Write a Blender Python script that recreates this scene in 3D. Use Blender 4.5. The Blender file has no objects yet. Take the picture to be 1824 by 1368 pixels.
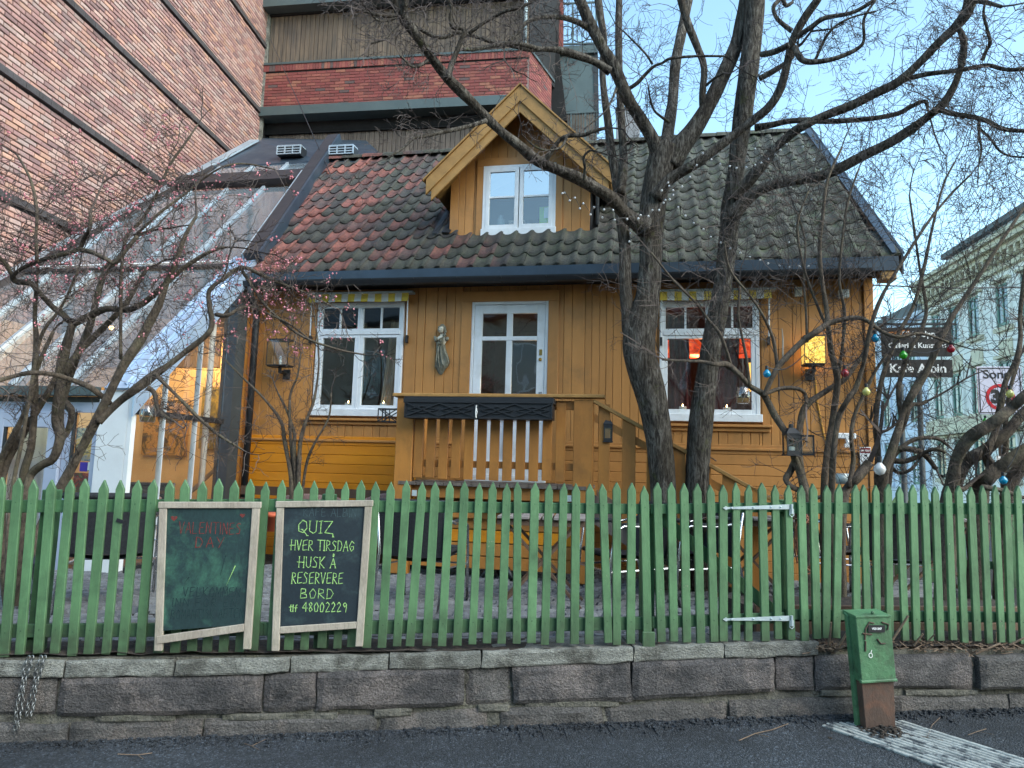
import bpy, bmesh, math, random
import numpy as np
from mathutils import Vector, Matrix, noise as mnoise
random.seed(7)
PI = math.pi
scn = bpy.context.scene
COL = scn.collection

# ------------------------------------------------------------------ camera
FPX, CX, CY = 1265.0, 912.0, 684.0            # focal length and centre in photo pixels
PITCH, ROLL = math.radians(6.82), math.radians(1.61)
EYE = Vector((0, 0, 1.6))
_f = Vector((0, math.cos(PITCH), math.sin(PITCH)))
_u = Vector((0, -math.sin(PITCH), math.cos(PITCH)))
_r = Vector((1, 0, 0))
CA = math.cos(ROLL) * _r + math.sin(ROLL) * _u
CB = -math.sin(ROLL) * _r + math.cos(ROLL) * _u
cam_d = bpy.data.cameras.new('camera')
cam_d.sensor_width = 36.0
cam_d.lens = 36.0 * FPX / 1824.0
cam_d.clip_start = 0.05
cam_d.clip_end = 2000
cam = bpy.data.objects.new('camera', cam_d)
COL.objects.link(cam)
M3 = Matrix((CA, CB, -_f)).transposed()
cam.matrix_world = Matrix.Translation(EYE) @ M3.to_4x4()
scn.camera = cam

# ------------------------------------------------------------------ light
SUN_EL, SUN_AZ = math.radians(38), math.radians(128)     # azimuth clockwise from +y (behind the viewer, to the right)
world = bpy.data.worlds.new('World')
scn.world = world
world.use_nodes = True
wn = world.node_tree.nodes
wl = world.node_tree.links
wn.clear()
wo = wn.new('ShaderNodeOutputWorld')
bg = wn.new('ShaderNodeBackground')
sky = wn.new('ShaderNodeTexSky')
sky.sky_type = 'NISHITA'
sky.sun_disc = False
sky.sun_elevation = SUN_EL
sky.sun_rotation = SUN_AZ
sky.altitude = 50
sky.air_density = 1.0
sky.dust_density = 1.0
sky.ozone_density = 0.8
bg.inputs['Strength'].default_value = 0.15
tint = wn.new('ShaderNodeMix'); tint.data_type = 'RGBA'; tint.blend_type = 'MULTIPLY'   # air over the fjord city: a little more cyan
tint.inputs[0].default_value = 1; tint.inputs[7].default_value = (1.02, 1.16, 1.04, 1)
wl.new(sky.outputs[0], tint.inputs[6]); wl.new(tint.outputs[2], bg.inputs[0])
wl.new(bg.outputs[0], wo.inputs[0])
sun_d = bpy.data.lights.new('sun', 'SUN')
sun_d.energy = 1.0
sun_d.angle = math.radians(50)
sun_d.color = (1, 0.96, 0.93)
sun = bpy.data.objects.new('sun', sun_d)
COL.objects.link(sun)
sd = Vector((math.sin(SUN_AZ) * math.cos(SUN_EL), math.cos(SUN_AZ) * math.cos(SUN_EL), math.sin(SUN_EL)))
sun.rotation_euler = sd.to_track_quat('Z', 'Y').to_euler()
scn.view_settings.view_transform = 'Standard'
scn.view_settings.look = 'None'
scn.view_settings.exposure = 1.6
scn.view_settings.gamma = 1
scn.view_settings.use_curve_mapping = False
scn.render.engine = 'CYCLES'
scn.cycles.max_bounces = 6
scn.cycles.transparent_max_bounces = 16

# ------------------------------------------------------------------ geometry helpers
def ray(px, py):
    return CA * ((px - CX) / FPX) - CB * ((py - CY) / FPX) + _f

class Frame:
    """A wall-aligned frame: u to the right, v into the depth, z up."""
    def __init__(s, o, az):
        a = math.radians(90 + az)
        s.o = Vector(o); s.u = Vector((math.sin(a), math.cos(a), 0)); s.v = Vector((-s.u.y, s.u.x, 0))
        s.rz = math.atan2(s.u.y, s.u.x)
    def at(s, px, py, v=0.0):
        d = ray(px, py); t = ((s.o - EYE).dot(s.v) + v) / d.dot(s.v); P = EYE + d * t - s.o
        return (P.dot(s.u), P.z)
    def atu(s, px, py, u=0.0):
        d = ray(px, py); t = ((s.o - EYE).dot(s.u) + u) / d.dot(s.u); P = EYE + d * t - s.o
        return (P.dot(s.v), P.z)
    def atz(s, px, py, z):
        d = ray(px, py); t = (z - EYE.z) / d.z; P = EYE + d * t - s.o
        return (P.dot(s.u), P.dot(s.v))
    def w(s, u, v, z):
        return s.o + s.u * u + s.v * v + Vector((0, 0, z))
    def loc(s, P):
        q = P - s.o
        return Vector((q.dot(s.u), q.dot(s.v), q.z))
WF = Frame((0, 0, 0), 0)
H = Frame((0, 8.3, 0), 11.07)      # the house
S = Frame((0, 4.35, 0), -6.23)     # the fence line
K = Frame((-6.31, 16.4, 0), 8.5)   # the timber and brick block behind
B = Frame((-6.31, 16.4, 0), 4.85 - 90)  # the tall brick wall on the left (u runs away from us)
R = Frame((21.9, 37.5, 0), 7.5 - 90)    # the houses along the side street

FR, OFF = {}, {}
def thing(name, label, cat, fr=WF, o=(0, 0, 0), group=None):
    e = bpy.data.objects.new(name, None)
    e.empty_display_size = 0.1
    COL.objects.link(e)
    e.location = fr.w(*o); e.rotation_euler = (0, 0, fr.rz)
    e['label'] = label; e['category'] = cat
    if group: e['group'] = group
    FR[e.name] = fr; OFF[e.name] = Vector(o)
    return e
def link(me, name, parent=None, loc=(0, 0, 0), rot=None, label=None, kind=None):
    o = bpy.data.objects.new(name, me)
    COL.objects.link(o)
    if parent is not None:
        o.parent = parent
    o.location = loc
    if rot is not None: o.rotation_euler = rot
    if label: o['label'] = label
    if kind: o['kind'] = kind
    return o
def origin(parent):
    return OFF.get(parent.name, Vector((0, 0, 0)))

class MB:
    def __init__(s): s.v = []; s.f = []
    def add(s, vs, fs):
        n = len(s.v); s.v += [tuple(p) for p in vs]; s.f += [tuple(i + n for i in f) for f in fs]; return s
    def box(s, a0, a1, b0, b1, c0, c1):
        vs = [(a0, b0, c0), (a1, b0, c0), (a1, b1, c0), (a0, b1, c0), (a0, b0, c1), (a1, b0, c1), (a1, b1, c1), (a0, b1, c1)]
        return s.add(vs, [(0, 3, 2, 1), (4, 5, 6, 7), (0, 1, 5, 4), (1, 2, 6, 5), (2, 3, 7, 6), (3, 0, 4, 7)])
    def prism(s, poly, v0, v1):
        """polygon in (u,z), counter-clockwise seen from the front, extruded from v0 to v1"""
        n = len(poly)
        vs = [(p[0], v0, p[1]) for p in poly] + [(p[0], v1, p[1]) for p in poly]
        fs = [tuple(range(n)), tuple(range(2 * n - 1, n - 1, -1))]
        fs += [(i, n + i, n + (i + 1) % n, (i + 1) % n) for i in range(n)]
        return s.add(vs, fs)
    def slab(s, quad, n, t):
        """planar polygon of 3-D points thickened by t against normal n"""
        n = Vector(n).normalized(); k = len(quad)
        vs = [Vector(p) for p in quad] + [Vector(p) - n * t for p in quad]
        fs = [tuple(range(k)), tuple(range(2 * k - 1, k - 1, -1))] + [(i, k + i, k + (i + 1) % k, (i + 1) % k) for i in range(k)]
        return s.add(vs, fs)
    def bar(s, p, q, w, h, up=(0, 0, 1)):
        p, q = Vector(p), Vector(q); d = (q - p).normalized(); up = Vector(up)
        x = d.cross(up)
        if x.length < 1e-4: x = d.cross(Vector((0, 1, 0)))
        x.normalize(); y = x.cross(d)
        vs = [e + x * (sx * w / 2) + y * (sy * h / 2) for e in (p, q) for sx, sy in ((-1, -1), (1, -1), (1, 1), (-1, 1))]
        return s.add(vs, [(3, 2, 1, 0), (4, 5, 6, 7), (0, 1, 5, 4), (1, 2, 6, 5), (2, 3, 7, 6), (3, 0, 4, 7)])
    def tube(s, pts, r, n=8, cap=True):
        pts = [Vector(p) for p in pts]; m = len(pts)
        rs = r if isinstance(r, (list, tuple)) else [r] * m
        N = len(s.v); x = None
        for i, p in enumerate(pts):
            d = (pts[min(i + 1, m - 1)] - pts[max(i - 1, 0)])
            d = d.normalized() if d.length > 1e-9 else Vector((0, 0, 1))
            if x is None:
                x = d.orthogonal().normalized()
            else:
                x = x - d * x.dot(d)
                x = x.normalized() if x.length > 1e-6 else d.orthogonal().normalized()
            y = d.cross(x)
            for k in range(n):
                a = 2 * PI * k / n
                q = p + (x * math.cos(a) + y * math.sin(a)) * rs[i]
                s.v.append((q.x, q.y, q.z))
        for i in range(m - 1):
            for k in range(n):
                a, b = N + i * n + k, N + i * n + (k + 1) % n
                s.f.append((a, b, b + n, a + n))
        if cap:
            s.f.append(tuple(N + k for k in range(n - 1, -1, -1)))
            s.f.append(tuple(N + (m - 1) * n + k for k in range(n)))
        return s
    def lathe(s, prof, c=(0, 0, 0), n=12, sx=1, sy=1):
        N = len(s.v); m = len(prof)
        for r, z in prof:
            for k in range(n):
                a = 2 * PI * k / n
                s.v.append((c[0] + r * sx * math.cos(a), c[1] + r * sy * math.sin(a), c[2] + z))
        for i in range(m - 1):
            for k in range(n):
                a, b = N + i * n + k, N + i * n + (k + 1) % n
                s.f.append((a, b, b + n, a + n))
        s.f.append(tuple(N + k for k in range(n - 1, -1, -1)))
        s.f.append(tuple(N + (m - 1) * n + k for k in range(n)))
        return s
    def ball(s, c, r, n=8, m=5, sz=1.0):
        prof = [(r * math.sin(PI * (i + .15) / (m + .3)), -r * sz * math.cos(PI * (i + .15) / (m + .3))) for i in range(m + 1)]
        return s.lathe(prof, c, n)
    def rings(s, rings, closed=True):
        N = len(s.v); n = len(rings[0])
        for rg in rings: s.v += [tuple(p) for p in rg]
        for i in range(len(rings) - 1):
            for k in range(n if closed else n - 1):
                a, b = N + i * n + k, N + i * n + (k + 1) % n
                s.f.append((a, b, b + n, a + n))
        return s
    def mesh(s, name, mat=None, bevel=0, smooth=False, off=(0, 0, 0)):
        me = bpy.data.meshes.new(name)
        o = off
        me.from_pydata([(a - o[0], b - o[1], c - o[2]) for a, b, c in s.v], [], s.f)
        if bevel:
            bm = bmesh.new(); bm.from_mesh(me)
            bmesh.ops.bevel(bm, geom=list(bm.edges), offset=bevel, segments=1, affect='EDGES', clamp_overlap=True)
            bm.to_mesh(me); bm.free()
        if mat: me.materials.append(mat)
        if smooth: me.polygons.foreach_set('use_smooth', [True] * len(me.polygons))
        me.update()
        return me
    def build(s, name, mat, parent=None, bevel=0, smooth=False, label=None, kind=None):
        """vertices are in the frame coordinates of the parent's thing"""
        off = origin(parent) if parent is not None else (0, 0, 0)
        o = link(s.mesh(name, mat, bevel, smooth, off), name, parent, label=label, kind=kind)
        if parent is not None: OFF[o.name] = Vector(off); FR[o.name] = FR.get(parent.name, WF)
        return o
def solo(mb, name, mat, label, cat, fr=WF, group=None, kind=None, bevel=0, smooth=False, o=None):
    """a top-level thing that is one mesh (frame coordinates)"""
    if o is None:
        v = np.array(mb.v); o = (float(v[:, 0].mean()), float(v[:, 1].mean()), float(v[:, 2].min()))
    ob = link(mb.mesh(name, mat, bevel, smooth, o), name)
    ob.location = fr.w(*o); ob.rotation_euler = (0, 0, fr.rz)
    if label: ob['label'] = label
    if cat: ob['category'] = cat
    if group: ob['group'] = group
    if kind: ob['kind'] = kind
    FR[ob.name] = fr; OFF[ob.name] = Vector(o)
    return ob
def structure(mb, name, mat, fr=WF, smooth=False):
    return solo(mb, name, mat, None, None, fr, kind='structure', smooth=smooth, o=(0, 0, 0))
def copy_tree(src, loc=None, rz=None, label=None):
    c = src.copy(); COL.objects.link(c)
    if loc is not None: c.location = loc
    if rz is not None: c.rotation_euler = (0, 0, rz)
    if label: c['label'] = label
    for ch in list(src.children):
        d = ch.copy(); COL.objects.link(d); d.parent = c
        for g in list(ch.children):
            e = g.copy(); COL.objects.link(e); e.parent = d
    return c

# ------------------------------------------------------------------ materials
def lin(c):
    """sRGB 0-255 triple to linear"""
    out = []
    for x in c:
        x = x / 255.0
        out.append(x / 12.92 if x <= 0.04045 else ((x + 0.055) / 1.055) ** 2.4)
    return tuple(out)
class NT:
    def __init__(s, name):
        s.m = bpy.data.materials.new(name); s.m.use_nodes = True
        s.n = s.m.node_tree.nodes; s.l = s.m.node_tree.links; s.n.clear()
        s.out = s.n.new('ShaderNodeOutputMaterial')
        s.b = s.n.new('ShaderNodeBsdfPrincipled'); s.l.new(s.b.outputs[0], s.out.inputs[0])
    def node(s, t, ins=None, **kw):
        n = s.n.new(t)
        for k, v in kw.items(): setattr(n, k, v)
        for k, v in (ins or {}).items():
            sock = n.inputs[k]
            if isinstance(v, bpy.types.NodeSocket): s.l.new(v, sock)
            elif isinstance(v, tuple) and len(v) == 3 and sock.type == 'RGBA': sock.default_value = (*v, 1)
            else: sock.default_value = v
        return n
    def math(s, op, a, b=0.0, c=0.0, clamp=False):
        return s.node('ShaderNodeMath', {0: a, 1: b, 2: c}, operation=op, use_clamp=clamp).outputs[0]
    def mix(s, fac, a, b, blend='MIX'):
        n = s.n.new('ShaderNodeMix'); n.data_type = 'RGBA'; n.blend_type = blend
        for i, v in ((0, fac), (6, a), (7, b)):
            if isinstance(v, bpy.types.NodeSocket): s.l.new(v, n.inputs[i])
            elif isinstance(v, tuple): n.inputs[i].default_value = (*v, 1)
            else: n.inputs[i].default_value = v
        return n.outputs[2]
    def ramp(s, fac, stops, interp='LINEAR'):
        n = s.node('ShaderNodeValToRGB', {0: fac}); cr = n.color_ramp; cr.interpolation = interp
        while len(cr.elements) > 1: cr.elements.remove(cr.elements[-1])
        for i, (p, c) in enumerate(stops):
            e = cr.elements[0] if i == 0 else cr.elements.new(p)
            e.position = p
            e.color = (c, c, c, 1) if isinstance(c, (int, float)) else (*c, 1)
        return n.outputs[0]
    def coord(s, stretch=(1, 1, 1), world=False):
        if world: src = s.node('ShaderNodeNewGeometry').outputs['Position']
        else: src = s.node('ShaderNodeTexCoord').outputs['Object']
        return s.node('ShaderNodeMapping', {0: src, 3: stretch}).outputs[0]
    def noise(s, vec, scale, detail=4, rough=.6, dist=0):
        return s.node('ShaderNodeTexNoise', {'Vector': vec, 'Scale': scale, 'Detail': detail, 'Roughness': rough, 'Distortion': dist}).outputs[0]
    def rnd(s, island=True):
        r = s.node('ShaderNodeObjectInfo').outputs['Random']
        if island:
            i = s.node('ShaderNodeNewGeometry').outputs['Random Per Island']
            r = s.math('FRACT', s.math('ADD', r, i))
        return r

def mk(name, col, col2=None, scale=8, stretch=(1, 1, 1), rough=.6, bump=.15, bscale=None, rnd=.12, metal=0.0,
       dirt_or_sheen=None, dscale=1.5, damt=.5, dlow=.5, dhigh=.72, pal=None, world=True, rvar=.1, island=True, spec=.5, coat=0, bdist=.01, fine=0):
    t = NT(name)
    vec = t.coord(stretch, world)
    col2 = col2 or tuple(c * .72 for c in col)
    n1 = t.noise(vec, scale, 6, .62)
    f1 = t.ramp(n1, [(.3, 0.0), (.7, 1.0)])
    base = t.mix(f1, col, col2)
    r = t.rnd(island)
    if pal:
        pc = t.ramp(r, pal, 'CONSTANT')
        base = t.mix(t.math('MULTIPLY', f1, .35), pc, col2)
    if rnd:
        hv = t.math('ADD', t.math('MULTIPLY', t.math('FRACT', t.math('MULTIPLY', r, 7.31)), 2 * rnd), 1 - rnd)
        base = t.node('ShaderNodeHueSaturation', {'Value': hv, 'Color': base}).outputs[0]
    if dirt_or_sheen:
        nd = t.noise(t.coord((1, 1, 1), True), dscale, 8, .68, .3)
        fd = t.math('MULTIPLY', t.ramp(nd, [(dlow, 0.0), (dhigh, 1.0)]), damt)
        base = t.mix(fd, base, dirt_or_sheen)
    if fine:
        nf = t.noise(vec, scale * 14, 3, .7)
        base = t.mix(fine, base, t.mix(1.0, base, t.ramp(nf, [(.25, .2), (.75, 1.6)]), 'MULTIPLY'))
    t.l.new(base, t.b.inputs['Base Color'])
    rr = t.math('ADD', t.math('MULTIPLY', t.math('SUBTRACT', n1, .5), rvar * 2), rough, clamp=True)
    t.l.new(rr, t.b.inputs['Roughness'])
    t.b.inputs['Metallic'].default_value = metal
    t.b.inputs['Specular IOR Level'].default_value = spec
    t.b.inputs['Coat Weight'].default_value = coat
    if bump:
        nb = t.noise(vec, bscale or scale * 3, 5, .65)
        bn = t.node('ShaderNodeBump', {'Strength': bump, 'Distance': bdist, 'Height': nb})
        t.l.new(bn.outputs[0], t.b.inputs['Normal'])
    return t.m
def glass(name, tint=(.9, .95, .95), refl=.12, rough=.02, dark=0.0, dirt_or_sheen=0.0):
    t = NT(name); t.n.remove(t.b)
    tr = t.node('ShaderNodeBsdfTransparent', {0: tint})
    gl = t.node('ShaderNodeBsdfGlossy', {'Color': (1, 1, 1), 'Roughness': rough})
    fr = t.node('ShaderNodeFresnel', {'IOR': 1.5}).outputs[0]
    back = t.node('ShaderNodeNewGeometry').outputs['Backfacing']      # only the outer face of a pane mirrors
    fac = t.math('MULTIPLY', t.math('ADD', t.math('MULTIPLY', fr, 1.6), refl, clamp=True), t.math('SUBTRACT', 1.0, back))
    nz = t.noise(t.coord((1, 1, 1), True), 1.7, 2, .5)
    bn = t.node('ShaderNodeBump', {'Strength': .25, 'Distance': .02, 'Height': nz})
    t.l.new(bn.outputs[0], gl.inputs['Normal'])
    ms = t.node('ShaderNodeMixShader', {0: fac}); t.l.new(tr.outputs[0], ms.inputs[1]); t.l.new(gl.outputs[0], ms.inputs[2])
    last = ms.outputs[0]
    if dirt_or_sheen:
        df = t.node('ShaderNodeBsdfDiffuse', {0: (.30, .36, .40)})  # bluish diffuse film: grime plus sky reflection painted into the glass colour
        m2 = t.node('ShaderNodeMixShader', {0: t.math('MULTIPLY', t.ramp(t.noise(t.coord((1, 1, 1), True), 2.3, 6, .7), [(.3, .5), (.8, 1.0)]), dirt_or_sheen)})
        t.l.new(last, m2.inputs[1]); t.l.new(df.outputs[0], m2.inputs[2]); last = m2.outputs[0]
    t.l.new(last, t.out.inputs[0])
    return t.m
def emit(name, col, strength):
    t = NT(name)
    t.b.inputs['Base Color'].default_value = (*col, 1)
    t.b.inputs['Emission Color'].default_value = (*col, 1)
    t.b.inputs['Emission Strength'].default_value = strength
    return t.m

MT = {}
MT['ochre'] = mk('ochre_paint', lin((188, 132, 72)), lin((172, 120, 62)), 5, (1, 1, .25), .5, .3, 30, .09, dirt_or_sheen=lin((128, 94, 56)), dscale=2.2, damt=.55)
MT['ochre_gloss'] = mk('ochre_gloss_paint', lin((216, 142, 36)), lin((200, 126, 30)), 4, (.2, .2, 1), .34, .2, 30, .06, dirt_or_sheen=lin((150, 100, 40)), dscale=1.4, damt=.3)
MT['ochre_dk'] = mk('weathered_ochre_paint', lin((178, 134, 74)), lin((146, 108, 58)), 6, (1, 1, 1), .6, .3, 30, .04, dirt_or_sheen=lin((96, 84, 46)), dscale=1.6, damt=.55)
MT['ochre_rail'] = mk('ochre_rail_paint', lin((182, 122, 54)), lin((158, 104, 46)), 7, (1, 1, .3), .55, .3, 30, .07, dirt_or_sheen=lin((100, 74, 40)), dscale=2.4, damt=.5)
MT['white'] = mk('white_paint', (.80, .83, .86), (.70, .73, .76), 10, (1, 1, .4), .45, .25, 40, .03, dirt_or_sheen=(.42, .42, .38), dscale=4, damt=.35)
MT['green'] = mk('green_fence_paint', lin((98, 136, 96)), lin((80, 116, 80)), 9, (1, 1, .25), .5, .6, 34, .13, dirt_or_sheen=lin((62, 86, 62)), dscale=4.5, damt=.75, dlow=.45, bdist=.006, fine=.12)
MT['green_rail'] = mk('green_rail_paint', lin((78, 122, 82)), lin((60, 98, 66)), 9, (.3, 1, 1), .6, .5, 34, .05, dirt_or_sheen=lin((50, 58, 40)), dscale=3, damt=.5, bdist=.006)
MT['cabgreen'] = mk('green_cabinet_paint', lin((84, 128, 90)), lin((68, 108, 76)), 6, (1, 1, 1), .5, .5, 40, .0, dirt_or_sheen=lin((54, 70, 50)), dscale=7, damt=.55, dlow=.5, dhigh=.6)
MT['rust'] = mk('rusty_brown_steel', lin((92, 70, 58)), lin((64, 50, 44)), 9, (1, 1, .5), .75, .5, 40, 0, dirt_or_sheen=lin((120, 74, 50)), dscale=6, damt=.6)
MT['stone'] = mk('dark_granite', lin((104, 99, 98)), lin((62, 60, 61)), 7, (1, 1, 1.2), .88, 1.0, 60, .16, dirt_or_sheen=lin((132, 122, 118)), dscale=3.4, damt=.75, dlow=.50, dhigh=.62, bdist=.03, fine=.9)
MT['stone2'] = mk('brown_grey_stone', lin((120, 115, 112)), lin((80, 78, 77)), 7, (1, 1, 1.2), .9, 1.0, 60, .14, dirt_or_sheen=lin((126, 116, 110)), dscale=4, damt=.7, dlow=.50, dhigh=.62, bdist=.03, fine=.9)
MT['cap'] = mk('pale_concrete_cap', lin((158, 158, 150)), lin((120, 120, 114)), 9, (1, 1, 1.6), .92, 1.0, 60, .10, dirt_or_sheen=lin((78, 76, 70)), dscale=4.5, damt=.85, dlow=.47, dhigh=.62, bdist=.02, fine=.8)
MT['mortar'] = mk('old_mortar', lin((120, 116, 106)), lin((84, 82, 76)), 9, (1, 1, 1), .95, 1, 30, 0, dirt_or_sheen=lin((70, 72, 52)), dscale=5, damt=.7, bdist=.03, fine=.6)
MT['asphalt'] = None
MT['cobble'] = mk('grey_cobble', lin((132, 134, 136)), lin((92, 94, 98)), 9, (1, 1, 1), .8, .8, 40, .18, dirt_or_sheen=lin((70, 68, 64)), dscale=3, damt=.5, fine=.3)
MT['joint'] = mk('soil_joint', lin((46, 42, 38)), lin((30, 28, 26)), 12, (1, 1, 1), .95, 1, 50, 0, bdist=.02)
MT['brick'] = mk('old_brick', (.3, .1, .07), lin((152, 122, 116)), 30, (1, 1, 1), .9, .8, 90, .12, bdist=.01, fine=.35, dirt_or_sheen=lin((160, 150, 146)), dscale=2.6, damt=.45,
    pal=[(0, lin((190, 148, 138))), (.14, lin((174, 132, 126))), (.3, lin((200, 164, 152))), (.46, lin((160, 122, 118))), (.6, lin((192, 146, 130))), (.74, lin((186, 158, 150))), (.86, lin((140, 110, 108))), (.93, lin((204, 158, 136)))])
MT['brick_mortar'] = mk('dark_mortar', lin((50, 46, 48)), lin((38, 35, 36)), 14, (1, 1, 1), .95, .8, 60, 0)
MT['ledge'] = mk('dark_ledge_brick', lin((76, 72, 74)), lin((62, 56, 56)), 9, (1, 1, 1), .85, .8, 50, .15)
MT['redbrick'] = mk('red_brick', (.3, .06, .05), lin((120, 62, 54)), 20, (1, 1, 1), .8, .5, 60, .10, bdist=.01,
    pal=[(0, lin((134, 72, 68))), (.2, lin((118, 62, 60))), (.42, lin((142, 84, 74))), (.6, lin((128, 66, 64))), (.78, lin((112, 66, 62))), (.9, lin((146, 98, 80))), (.955, lin((84, 78, 78)))])
MT['red_mortar'] = mk('pale_mortar', lin((150, 132, 128)), lin((128, 112, 108)), 14, (1, 1, 1), .95, .6, 60, 0)
MT['timber'] = mk('weathered_timber', lin((122, 104, 86)), lin((74, 68, 64)), 4, (6, 6, .35), .8, .6, 14, .16, dirt_or_sheen=lin((60, 56, 56)), dscale=.8, damt=.7, dlow=.42)
MT['timber_dk'] = mk('dark_timber', lin((118, 106, 96)), lin((82, 74, 70)), 4, (6, 6, .35), .8, .6, 14, .14)
MT['zinc'] = mk('grey_green_metal', lin((86, 98, 98)), lin((74, 86, 88)), 2, (1, 1, 1), .5, .05, 8, 0, metal=.2)
MT['darkmetal'] = mk('dark_blue_metal', lin((62, 76, 90)), lin((50, 62, 74)), 2.5, (1, 1, 1), .42, .1, 14, .03, metal=.3, dirt_or_sheen=lin((96, 104, 108)), dscale=2, damt=.35)
MT['black'] = mk('black_paint', lin((38, 40, 44)), lin((30, 32, 36)), 6, (1, 1, 1), .5, .2, 30, .05)
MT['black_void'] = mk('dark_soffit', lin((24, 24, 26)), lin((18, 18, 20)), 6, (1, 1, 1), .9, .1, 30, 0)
MT['alu'] = mk('pale_blue_aluminium', lin((184, 196, 204)), lin((160, 174, 184)), 3, (1, 1, 1), .38, .1, 14, .04, metal=.35, dirt_or_sheen=lin((116, 122, 128)), dscale=3, damt=.45)
MT['flash'] = None
MT['brownbeam'] = mk('dark_brown_beam', lin((52, 46, 48)), lin((44, 40, 42)), 4, (1, 1, 1), .55, .15, 20, .03)
MT['whitemetal'] = mk('white_panel', (.82, .84, .85), (.76, .78, .80), 3, (1, 1, 1), .4, .08, 6, 0, dirt_or_sheen=(.6, .6, .58), dscale=3, damt=.3)
MT['bluewhite'] = mk('pale_blue_frame', lin((176, 186, 206)), lin((160, 170, 192)), 3, (1, 1, 1), .45, .08, 12, 0)
MT['plaster'] = mk('amber_plaster', lin((216, 188, 138)), lin((200, 170, 120)), 3, (1, 1, 1), .8, .2, 12, 0)
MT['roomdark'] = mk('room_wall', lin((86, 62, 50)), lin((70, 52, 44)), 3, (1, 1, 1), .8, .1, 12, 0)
def bark_mat():
    t = NT('ridged_bark')
    v = t.coord((1, 1, .20), True)
    a = t.noise(v, 34, 7, .72, .9)
    b = t.noise(v, 90, 4, .7)
    pat = t.noise(t.coord((1, 1, 1), True), 2.4, 5, .6)
    h = t.math('ADD', t.math('MULTIPLY', a, .8), t.math('MULTIPLY', b, .25))
    c = t.ramp(h, [(.40, lin((30, 27, 25))), (.5, lin((70, 64, 58))), (.60, lin((112, 106, 98))), (.72, lin((142, 138, 130)))])
    c = t.mix(t.math('MULTIPLY', t.ramp(pat, [(.48, 0.0), (.64, 1.0)]), .55), c, lin((64, 56, 46)))
    moss = t.noise(t.coord((1, 1, 1), True), 5, 6, .7)
    c = t.mix(t.math('MULTIPLY', t.ramp(moss, [(.60, 0.0), (.70, 1.0)]), .55), c, lin((96, 98, 60)))
    t.l.new(c, t.b.inputs['Base Color']); t.b.inputs['Roughness'].default_value = .95; t.b.inputs['Specular IOR Level'].default_value = .2
    bn = t.node('ShaderNodeBump', {'Strength': 1.0, 'Distance': .035, 'Height': h})
    t.l.new(bn.outputs[0], t.b.inputs['Normal'])
    return t.m
MT['bark'] = bark_mat()
MT['bark2'] = mk('shrub_bark', lin((112, 98, 84)), lin((58, 50, 44)), 40, (1, 1, .5), .9, 1.0, 80, .12, dirt_or_sheen=lin((120, 118, 86)), dscale=5, damt=.4, bdist=.02)
MT['twig'] = mk('dark_twig', lin((92, 82, 78)), lin((66, 56, 54)), 9, (1, 1, 1), .9, 0, 30, .25)
MT['twig2'] = mk('shrub_twig', lin((98, 86, 80)), lin((66, 56, 52)), 9, (1, 1, 1), .9, 0, 30, .25)
MT['blossom'] = mk('pink_blossom', lin((222, 160, 166)), lin((176, 84, 98)), 60, (1, 1, 1), .8, 0, 30, .3)
MT['chair'] = mk('black_weave', lin((42, 44, 50)), lin((24, 26, 30)), 60, (1, 1, 1), .6, .9, 160, .08, bdist=.01)
MT['chrome'] = mk('aluminium_tube', (.75, .76, .78), (.6, .6, .62), 12, (1, 1, 1), .25, .05, 30, .03, metal=.95)
MT['tablewood'] = mk('grey_table_slat', lin((150, 142, 138)), lin((116, 108, 104)), 8, (.3, 3, 1), .75, .4, 30, .12)
MT['brownwood'] = mk('brown_wood', lin((104, 80, 62)), lin((78, 60, 48)), 7, (1, 1, .4), .7, .4, 30, .08)
MT['frame_wood'] = mk('weathered_pale_wood', lin((178, 168, 154)), lin((148, 136, 124)), 8, (1, 1, .3), .8, .6, 40, .06, dirt_or_sheen=lin((112, 118, 96)), dscale=4, damt=.55, fine=.2)
MT['iron'] = mk('cast_iron', lin((62, 64, 68)), lin((44, 46, 50)), 10, (1, 1, 1), .4, .3, 30, 0, metal=.7)
MT['galv'] = mk('galvanised_steel', lin((200, 212, 214)), lin((170, 184, 188)), 12, (1, 1, 1), .4, .15, 30, .03, metal=.25)
MT['chain'] = mk('chain_steel', lin((150, 152, 152)), lin((96, 96, 96)), 30, (1, 1, 1), .4, .2, 60, .15, metal=.8)
MT['fabric'] = mk('pink_grey_woven_throw', lin((158, 130, 124)), lin((128, 104, 100)), 60, (1, 1, 1), .95, .8, 120, .04)
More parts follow.
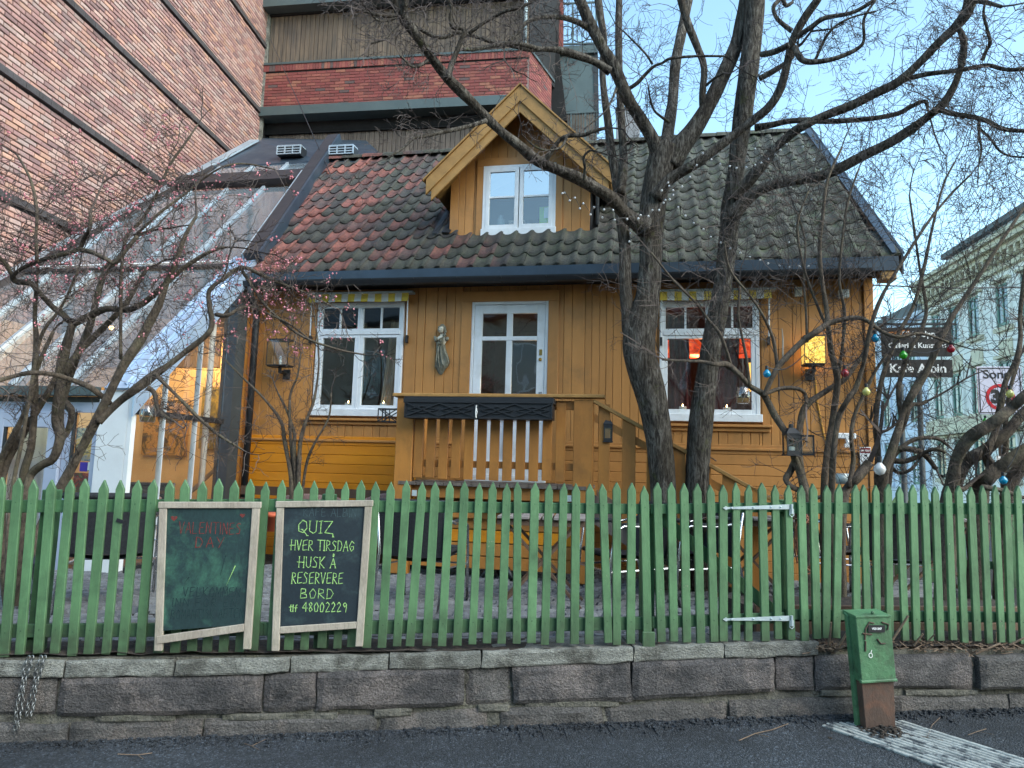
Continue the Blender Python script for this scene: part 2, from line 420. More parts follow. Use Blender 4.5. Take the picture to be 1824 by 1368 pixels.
def add_grime(m, z0, z1, col, amt):
    """splashed grime near the foot of outdoor paintwork"""
    nt = m.node_tree; b = [n for n in nt.nodes if n.type == 'BSDF_PRINCIPLED'][0]
    src = b.inputs['Base Color'].links[0].from_socket
    N = lambda ty: nt.nodes.new(ty)
    g = N('ShaderNodeNewGeometry'); sx = N('ShaderNodeSeparateXYZ'); nt.links.new(g.outputs['Position'], sx.inputs[0])
    mr = N('ShaderNodeMapRange'); mr.inputs[1].default_value = z1; mr.inputs[2].default_value = z0; nt.links.new(sx.outputs[2], mr.inputs[0])
    nz = N('ShaderNodeTexNoise'); nz.inputs['Scale'].default_value = 16; nz.inputs['Detail'].default_value = 6; nt.links.new(g.outputs['Position'], nz.inputs['Vector'])
    mu = N('ShaderNodeMath'); mu.operation = 'MULTIPLY'; nt.links.new(mr.outputs[0], mu.inputs[0]); nt.links.new(nz.outputs[0], mu.inputs[1])
    m2 = N('ShaderNodeMath'); m2.operation = 'MULTIPLY'; m2.use_clamp = True; m2.inputs[1].default_value = amt; nt.links.new(mu.outputs[0], m2.inputs[0])
    mx = N('ShaderNodeMix'); mx.data_type = 'RGBA'; mx.inputs[7].default_value = (*col, 1)
    nt.links.new(m2.outputs[0], mx.inputs[0]); nt.links.new(src, mx.inputs[6]); nt.links.new(mx.outputs[2], b.inputs['Base Color'])
add_grime(MT['green'], .50, .80, lin((58, 66, 50)), 1.6)
add_grime(MT['green_rail'], .50, .90, lin((50, 56, 44)), 1.6)
MT['glass'] = glass('window_glass', (.92, .95, .95), .10)
MT['glass_roof'] = glass('roof_glass', (.88, .92, .94), .09, .06, dirt_or_sheen=.32)
MT['glass_side'] = glass('side_glass', (.97, .96, .94), .0, .02, dirt_or_sheen=.03)
MT['soil'] = mk('dark_soil', lin((78, 68, 60)), lin((50, 44, 40)), 14, (1, 1, 1), .98, 1, 30, 0, bdist=.03, fine=.5)
MT['litter'] = mk('dry_litter', lin((140, 118, 98)), lin((92, 76, 64)), 20, (1, 1, 1), .9, .3, 60, .3)
MT['yellow_paint'] = mk('yellow_stripe_cloth', lin((226, 196, 84)), lin((212, 182, 72)), 12, (1, 1, 1), .9, .2, 80, .02)
MT['cloth_white'] = mk('white_stripe_cloth', (.72, .73, .72), (.62, .63, .62), 12, (1, 1, 1), .9, .2, 80, .02)
MT['sculpt'] = mk('verdigris_stone', lin((150, 152, 142)), lin((116, 112, 92)), 26, (1, 1, .6), .85, .8, 60, 0, dirt_or_sheen=lin((90, 84, 66)), dscale=16, damt=.7, dlow=.42, bdist=.01)
MT['skin_stone'] = mk('pale_stone_skin', lin((222, 216, 200)), lin((196, 190, 172)), 20, (1, 1, 1), .8, .2, 60, 0)
MT['candle'] = mk('candle_wax', (.8, .78, .72), (.72, .70, .64), 12, (1, 1, 1), .5, 0, 30, 0)
MT['flame'] = emit('candle_flame', (1, .62, .25), 18)
def shade_mat():
    t = NT('red_lampshade')
    n = t.noise(t.coord((1, 1, 1), True), 11, 5, .7, 1.0)
    c = t.ramp(n, [(.3, (.18, .01, .004)), (.55, (.75, .07, .015)), (.72, (1, .25, .05))])
    t.l.new(c, t.b.inputs['Base Color']); t.l.new(c, t.b.inputs['Emission Color']); t.b.inputs['Emission Strength'].default_value = .38
    return t.m
MT['lamp_red'] = shade_mat()
MT['lamp_warm'] = emit('warm_lamp', (1, .62, .24), 6)
MT['lit_panel'] = emit('lit_yellow_panel', (1, .5, .10), .9)
MT['cream'] = mk('cream_stucco', lin((250, 246, 238)), lin((240, 238, 230)), 1.2, (1, 1, 1), .85, .2, 8, 0, dirt_or_sheen=lin((206, 206, 200)), dscale=.5, damt=.5)
MT['yellowtrim'] = mk('yellow_stucco_trim', lin((226, 216, 190)), lin((208, 198, 172)), 2, (1, 1, 1), .85, .2, 8, .03, dirt_or_sheen=lin((140, 128, 98)), dscale=1, damt=.5)
MT['bluestucco'] = mk('pale_blue_stucco', lin((222, 228, 238)), lin((210, 218, 230)), 1.2, (1, 1, 1), .85, .2, 8, 0)
MT['greenframe'] = mk('green_window_frame', lin((96, 138, 122)), lin((80, 120, 106)), 4, (1, 1, 1), .5, 0, 8, .05)
MT['winglass'] = mk('far_window_glass', lin((110, 130, 136)), lin((70, 86, 92)), .8, (1, 1, 1), .08, 0, 8, .1, spec=.9)
MT['slate'] = mk('dark_slate', lin((70, 76, 78)), lin((58, 62, 64)), 3, (1, 1, 1), .6, .1, 8, .03)
MT['signblack'] = mk('black_sign', lin((40, 36, 32)), lin((32, 28, 26)), 5, (1, 1, 1), .45, .1, 30, 0)
MT['signwhite'] = mk('white_lettering', (.80, .80, .78), (.74, .74, .72), 9, (1, 1, 1), .6, 0, 30, 0)
MT['signgrey'] = mk('pale_sign_face', lin((206, 206, 222)), lin((192, 192, 210)), 9, (1, 1, 1), .4, 0, 30, 0)
MT['signred'] = mk('sign_red', lin((196, 30, 44)), lin((180, 26, 38)), 9, (1, 1, 1), .4, 0, 30, 0)
MT['signink'] = mk('sign_black_ink', (.015, .015, .018), (.012, .012, .014), 9, (1, 1, 1), .5, 0, 30, 0)
MT['chalkboard'] = mk('slate_blue_chalkboard', lin((34, 48, 56)), lin((24, 36, 44)), 5, (1, 1, 1), .6, .1, 30, 0, dirt_or_sheen=lin((74, 96, 96)), dscale=6, damt=.5, dlow=.52, fine=.3)
MT['chalkgreen'] = mk('green_smeared_chalkboard', lin((38, 62, 62)), lin((26, 46, 50)), 5, (1, 1, .6), .6, .1, 30, 0, dirt_or_sheen=lin((66, 112, 92)), dscale=5, damt=.8, dlow=.47, dhigh=.66, fine=.35)
MT['chalklime'] = mk('lime_chalk', lin((190, 236, 140)), lin((96, 140, 90)), 110, (1, 1, 1), .9, 0, 30, 0)
MT['chalkred'] = mk('red_chalk', lin((140, 50, 44)), lin((70, 50, 48)), 90, (1, 1, 1), .9, 0, 30, 0)
MT['chalkdark'] = mk('dark_chalk', lin((20, 40, 46)), lin((38, 66, 64)), 90, (1, 1, 1), .9, 0, 30, 0)
MT['chalkfaint'] = mk('faint_chalk', lin((84, 104, 108)), lin((60, 78, 84)), 60, (1, 1, 1), .9, 0, 30, 0)
def bulbmat(name, c):
    t = NT(name)
    t.b.inputs['Base Color'].default_value = (*c, 1); t.b.inputs['Roughness'].default_value = .08
    t.b.inputs['Transmission Weight'].default_value = .35; t.b.inputs['Coat Weight'].default_value = .6
    return t.m
MT['bulb_blue'] = bulbmat('blue_bulb', lin((0, 150, 196)))
MT['bulb_green'] = bulbmat('green_bulb', lin((50, 170, 30)))
MT['bulb_red'] = bulbmat('red_bulb', lin((170, 20, 40)))
MT['bulb_yellow'] = bulbmat('yellow_bulb', lin((226, 220, 130)))
MT['bulb_clear'] = bulbmat('clear_bulb', (.8, .8, .8))

def asphalt_mat():
    t = NT('fresh_asphalt')
    v = t.coord((1, 1, 1), True)
    big = t.noise(v, .9, 6, .6, .6)
    c = t.mix(t.ramp(big, [(.35, 0.0), (.7, 1.0)]), lin((36, 39, 44)), lin((66, 71, 78)))
    vor = t.node('ShaderNodeTexVoronoi', {'Vector': v, 'Scale': 110.0})
    sp = t.ramp(vor.outputs['Color'], [(0, .3), (.7, 1.1), (.9, 2.6)])
    c = t.mix(1.0, c, sp, 'MULTIPLY')
    du = t.noise(v, 14, 8, .75)
    c = t.mix(t.math('MULTIPLY', t.ramp(du, [(.56, 0.0), (.72, 1.0)]), .3), c, lin((118, 122, 126)))
    t.l.new(c, t.b.inputs['Base Color']); t.b.inputs['Roughness'].default_value = .82
    h = t.math('ADD', t.math('MULTIPLY', vor.outputs['Distance'], -1.4), t.noise(v, 60, 4, .7))
    bn = t.node('ShaderNodeBump', {'Strength': .9, 'Distance': .012, 'Height': h})
    t.l.new(bn.outputs[0], t.b.inputs['Normal'])
    return t.m
MT['asphalt'] = asphalt_mat()
def flash_mat():
    t = NT('peeling_pale_metal')
    v = t.coord((1, 1, 1), True)
    c = t.mix(t.ramp(t.noise(v, 3, 4), [(.3, 0.0), (.7, 1.0)]), lin((190, 208, 228)), lin((160, 182, 208)))
    n = t.noise(v, 1.9, 7, .62, .8)
    c = t.mix(t.ramp(n, [(.645, 0.0), (.66, 1.0)]), c, lin((126, 88, 84)))
    sp = t.noise(v, 24, 6, .8)
    c = t.mix(t.math('MULTIPLY', t.ramp(sp, [(.60, 0.0), (.66, 1.0)]), .55), c, lin((112, 116, 120)))
    t.l.new(c, t.b.inputs['Base Color']); t.b.inputs['Roughness'].default_value = .35; t.b.inputs['Metallic'].default_value = .35
    return t.m
MT['flash'] = flash_mat()
def tile_mat():
    """clay pantiles: red where they are clean on the left, grey-green with moss to the right"""
    t = NT('clay_pantile')
    pos = t.node('ShaderNodeNewGeometry').outputs['Position']
    x = t.node('ShaderNodeSeparateXYZ', {0: pos}).outputs[0]
    side = t.math('MULTIPLY', t.math('ADD', x, 3.1), .16, clamp=True)     # 0 at the left gable, 1 at the middle
    r = t.rnd()
    n = t.noise(t.coord((1, 1, 1), True), 1.1, 5, .6)
    f = t.math('ADD', t.math('ADD', t.math('MULTIPLY', side, .9), t.math('MULTIPLY', r, .62)), t.math('MULTIPLY', t.math('SUBTRACT', n, .5), .9))
    c = t.ramp(f, [(.04, lin((150, 92, 80))), (.2, lin((130, 80, 72))), (.36, lin((96, 70, 66))), (.48, lin((66, 62, 62))), (.62, lin((74, 72, 66))), (.84, lin((64, 66, 56))), (1.05, lin((82, 82, 74)))])
    sp = t.noise(t.coord((1, 1, 1), True), 22, 8, .78)
    c = t.mix(t.math('MULTIPLY', t.ramp(sp, [(.45, 0.0), (.62, 1.0)]), .6), c, lin((46, 44, 42)))
    moss = t.noise(t.coord((1, 1, 1), True), 7, 6, .7)
    c = t.mix(t.math('MULTIPLY', t.math('MULTIPLY', t.ramp(moss, [(.5, 0.0), (.66, 1.0)]), side), .6), c, lin((78, 92, 58)))
    li = t.noise(t.coord((1, 1, 1), True), 38, 4, .8)
    c = t.mix(t.math('MULTIPLY', t.ramp(li, [(.63, 0.0), (.68, 1.0)]), .4), c, lin((152, 150, 138)))
    hv = t.math('ADD', t.math('MULTIPLY', t.math('FRACT', t.math('MULTIPLY', r, 5.3)), .3), .85)
    c = t.node('ShaderNodeHueSaturation', {'Value': hv, 'Color': c}).outputs[0]
    t.l.new(c, t.b.inputs['Base Color']); t.b.inputs['Roughness'].default_value = .82
    bn = t.node('ShaderNodeBump', {'Strength': 1.0, 'Distance': .018, 'Height': sp})
    t.l.new(bn.outputs[0], t.b.inputs['Normal'])
    return t.m
MT['tile'] = tile_mat()
def paint_mat(name, cols, scale):
    """an abstract oil painting in a few colours"""
    t = NT(name)
    n = t.noise(t.coord((1, 1, 1), True), scale, 5, .7, 1.2)
    k = len(cols)
    c = t.ramp(n, [(.3 + .42 * i / k, lin(q)) for i, q in enumerate(cols)])
    t.l.new(c, t.b.inputs['Base Color']); t.b.inputs['Roughness'].default_value = .5
    return t.m
MT['picture1'] = paint_mat('brown_canvas', [(96, 70, 44), (142, 108, 62), (184, 140, 74), (92, 80, 50), (60, 48, 36)], 5)
MT['picture2'] = paint_mat('green_gold_canvas', [(70, 76, 34), (150, 128, 44), (104, 96, 40), (48, 46, 30)], 6)
MT['picture3'] = paint_mat('blue_flower_canvas', [(20, 92, 150), (40, 120, 172), (190, 196, 190), (206, 176, 40), (36, 64, 48)], 4)
MT['picture4'] = paint_mat('red_flower_canvas', [(150, 60, 40), (186, 96, 52), (120, 30, 40), (60, 96, 70), (150, 120, 60)], 7)
# ------------------------------------------------------------------ the street, the yard
def street_z(u):
    return .11 + .0225 * max(-7.0, min(7.0, u))
m = MB()
us = [-400, -60, -20, -7, -5, -3.5, -2, -1, 0, 1, 2, 3.5, 5, 7, 20, 60, 400]
vs_ = [-300, -60, -20, -8, -4, -2, -1, -.5, 0, .4, 3, 12, 40, 150, 400, 900]
rows = [[(u, v, street_z(u) - (.0 if v <= .4 else min(.25, (v - .4) * .1))) for u in us] for v in vs_]
m.rings(rows, closed=False)
structure(m, 'street', MT['asphalt'], S)
# loose aggregate along the ragged edge where the asphalt was rolled against the wall
m = MB()
random.seed(3)
for i in range(1500):
    u = random.uniform(-3.2, 4.4); v = -.06 - abs(random.gauss(0, .05)); r = random.uniform(.004, .011)
    z = street_z(u) + max(0, .018 - (-.06 - v) * .12)
    m.box(u - r, u + r, v - r, v + r, z - r, z + r * 1.1)
for k in range(60):
    u0 = -3.3 + k * .13
    z = street_z(u0)
    m.add([(u0, -.30, z - .004), (u0 + .13, -.30, z - .002), (u0 + .13, -.055, z + .012 + random.uniform(0, .012)), (u0, -.055, z + .012 + random.uniform(0, .012))], [(0, 1, 2, 3)])
solo(m, 'asphalt_edge', MT['asphalt'], 'ragged lip of loose black asphalt grit along the foot of the stone wall', 'asphalt', S, kind='stuff', o=(0, 0, 0))

# ribbed tactile paving, worn by grit
tac = bpy.data.objects.new('tactile_paving', None); COL.objects.link(tac)
tac.location = S.o; tac.rotation_euler = (0, 0, S.rz); tac['kind'] = 'structure'
FR[tac.name] = S; OFF[tac.name] = Vector((0, 0, 0))
MT['tactile'] = mk('pale_ribbed_paving', lin((176, 178, 174)), lin((150, 152, 148)), 9, (1, 1, 1), .8, .8, 60, .05, dirt_or_sheen=lin((62, 66, 72)), dscale=13, damt=.85, dlow=.5, dhigh=.58, fine=.3)
dirv = Vector((-.46, 1.0)).normalized()
a_l, a_r = Vector((1.87, -.17)), Vector((2.36, -.15))
N_R = 13
for i in range(N_R):
    f = i / (N_R - 1)
    e = a_l.lerp(a_r, f) + Vector((0, random.uniform(-.02, .03)))
    q0 = e + Vector((.012 * 0, 0)); L = 1.9
    q1 = e - dirv * L
    p0 = (q0.x, q0.y, street_z(q0.x) + .004); p1 = (q1.x, q1.y, street_z(q1.x) + .004)
    MB().bar(p0, p1, .026, .016).build('rib', MT['tactile'], tac, bevel=.004)
m = MB()
q = [a_l + Vector((-.02, .0)), a_r + Vector((.03, 0)), a_r + Vector((.03, 0)) - dirv * 1.9, a_l + Vector((-.02, 0)) - dirv * 1.9]
m.slab([(p.x, p.y, street_z(p.x) + .005) for p in q], (0, 0, 1), .004)
m.build('paving_slab', MT['tactile'], tac)

# terrace with cobbles
YZ = .5
m = MB(); m.box(-7.2, 7.5, .12, 7.0, .2, YZ - .012)
structure(m, 'yard_ground', MT['joint'], S)
yard = bpy.data.objects.new('cobbled_yard', None); COL.objects.link(yard)
yard.location = S.o; yard.rotation_euler = (0, 0, S.rz); yard['kind'] = 'structure'
FR[yard.name] = S; OFF[yard.name] = Vector((0, 0, 0))
def cobble_vs(w, d, h, seed):
    rr = random.Random(seed); c = .016
    j = lambda: rr.uniform(-.006, .006)
    b = [(-w, -d), (w, -d), (w, d), (-w, d)]
    lo = [(x + j(), y + j(), -.02) for x, y in b]
    hi = [((abs(x) - c) * (1 if x > 0 else -1), (abs(y) - c) * (1 if y > 0 else -1), h + j() * .5) for x, y in b]
    return lo + hi, [(4, 5, 6, 7), (0, 1, 5, 4), (1, 2, 6, 5), (2, 3, 7, 6), (3, 0, 4, 7)]
cob_me = []
for k in range(8):
    vs, fs = cobble_vs(.052 + .007 * (k % 3), .036 + .002 * (k % 3), .014 + .006 * (k % 4), k)
    cob_me.append(MB().add(vs, fs).mesh('cobble', MT['cobble']))
random.seed(11)
spots = []
row = 0; v = .2
while v < 3.6:
    u = -4.9 + (row % 2) * .07
    while u < 4.9:
        spots.append((v + random.uniform(-.006, .006), u)); u += .142
    v += .096; row += 1
near = sorted(spots, key=lambda s: s[0] * 1.0 + abs(s[1]) * .1)
vis = [s for s in near if .25 < s[0]]
pick = set(random.sample(range(min(len(vis), 560)), 300))
st = MB()
for i, (v, u) in enumerate(vis):
    k = random.randrange(8); z = YZ + .008 * mnoise.noise(Vector((u, v, 0)) * 1.3) - .004
    if i in pick:
        link(cob_me[k], 'cobble', yard, (u, v, z), (random.uniform(-.04, .04), random.uniform(-.04, .04), random.uniform(-.06, .06)))
    else:
        vs, fs = cobble_vs(.052 + .007 * (k % 3), .036 + .002 * (k % 3), .014 + .006 * (k % 4), k)
        st.add([(a + u, b + v, c + z) for a, b, c in vs], fs)
st.build('cobbles', MT['cobble'], yard, kind='stuff')

# ------------------------------------------------------------------ retaining wall of rough stones
wall = thing('retaining_wall', 'low street wall of long dark granite blocks under pale cap stones, below the green fence', 'wall', S, (0, -.04, .1))
def rough_block(u0, u1, z0l, z1l, z0r, z1r, v0, v1, mat, name='stone', jit=.008, rnd_=.02, seed=0):
    rr = random.Random(seed * 13 + int(u0 * 100)); nx = max(3, int((u1 - u0) / .035)); nz = 8
    ph = rr.uniform(0, 50)
    rows = []
    for iz in range(nz + 1):
        fz = iz / nz; rowp = []
        for ix in range(nx + 1):
            fx = ix / nx
            u = u0 + (u1 - u0) * fx
            zb = z0l + (z0r - z0l) * fx; zt = z1l + (z1r - z1l) * fx
            z = zb + (zt - zb) * fz
            nn = mnoise.noise(Vector((u * 5 + ph, z * 9, 1.7))) + .5 * mnoise.noise(Vector((u * 17 + ph, z * 23, 4.2)))
            vv = v0 - jit * nn
            e = min(fx * (u1 - u0), (1 - fx) * (u1 - u0), fz * (zt - zb), (1 - fz) * (zt - zb))
            if e < rnd_: vv += (rnd_ - e) ** 2 / rnd_ * .5
            if ix in (0, nx): u += .012 * mnoise.noise(Vector((z * 12, ph, 3))); vv += rnd_ * .25
            if iz in (0, nz): z += .014 * mnoise.noise(Vector((u * 6, ph, 9 + iz))); vv += rnd_ * .25
            rowp.append((u, vv, z))
        rows.append(rowp)
    m = MB(); m.rings(rows, closed=False)
    b = [(u0, v1, z0l), (u1, v1, z0r), (u1, v1, z1r), (u0, v1, z1l)]
    N = len(m.v); m.v += b
    top = [nz * (nx + 1) + i for i in range(nx + 1)]; bot = list(range(nx + 1))
    m.f.append(tuple(top) + (N + 2, N + 3)); m.f.append(tuple(reversed(bot)) + (N, N + 1))
    lft = [i * (nx + 1) for i in range(nz + 1)]; rgt = [i * (nx + 1) + nx for i in range(nz + 1)]
    m.f.append(tuple(lft) + (N + 3, N)); m.f.append(tuple(reversed(rgt)) + (N + 1, N + 2))
    return m.build(name, mat, wall, smooth=False)
WV = -.045      # face of the wall
def zy(px, y): return S.at(px, y, WV)
def ylerp(tab, x):
    for (a, ya), (b, yb) in zip(tab, tab[1:]):
        if x <= b: return ya + (yb - ya) * (x - a) / (b - a)
    return tab[-1][1]
T_cap = [(-60, 1177), (300, 1176), (600, 1168), (900, 1160), (1200, 1150), (1460, 1142)]
B_cap = [(-60, 1206), (110, 1206), (310, 1204), (520, 1196), (800, 1190), (1128, 1178), (1460, 1166)]
T_blk = [(-60, 1208), (110, 1209), (560, 1198), (830, 1189), (1120, 1180), (1400, 1170), (1900, 1166)]
B_blk = [(-60, 1276), (110, 1277), (470, 1268), (828, 1258), (1120, 1247), (1380, 1230), (1900, 1226)]
T_low = [(-60, 1290), (120, 1289), (360, 1282), (670, 1274), (870, 1264), (1200, 1252), (1500, 1242), (1900, 1236)]
B_low = [(-60, 1345), (600, 1320), (1000, 1308), (1500, 1306), (1900, 1285)]
for i, (a, b) in enumerate([(-70, 116), (118, 311), (313, 516), (518, 692), (694, 857), (859, 1127), (1129, 1289), (1291, 1457)]):
    (ua, za), (ub, zb) = zy(a, ylerp(T_cap, a)), zy(b, ylerp(T_cap, b))
    zc, zd = zy(a, ylerp(B_cap, a))[1], zy(b, ylerp(B_cap, b))[1]
    rough_block(ua + .002, ub - .002, zc, za, zd, zb, -.052 - .006 * (i % 3), .24, MT['cap'], 'cap_stone', .006, .006, i)
for i, (a, b) in enumerate([(-70, 102), (109, 469), (472, 564), (567, 828), (832, 911), (914, 1124), (1127, 1378), (1383, 1449), (1453, 1731), (1739, 1900)]):
    (ua, za), (ub, zb) = zy(a, ylerp(T_blk, a)), zy(b, ylerp(T_blk, b))
    zc, zd = zy(a, ylerp(B_blk, a))[1], zy(b, ylerp(B_blk, b))[1]
    dv = [0, -.02, -.012, -.018, .006, -.02, -.024, -.012, -.01, -.045][i]
    rough_block(ua, ub, zc, za, zd, zb, WV + dv, .24, MT['stone2'] if i in (0, 4, 9) else MT['stone'], 'stone', .012, .022, 20 + i)
for i, (a, b) in enumerate([(-70, 121), (125, 361), (364, 671), (674, 871), (893, 1074), (1078, 1294), (1300, 1528), (1594, 1796), (1799, 1900)]):
    (ua, za), (ub, zb) = zy(a, ylerp(T_low, a)), zy(b, ylerp(T_low, b))
    zc, zd = zy(a, ylerp(B_low, a))[1] - .08, zy(b, ylerp(B_low, b))[1] - .08
    rough_block(ua, ub, zc, za, zd, zb, WV - .012 + .008 * (i % 2), .24, MT['stone2'], 'stone', .012, .02, 40 + i)
# mortar body, bulging out of the joints
m = MB()
nx = 150; rows = []
for iz in range(13):
    fz = iz / 12
    rows.append([(-3.3 + 8 * ix / nx, -.020 - .022 * mnoise.noise(Vector((ix * .35, iz * .8, 5))) - (.008 if 3 < iz < 7 else 0),
                  -.05 + (.545 + .075 * ix / nx) * fz) for ix in range(nx + 1)])
m.rings(rows, closed=False)
m.add([rows[-1][0], rows[-1][-1], (4.7, .2, .56), (-3.3, .2, .5)], [(0, 1, 2, 3)])
m.build('mortar', MT['mortar'], wall)
random.seed(5)
for px, py, w in [(500, 1277, 90), (1020, 1254, 80), (700, 1270, 30), (1680, 1234, 70), (1500, 1235, 40), (880, 1262, 26), (240, 1280, 60)]:
    u, z = zy(px, py); w = w / 1265 * 4.4
    rough_block(u - w, u + w, z - .018, z + .018, z - .018, z + .018, -.052, 0, MT['mortar'], 'mortar_patch', .01, .01, px)

# soil and litter where the cap stones are missing, and under the fence
m = MB(); rows = []
for iv in range(7):
    rows.append([(-3.3 + 8.0 * i / 120, -.03 + iv * .05, .515 + .009 * i * 8 / 120 + (.03 if i > 80 and iv > 1 else -.0) + .02 * mnoise.noise(Vector((i * .5, iv, 2)))) for i in range(121)])
m.rings(rows, closed=False)
solo(m, 'soil_bed', MT['soil'], 'strip of dark soil along the top of the wall under the pickets', 'soil', S, kind='stuff', o=(0, 0, 0))
m = MB(); random.seed(21)
for i in range(900):
    u = random.choice([random.uniform(1.85, 2.06), random.uniform(2.25, 4.3), random.uniform(2.25, 4.3), random.uniform(2.6, 3.4)])
    v = random.uniform(-.06, .05); z = S.at(1650, 1160, -.05)[1] + random.uniform(-.01, .05) * (1 if v > -.03 else .5)
    if random.random() < .45:
        r = random.uniform(.006, .016); a = random.uniform(0, 6.28)
        p = [(u + r * math.cos(a + k * 2.1) * random.uniform(.5, 1.4), v + r * math.sin(a + k * 2.1), z + random.uniform(-.008, .012)) for k in range(3)]
        m.slab(p, (0, 0, 1), .001)
    else:
        L = random.uniform(.02, .09); a = random.uniform(0, 6.28); q = (u + L * math.cos(a), v + L * .4 * math.sin(a), z + random.uniform(-.015, .035))
        m.tube([(u, v, z), q], random.uniform(.0012, .003), 3)
for px0, py0, px1, py1, r in [(1478, 1150, 1479, 1108, .006), (1492, 1158, 1510, 1122, .008), (1482, 1165, 1503, 1150, .006), (1592, 1140, 1616, 1096, .007), (1630, 1150, 1642, 1128, .006), (1740, 1165, 1780, 1145, .006), (1776, 1150, 1772, 1126, .003), (1800, 1150, 1823, 1135, .006), (1650, 1148, 1662, 1130, .004)]:
    (ua, za), (ub, zb) = S.at(px0, py0, -.04), S.at(px1, py1, -.06)
    m.tube([(ua, -.03, za), (ub, -.07, zb)], [r * 1.1, r], 7)
solo(m, 'leaf_litter', MT['litter'], 'heap of dry twigs, cut stubs and leaf crumbs on the wall where cap stones are missing', 'leaf litter', S, kind='stuff', o=(0, 0, 0))
# fallen maple leaf
m = MB(); cu, cz = S.at(1728, 1166, -.08); pts = []
prof = [(0, 1.0), (12, .55), (28, .62), (40, .95), (52, .5), (72, .55), (88, .85), (105, .45), (140, .35), (180, .15)]
outl = prof + [(360 - a, r) for a, r in reversed(prof[1:-1])]
for a, r in outl:
    an = math.radians(a + 95); pts.append((cu + .042 * r * math.cos(an), -.09 + .02 * math.cos(an * 3), cz + .042 * r * math.sin(an)))
c = (cu, -.085, cz); n = len(pts)
m.add([c] + pts + [(p[0], p[1] + .002, p[2]) for p in [c] + pts], [(0, i + 1, (i + 1) % n + 1) for i in range(n)] + [(n + 1, n + 2 + (i + 1) % n, n + 2 + i) for i in range(n)])
m.tube([(cu, -.085, cz - .03), (cu + .008, -.09, cz - .065)], .0012, 4)
solo(m, 'maple_leaf', MT['litter'], 'dry brown maple leaf lying on the stone wall right of the green cabinet', 'leaf', S)
# twigs fallen on the asphalt
for k, (pts, r, lab) in enumerate([
    ([(1316, 1320), (1345, 1308), (1375, 1301), (1404, 1292)], .003, 'long curved dry twig on the asphalt left of the ribbed paving'),
    ([(210, 1341), (245, 1343), (271, 1341)], .0025, 'straight thin twig on the asphalt at bottom left'),
    ([(430, 1325), (448, 1331), (475, 1320), (497, 1312)], .0022, 'bent twig on the asphalt below the first chalkboard'),
    ([(1595, 1310), (1652, 1322), (1660, 1300), (1684, 1280)], .002, 'forked twig on the asphalt right of the ribbed paving'),
    ([(1725, 1318), (1742, 1314), (1757, 1309)], .0022, 'short pale twig on the asphalt at far right')]):
    m = MB(); P = []
    for (x, y) in pts:
        u, v = S.atz(x, y, street_z(1.5 if x > 900 else -1.5) + .004); P.append((u, v, street_z(u) + .006 + .006 * random.random()))
    m.tube(P, r, 5)
    m.tube([P[1], (P[1][0] + .05, P[1][1] - .06, P[1][2] + .004)], r * .7, 4)
    solo(m, 'fallen_twig', MT['litter'], lab, 'twig', S, group='twigs lying on the asphalt')

# ------------------------------------------------------------------ picket fence and gate
TOPX = [-26, 4, 34, 62, 93, 127, 153, 187, 216, 246, 274, 304, 331, 362, 391, 419, 447, 474, 503, 533, 561, 589, 616, 644, 670, 697, 725, 753, 776, 802, 828, 854, 878, 903, 922, 953, 978, 1004, 1026, 1051, 1073, 1098, 1125, 1147,
        1170, 1195, 1218, 1241, 1265, 1288, 1311, 1333, 1357, 1380, 1403, 1426, 1448, 1473, 1494, 1523, 1538, 1559, 1581, 1601, 1625, 1645, 1665, 1687, 1707, 1728, 1749, 1771, 1791, 1812, 1833, 1855]
BOTX = [-48, -20, 8, 36, 68, 98, 129, 158, 189, 218, 250, 282, 312, 342, 369, 398, 427, 452, 483, 514, 542, 573, 601, 626, 653, 680, 707, 730, 760, 787, 814, 841, 867, 893, 920, 946, 970, 997, 1023, 1049, 1083, 1098, 1123, 1153,
        1178, 1200, 1223, 1248, 1272, 1288, 1311, 1333, 1363, 1386, 1403+6, 1433, 1455, 1471, 1489, 1525, 1545, 1562, 1584, 1612, 1632, 1655, 1675, 1697, 1718, 1740, 1761, 1783, 1801, 1822, 1844, 1866]
TOPX_GATE = range(TOPX.index(1170), TOPX.index(1403))
fence = thing('picket_fence', 'long green painted picket fence standing on the stone wall in front of the yard', 'fence', S, (0, 0, .5))
gate = thing('garden_gate', 'green picket gate in the street fence with a diagonal brace and two long galvanised hinges', 'gate', S, (1.4, 0, .5))
random.seed(9)
yt = lambda x: 851 + 14 * max(0, x) / 1800
yb = lambda x: ylerp([(-50, 1168), (250, 1164), (600, 1155), (900, 1147), (1200, 1145), (1500, 1138), (1900, 1146)], x)
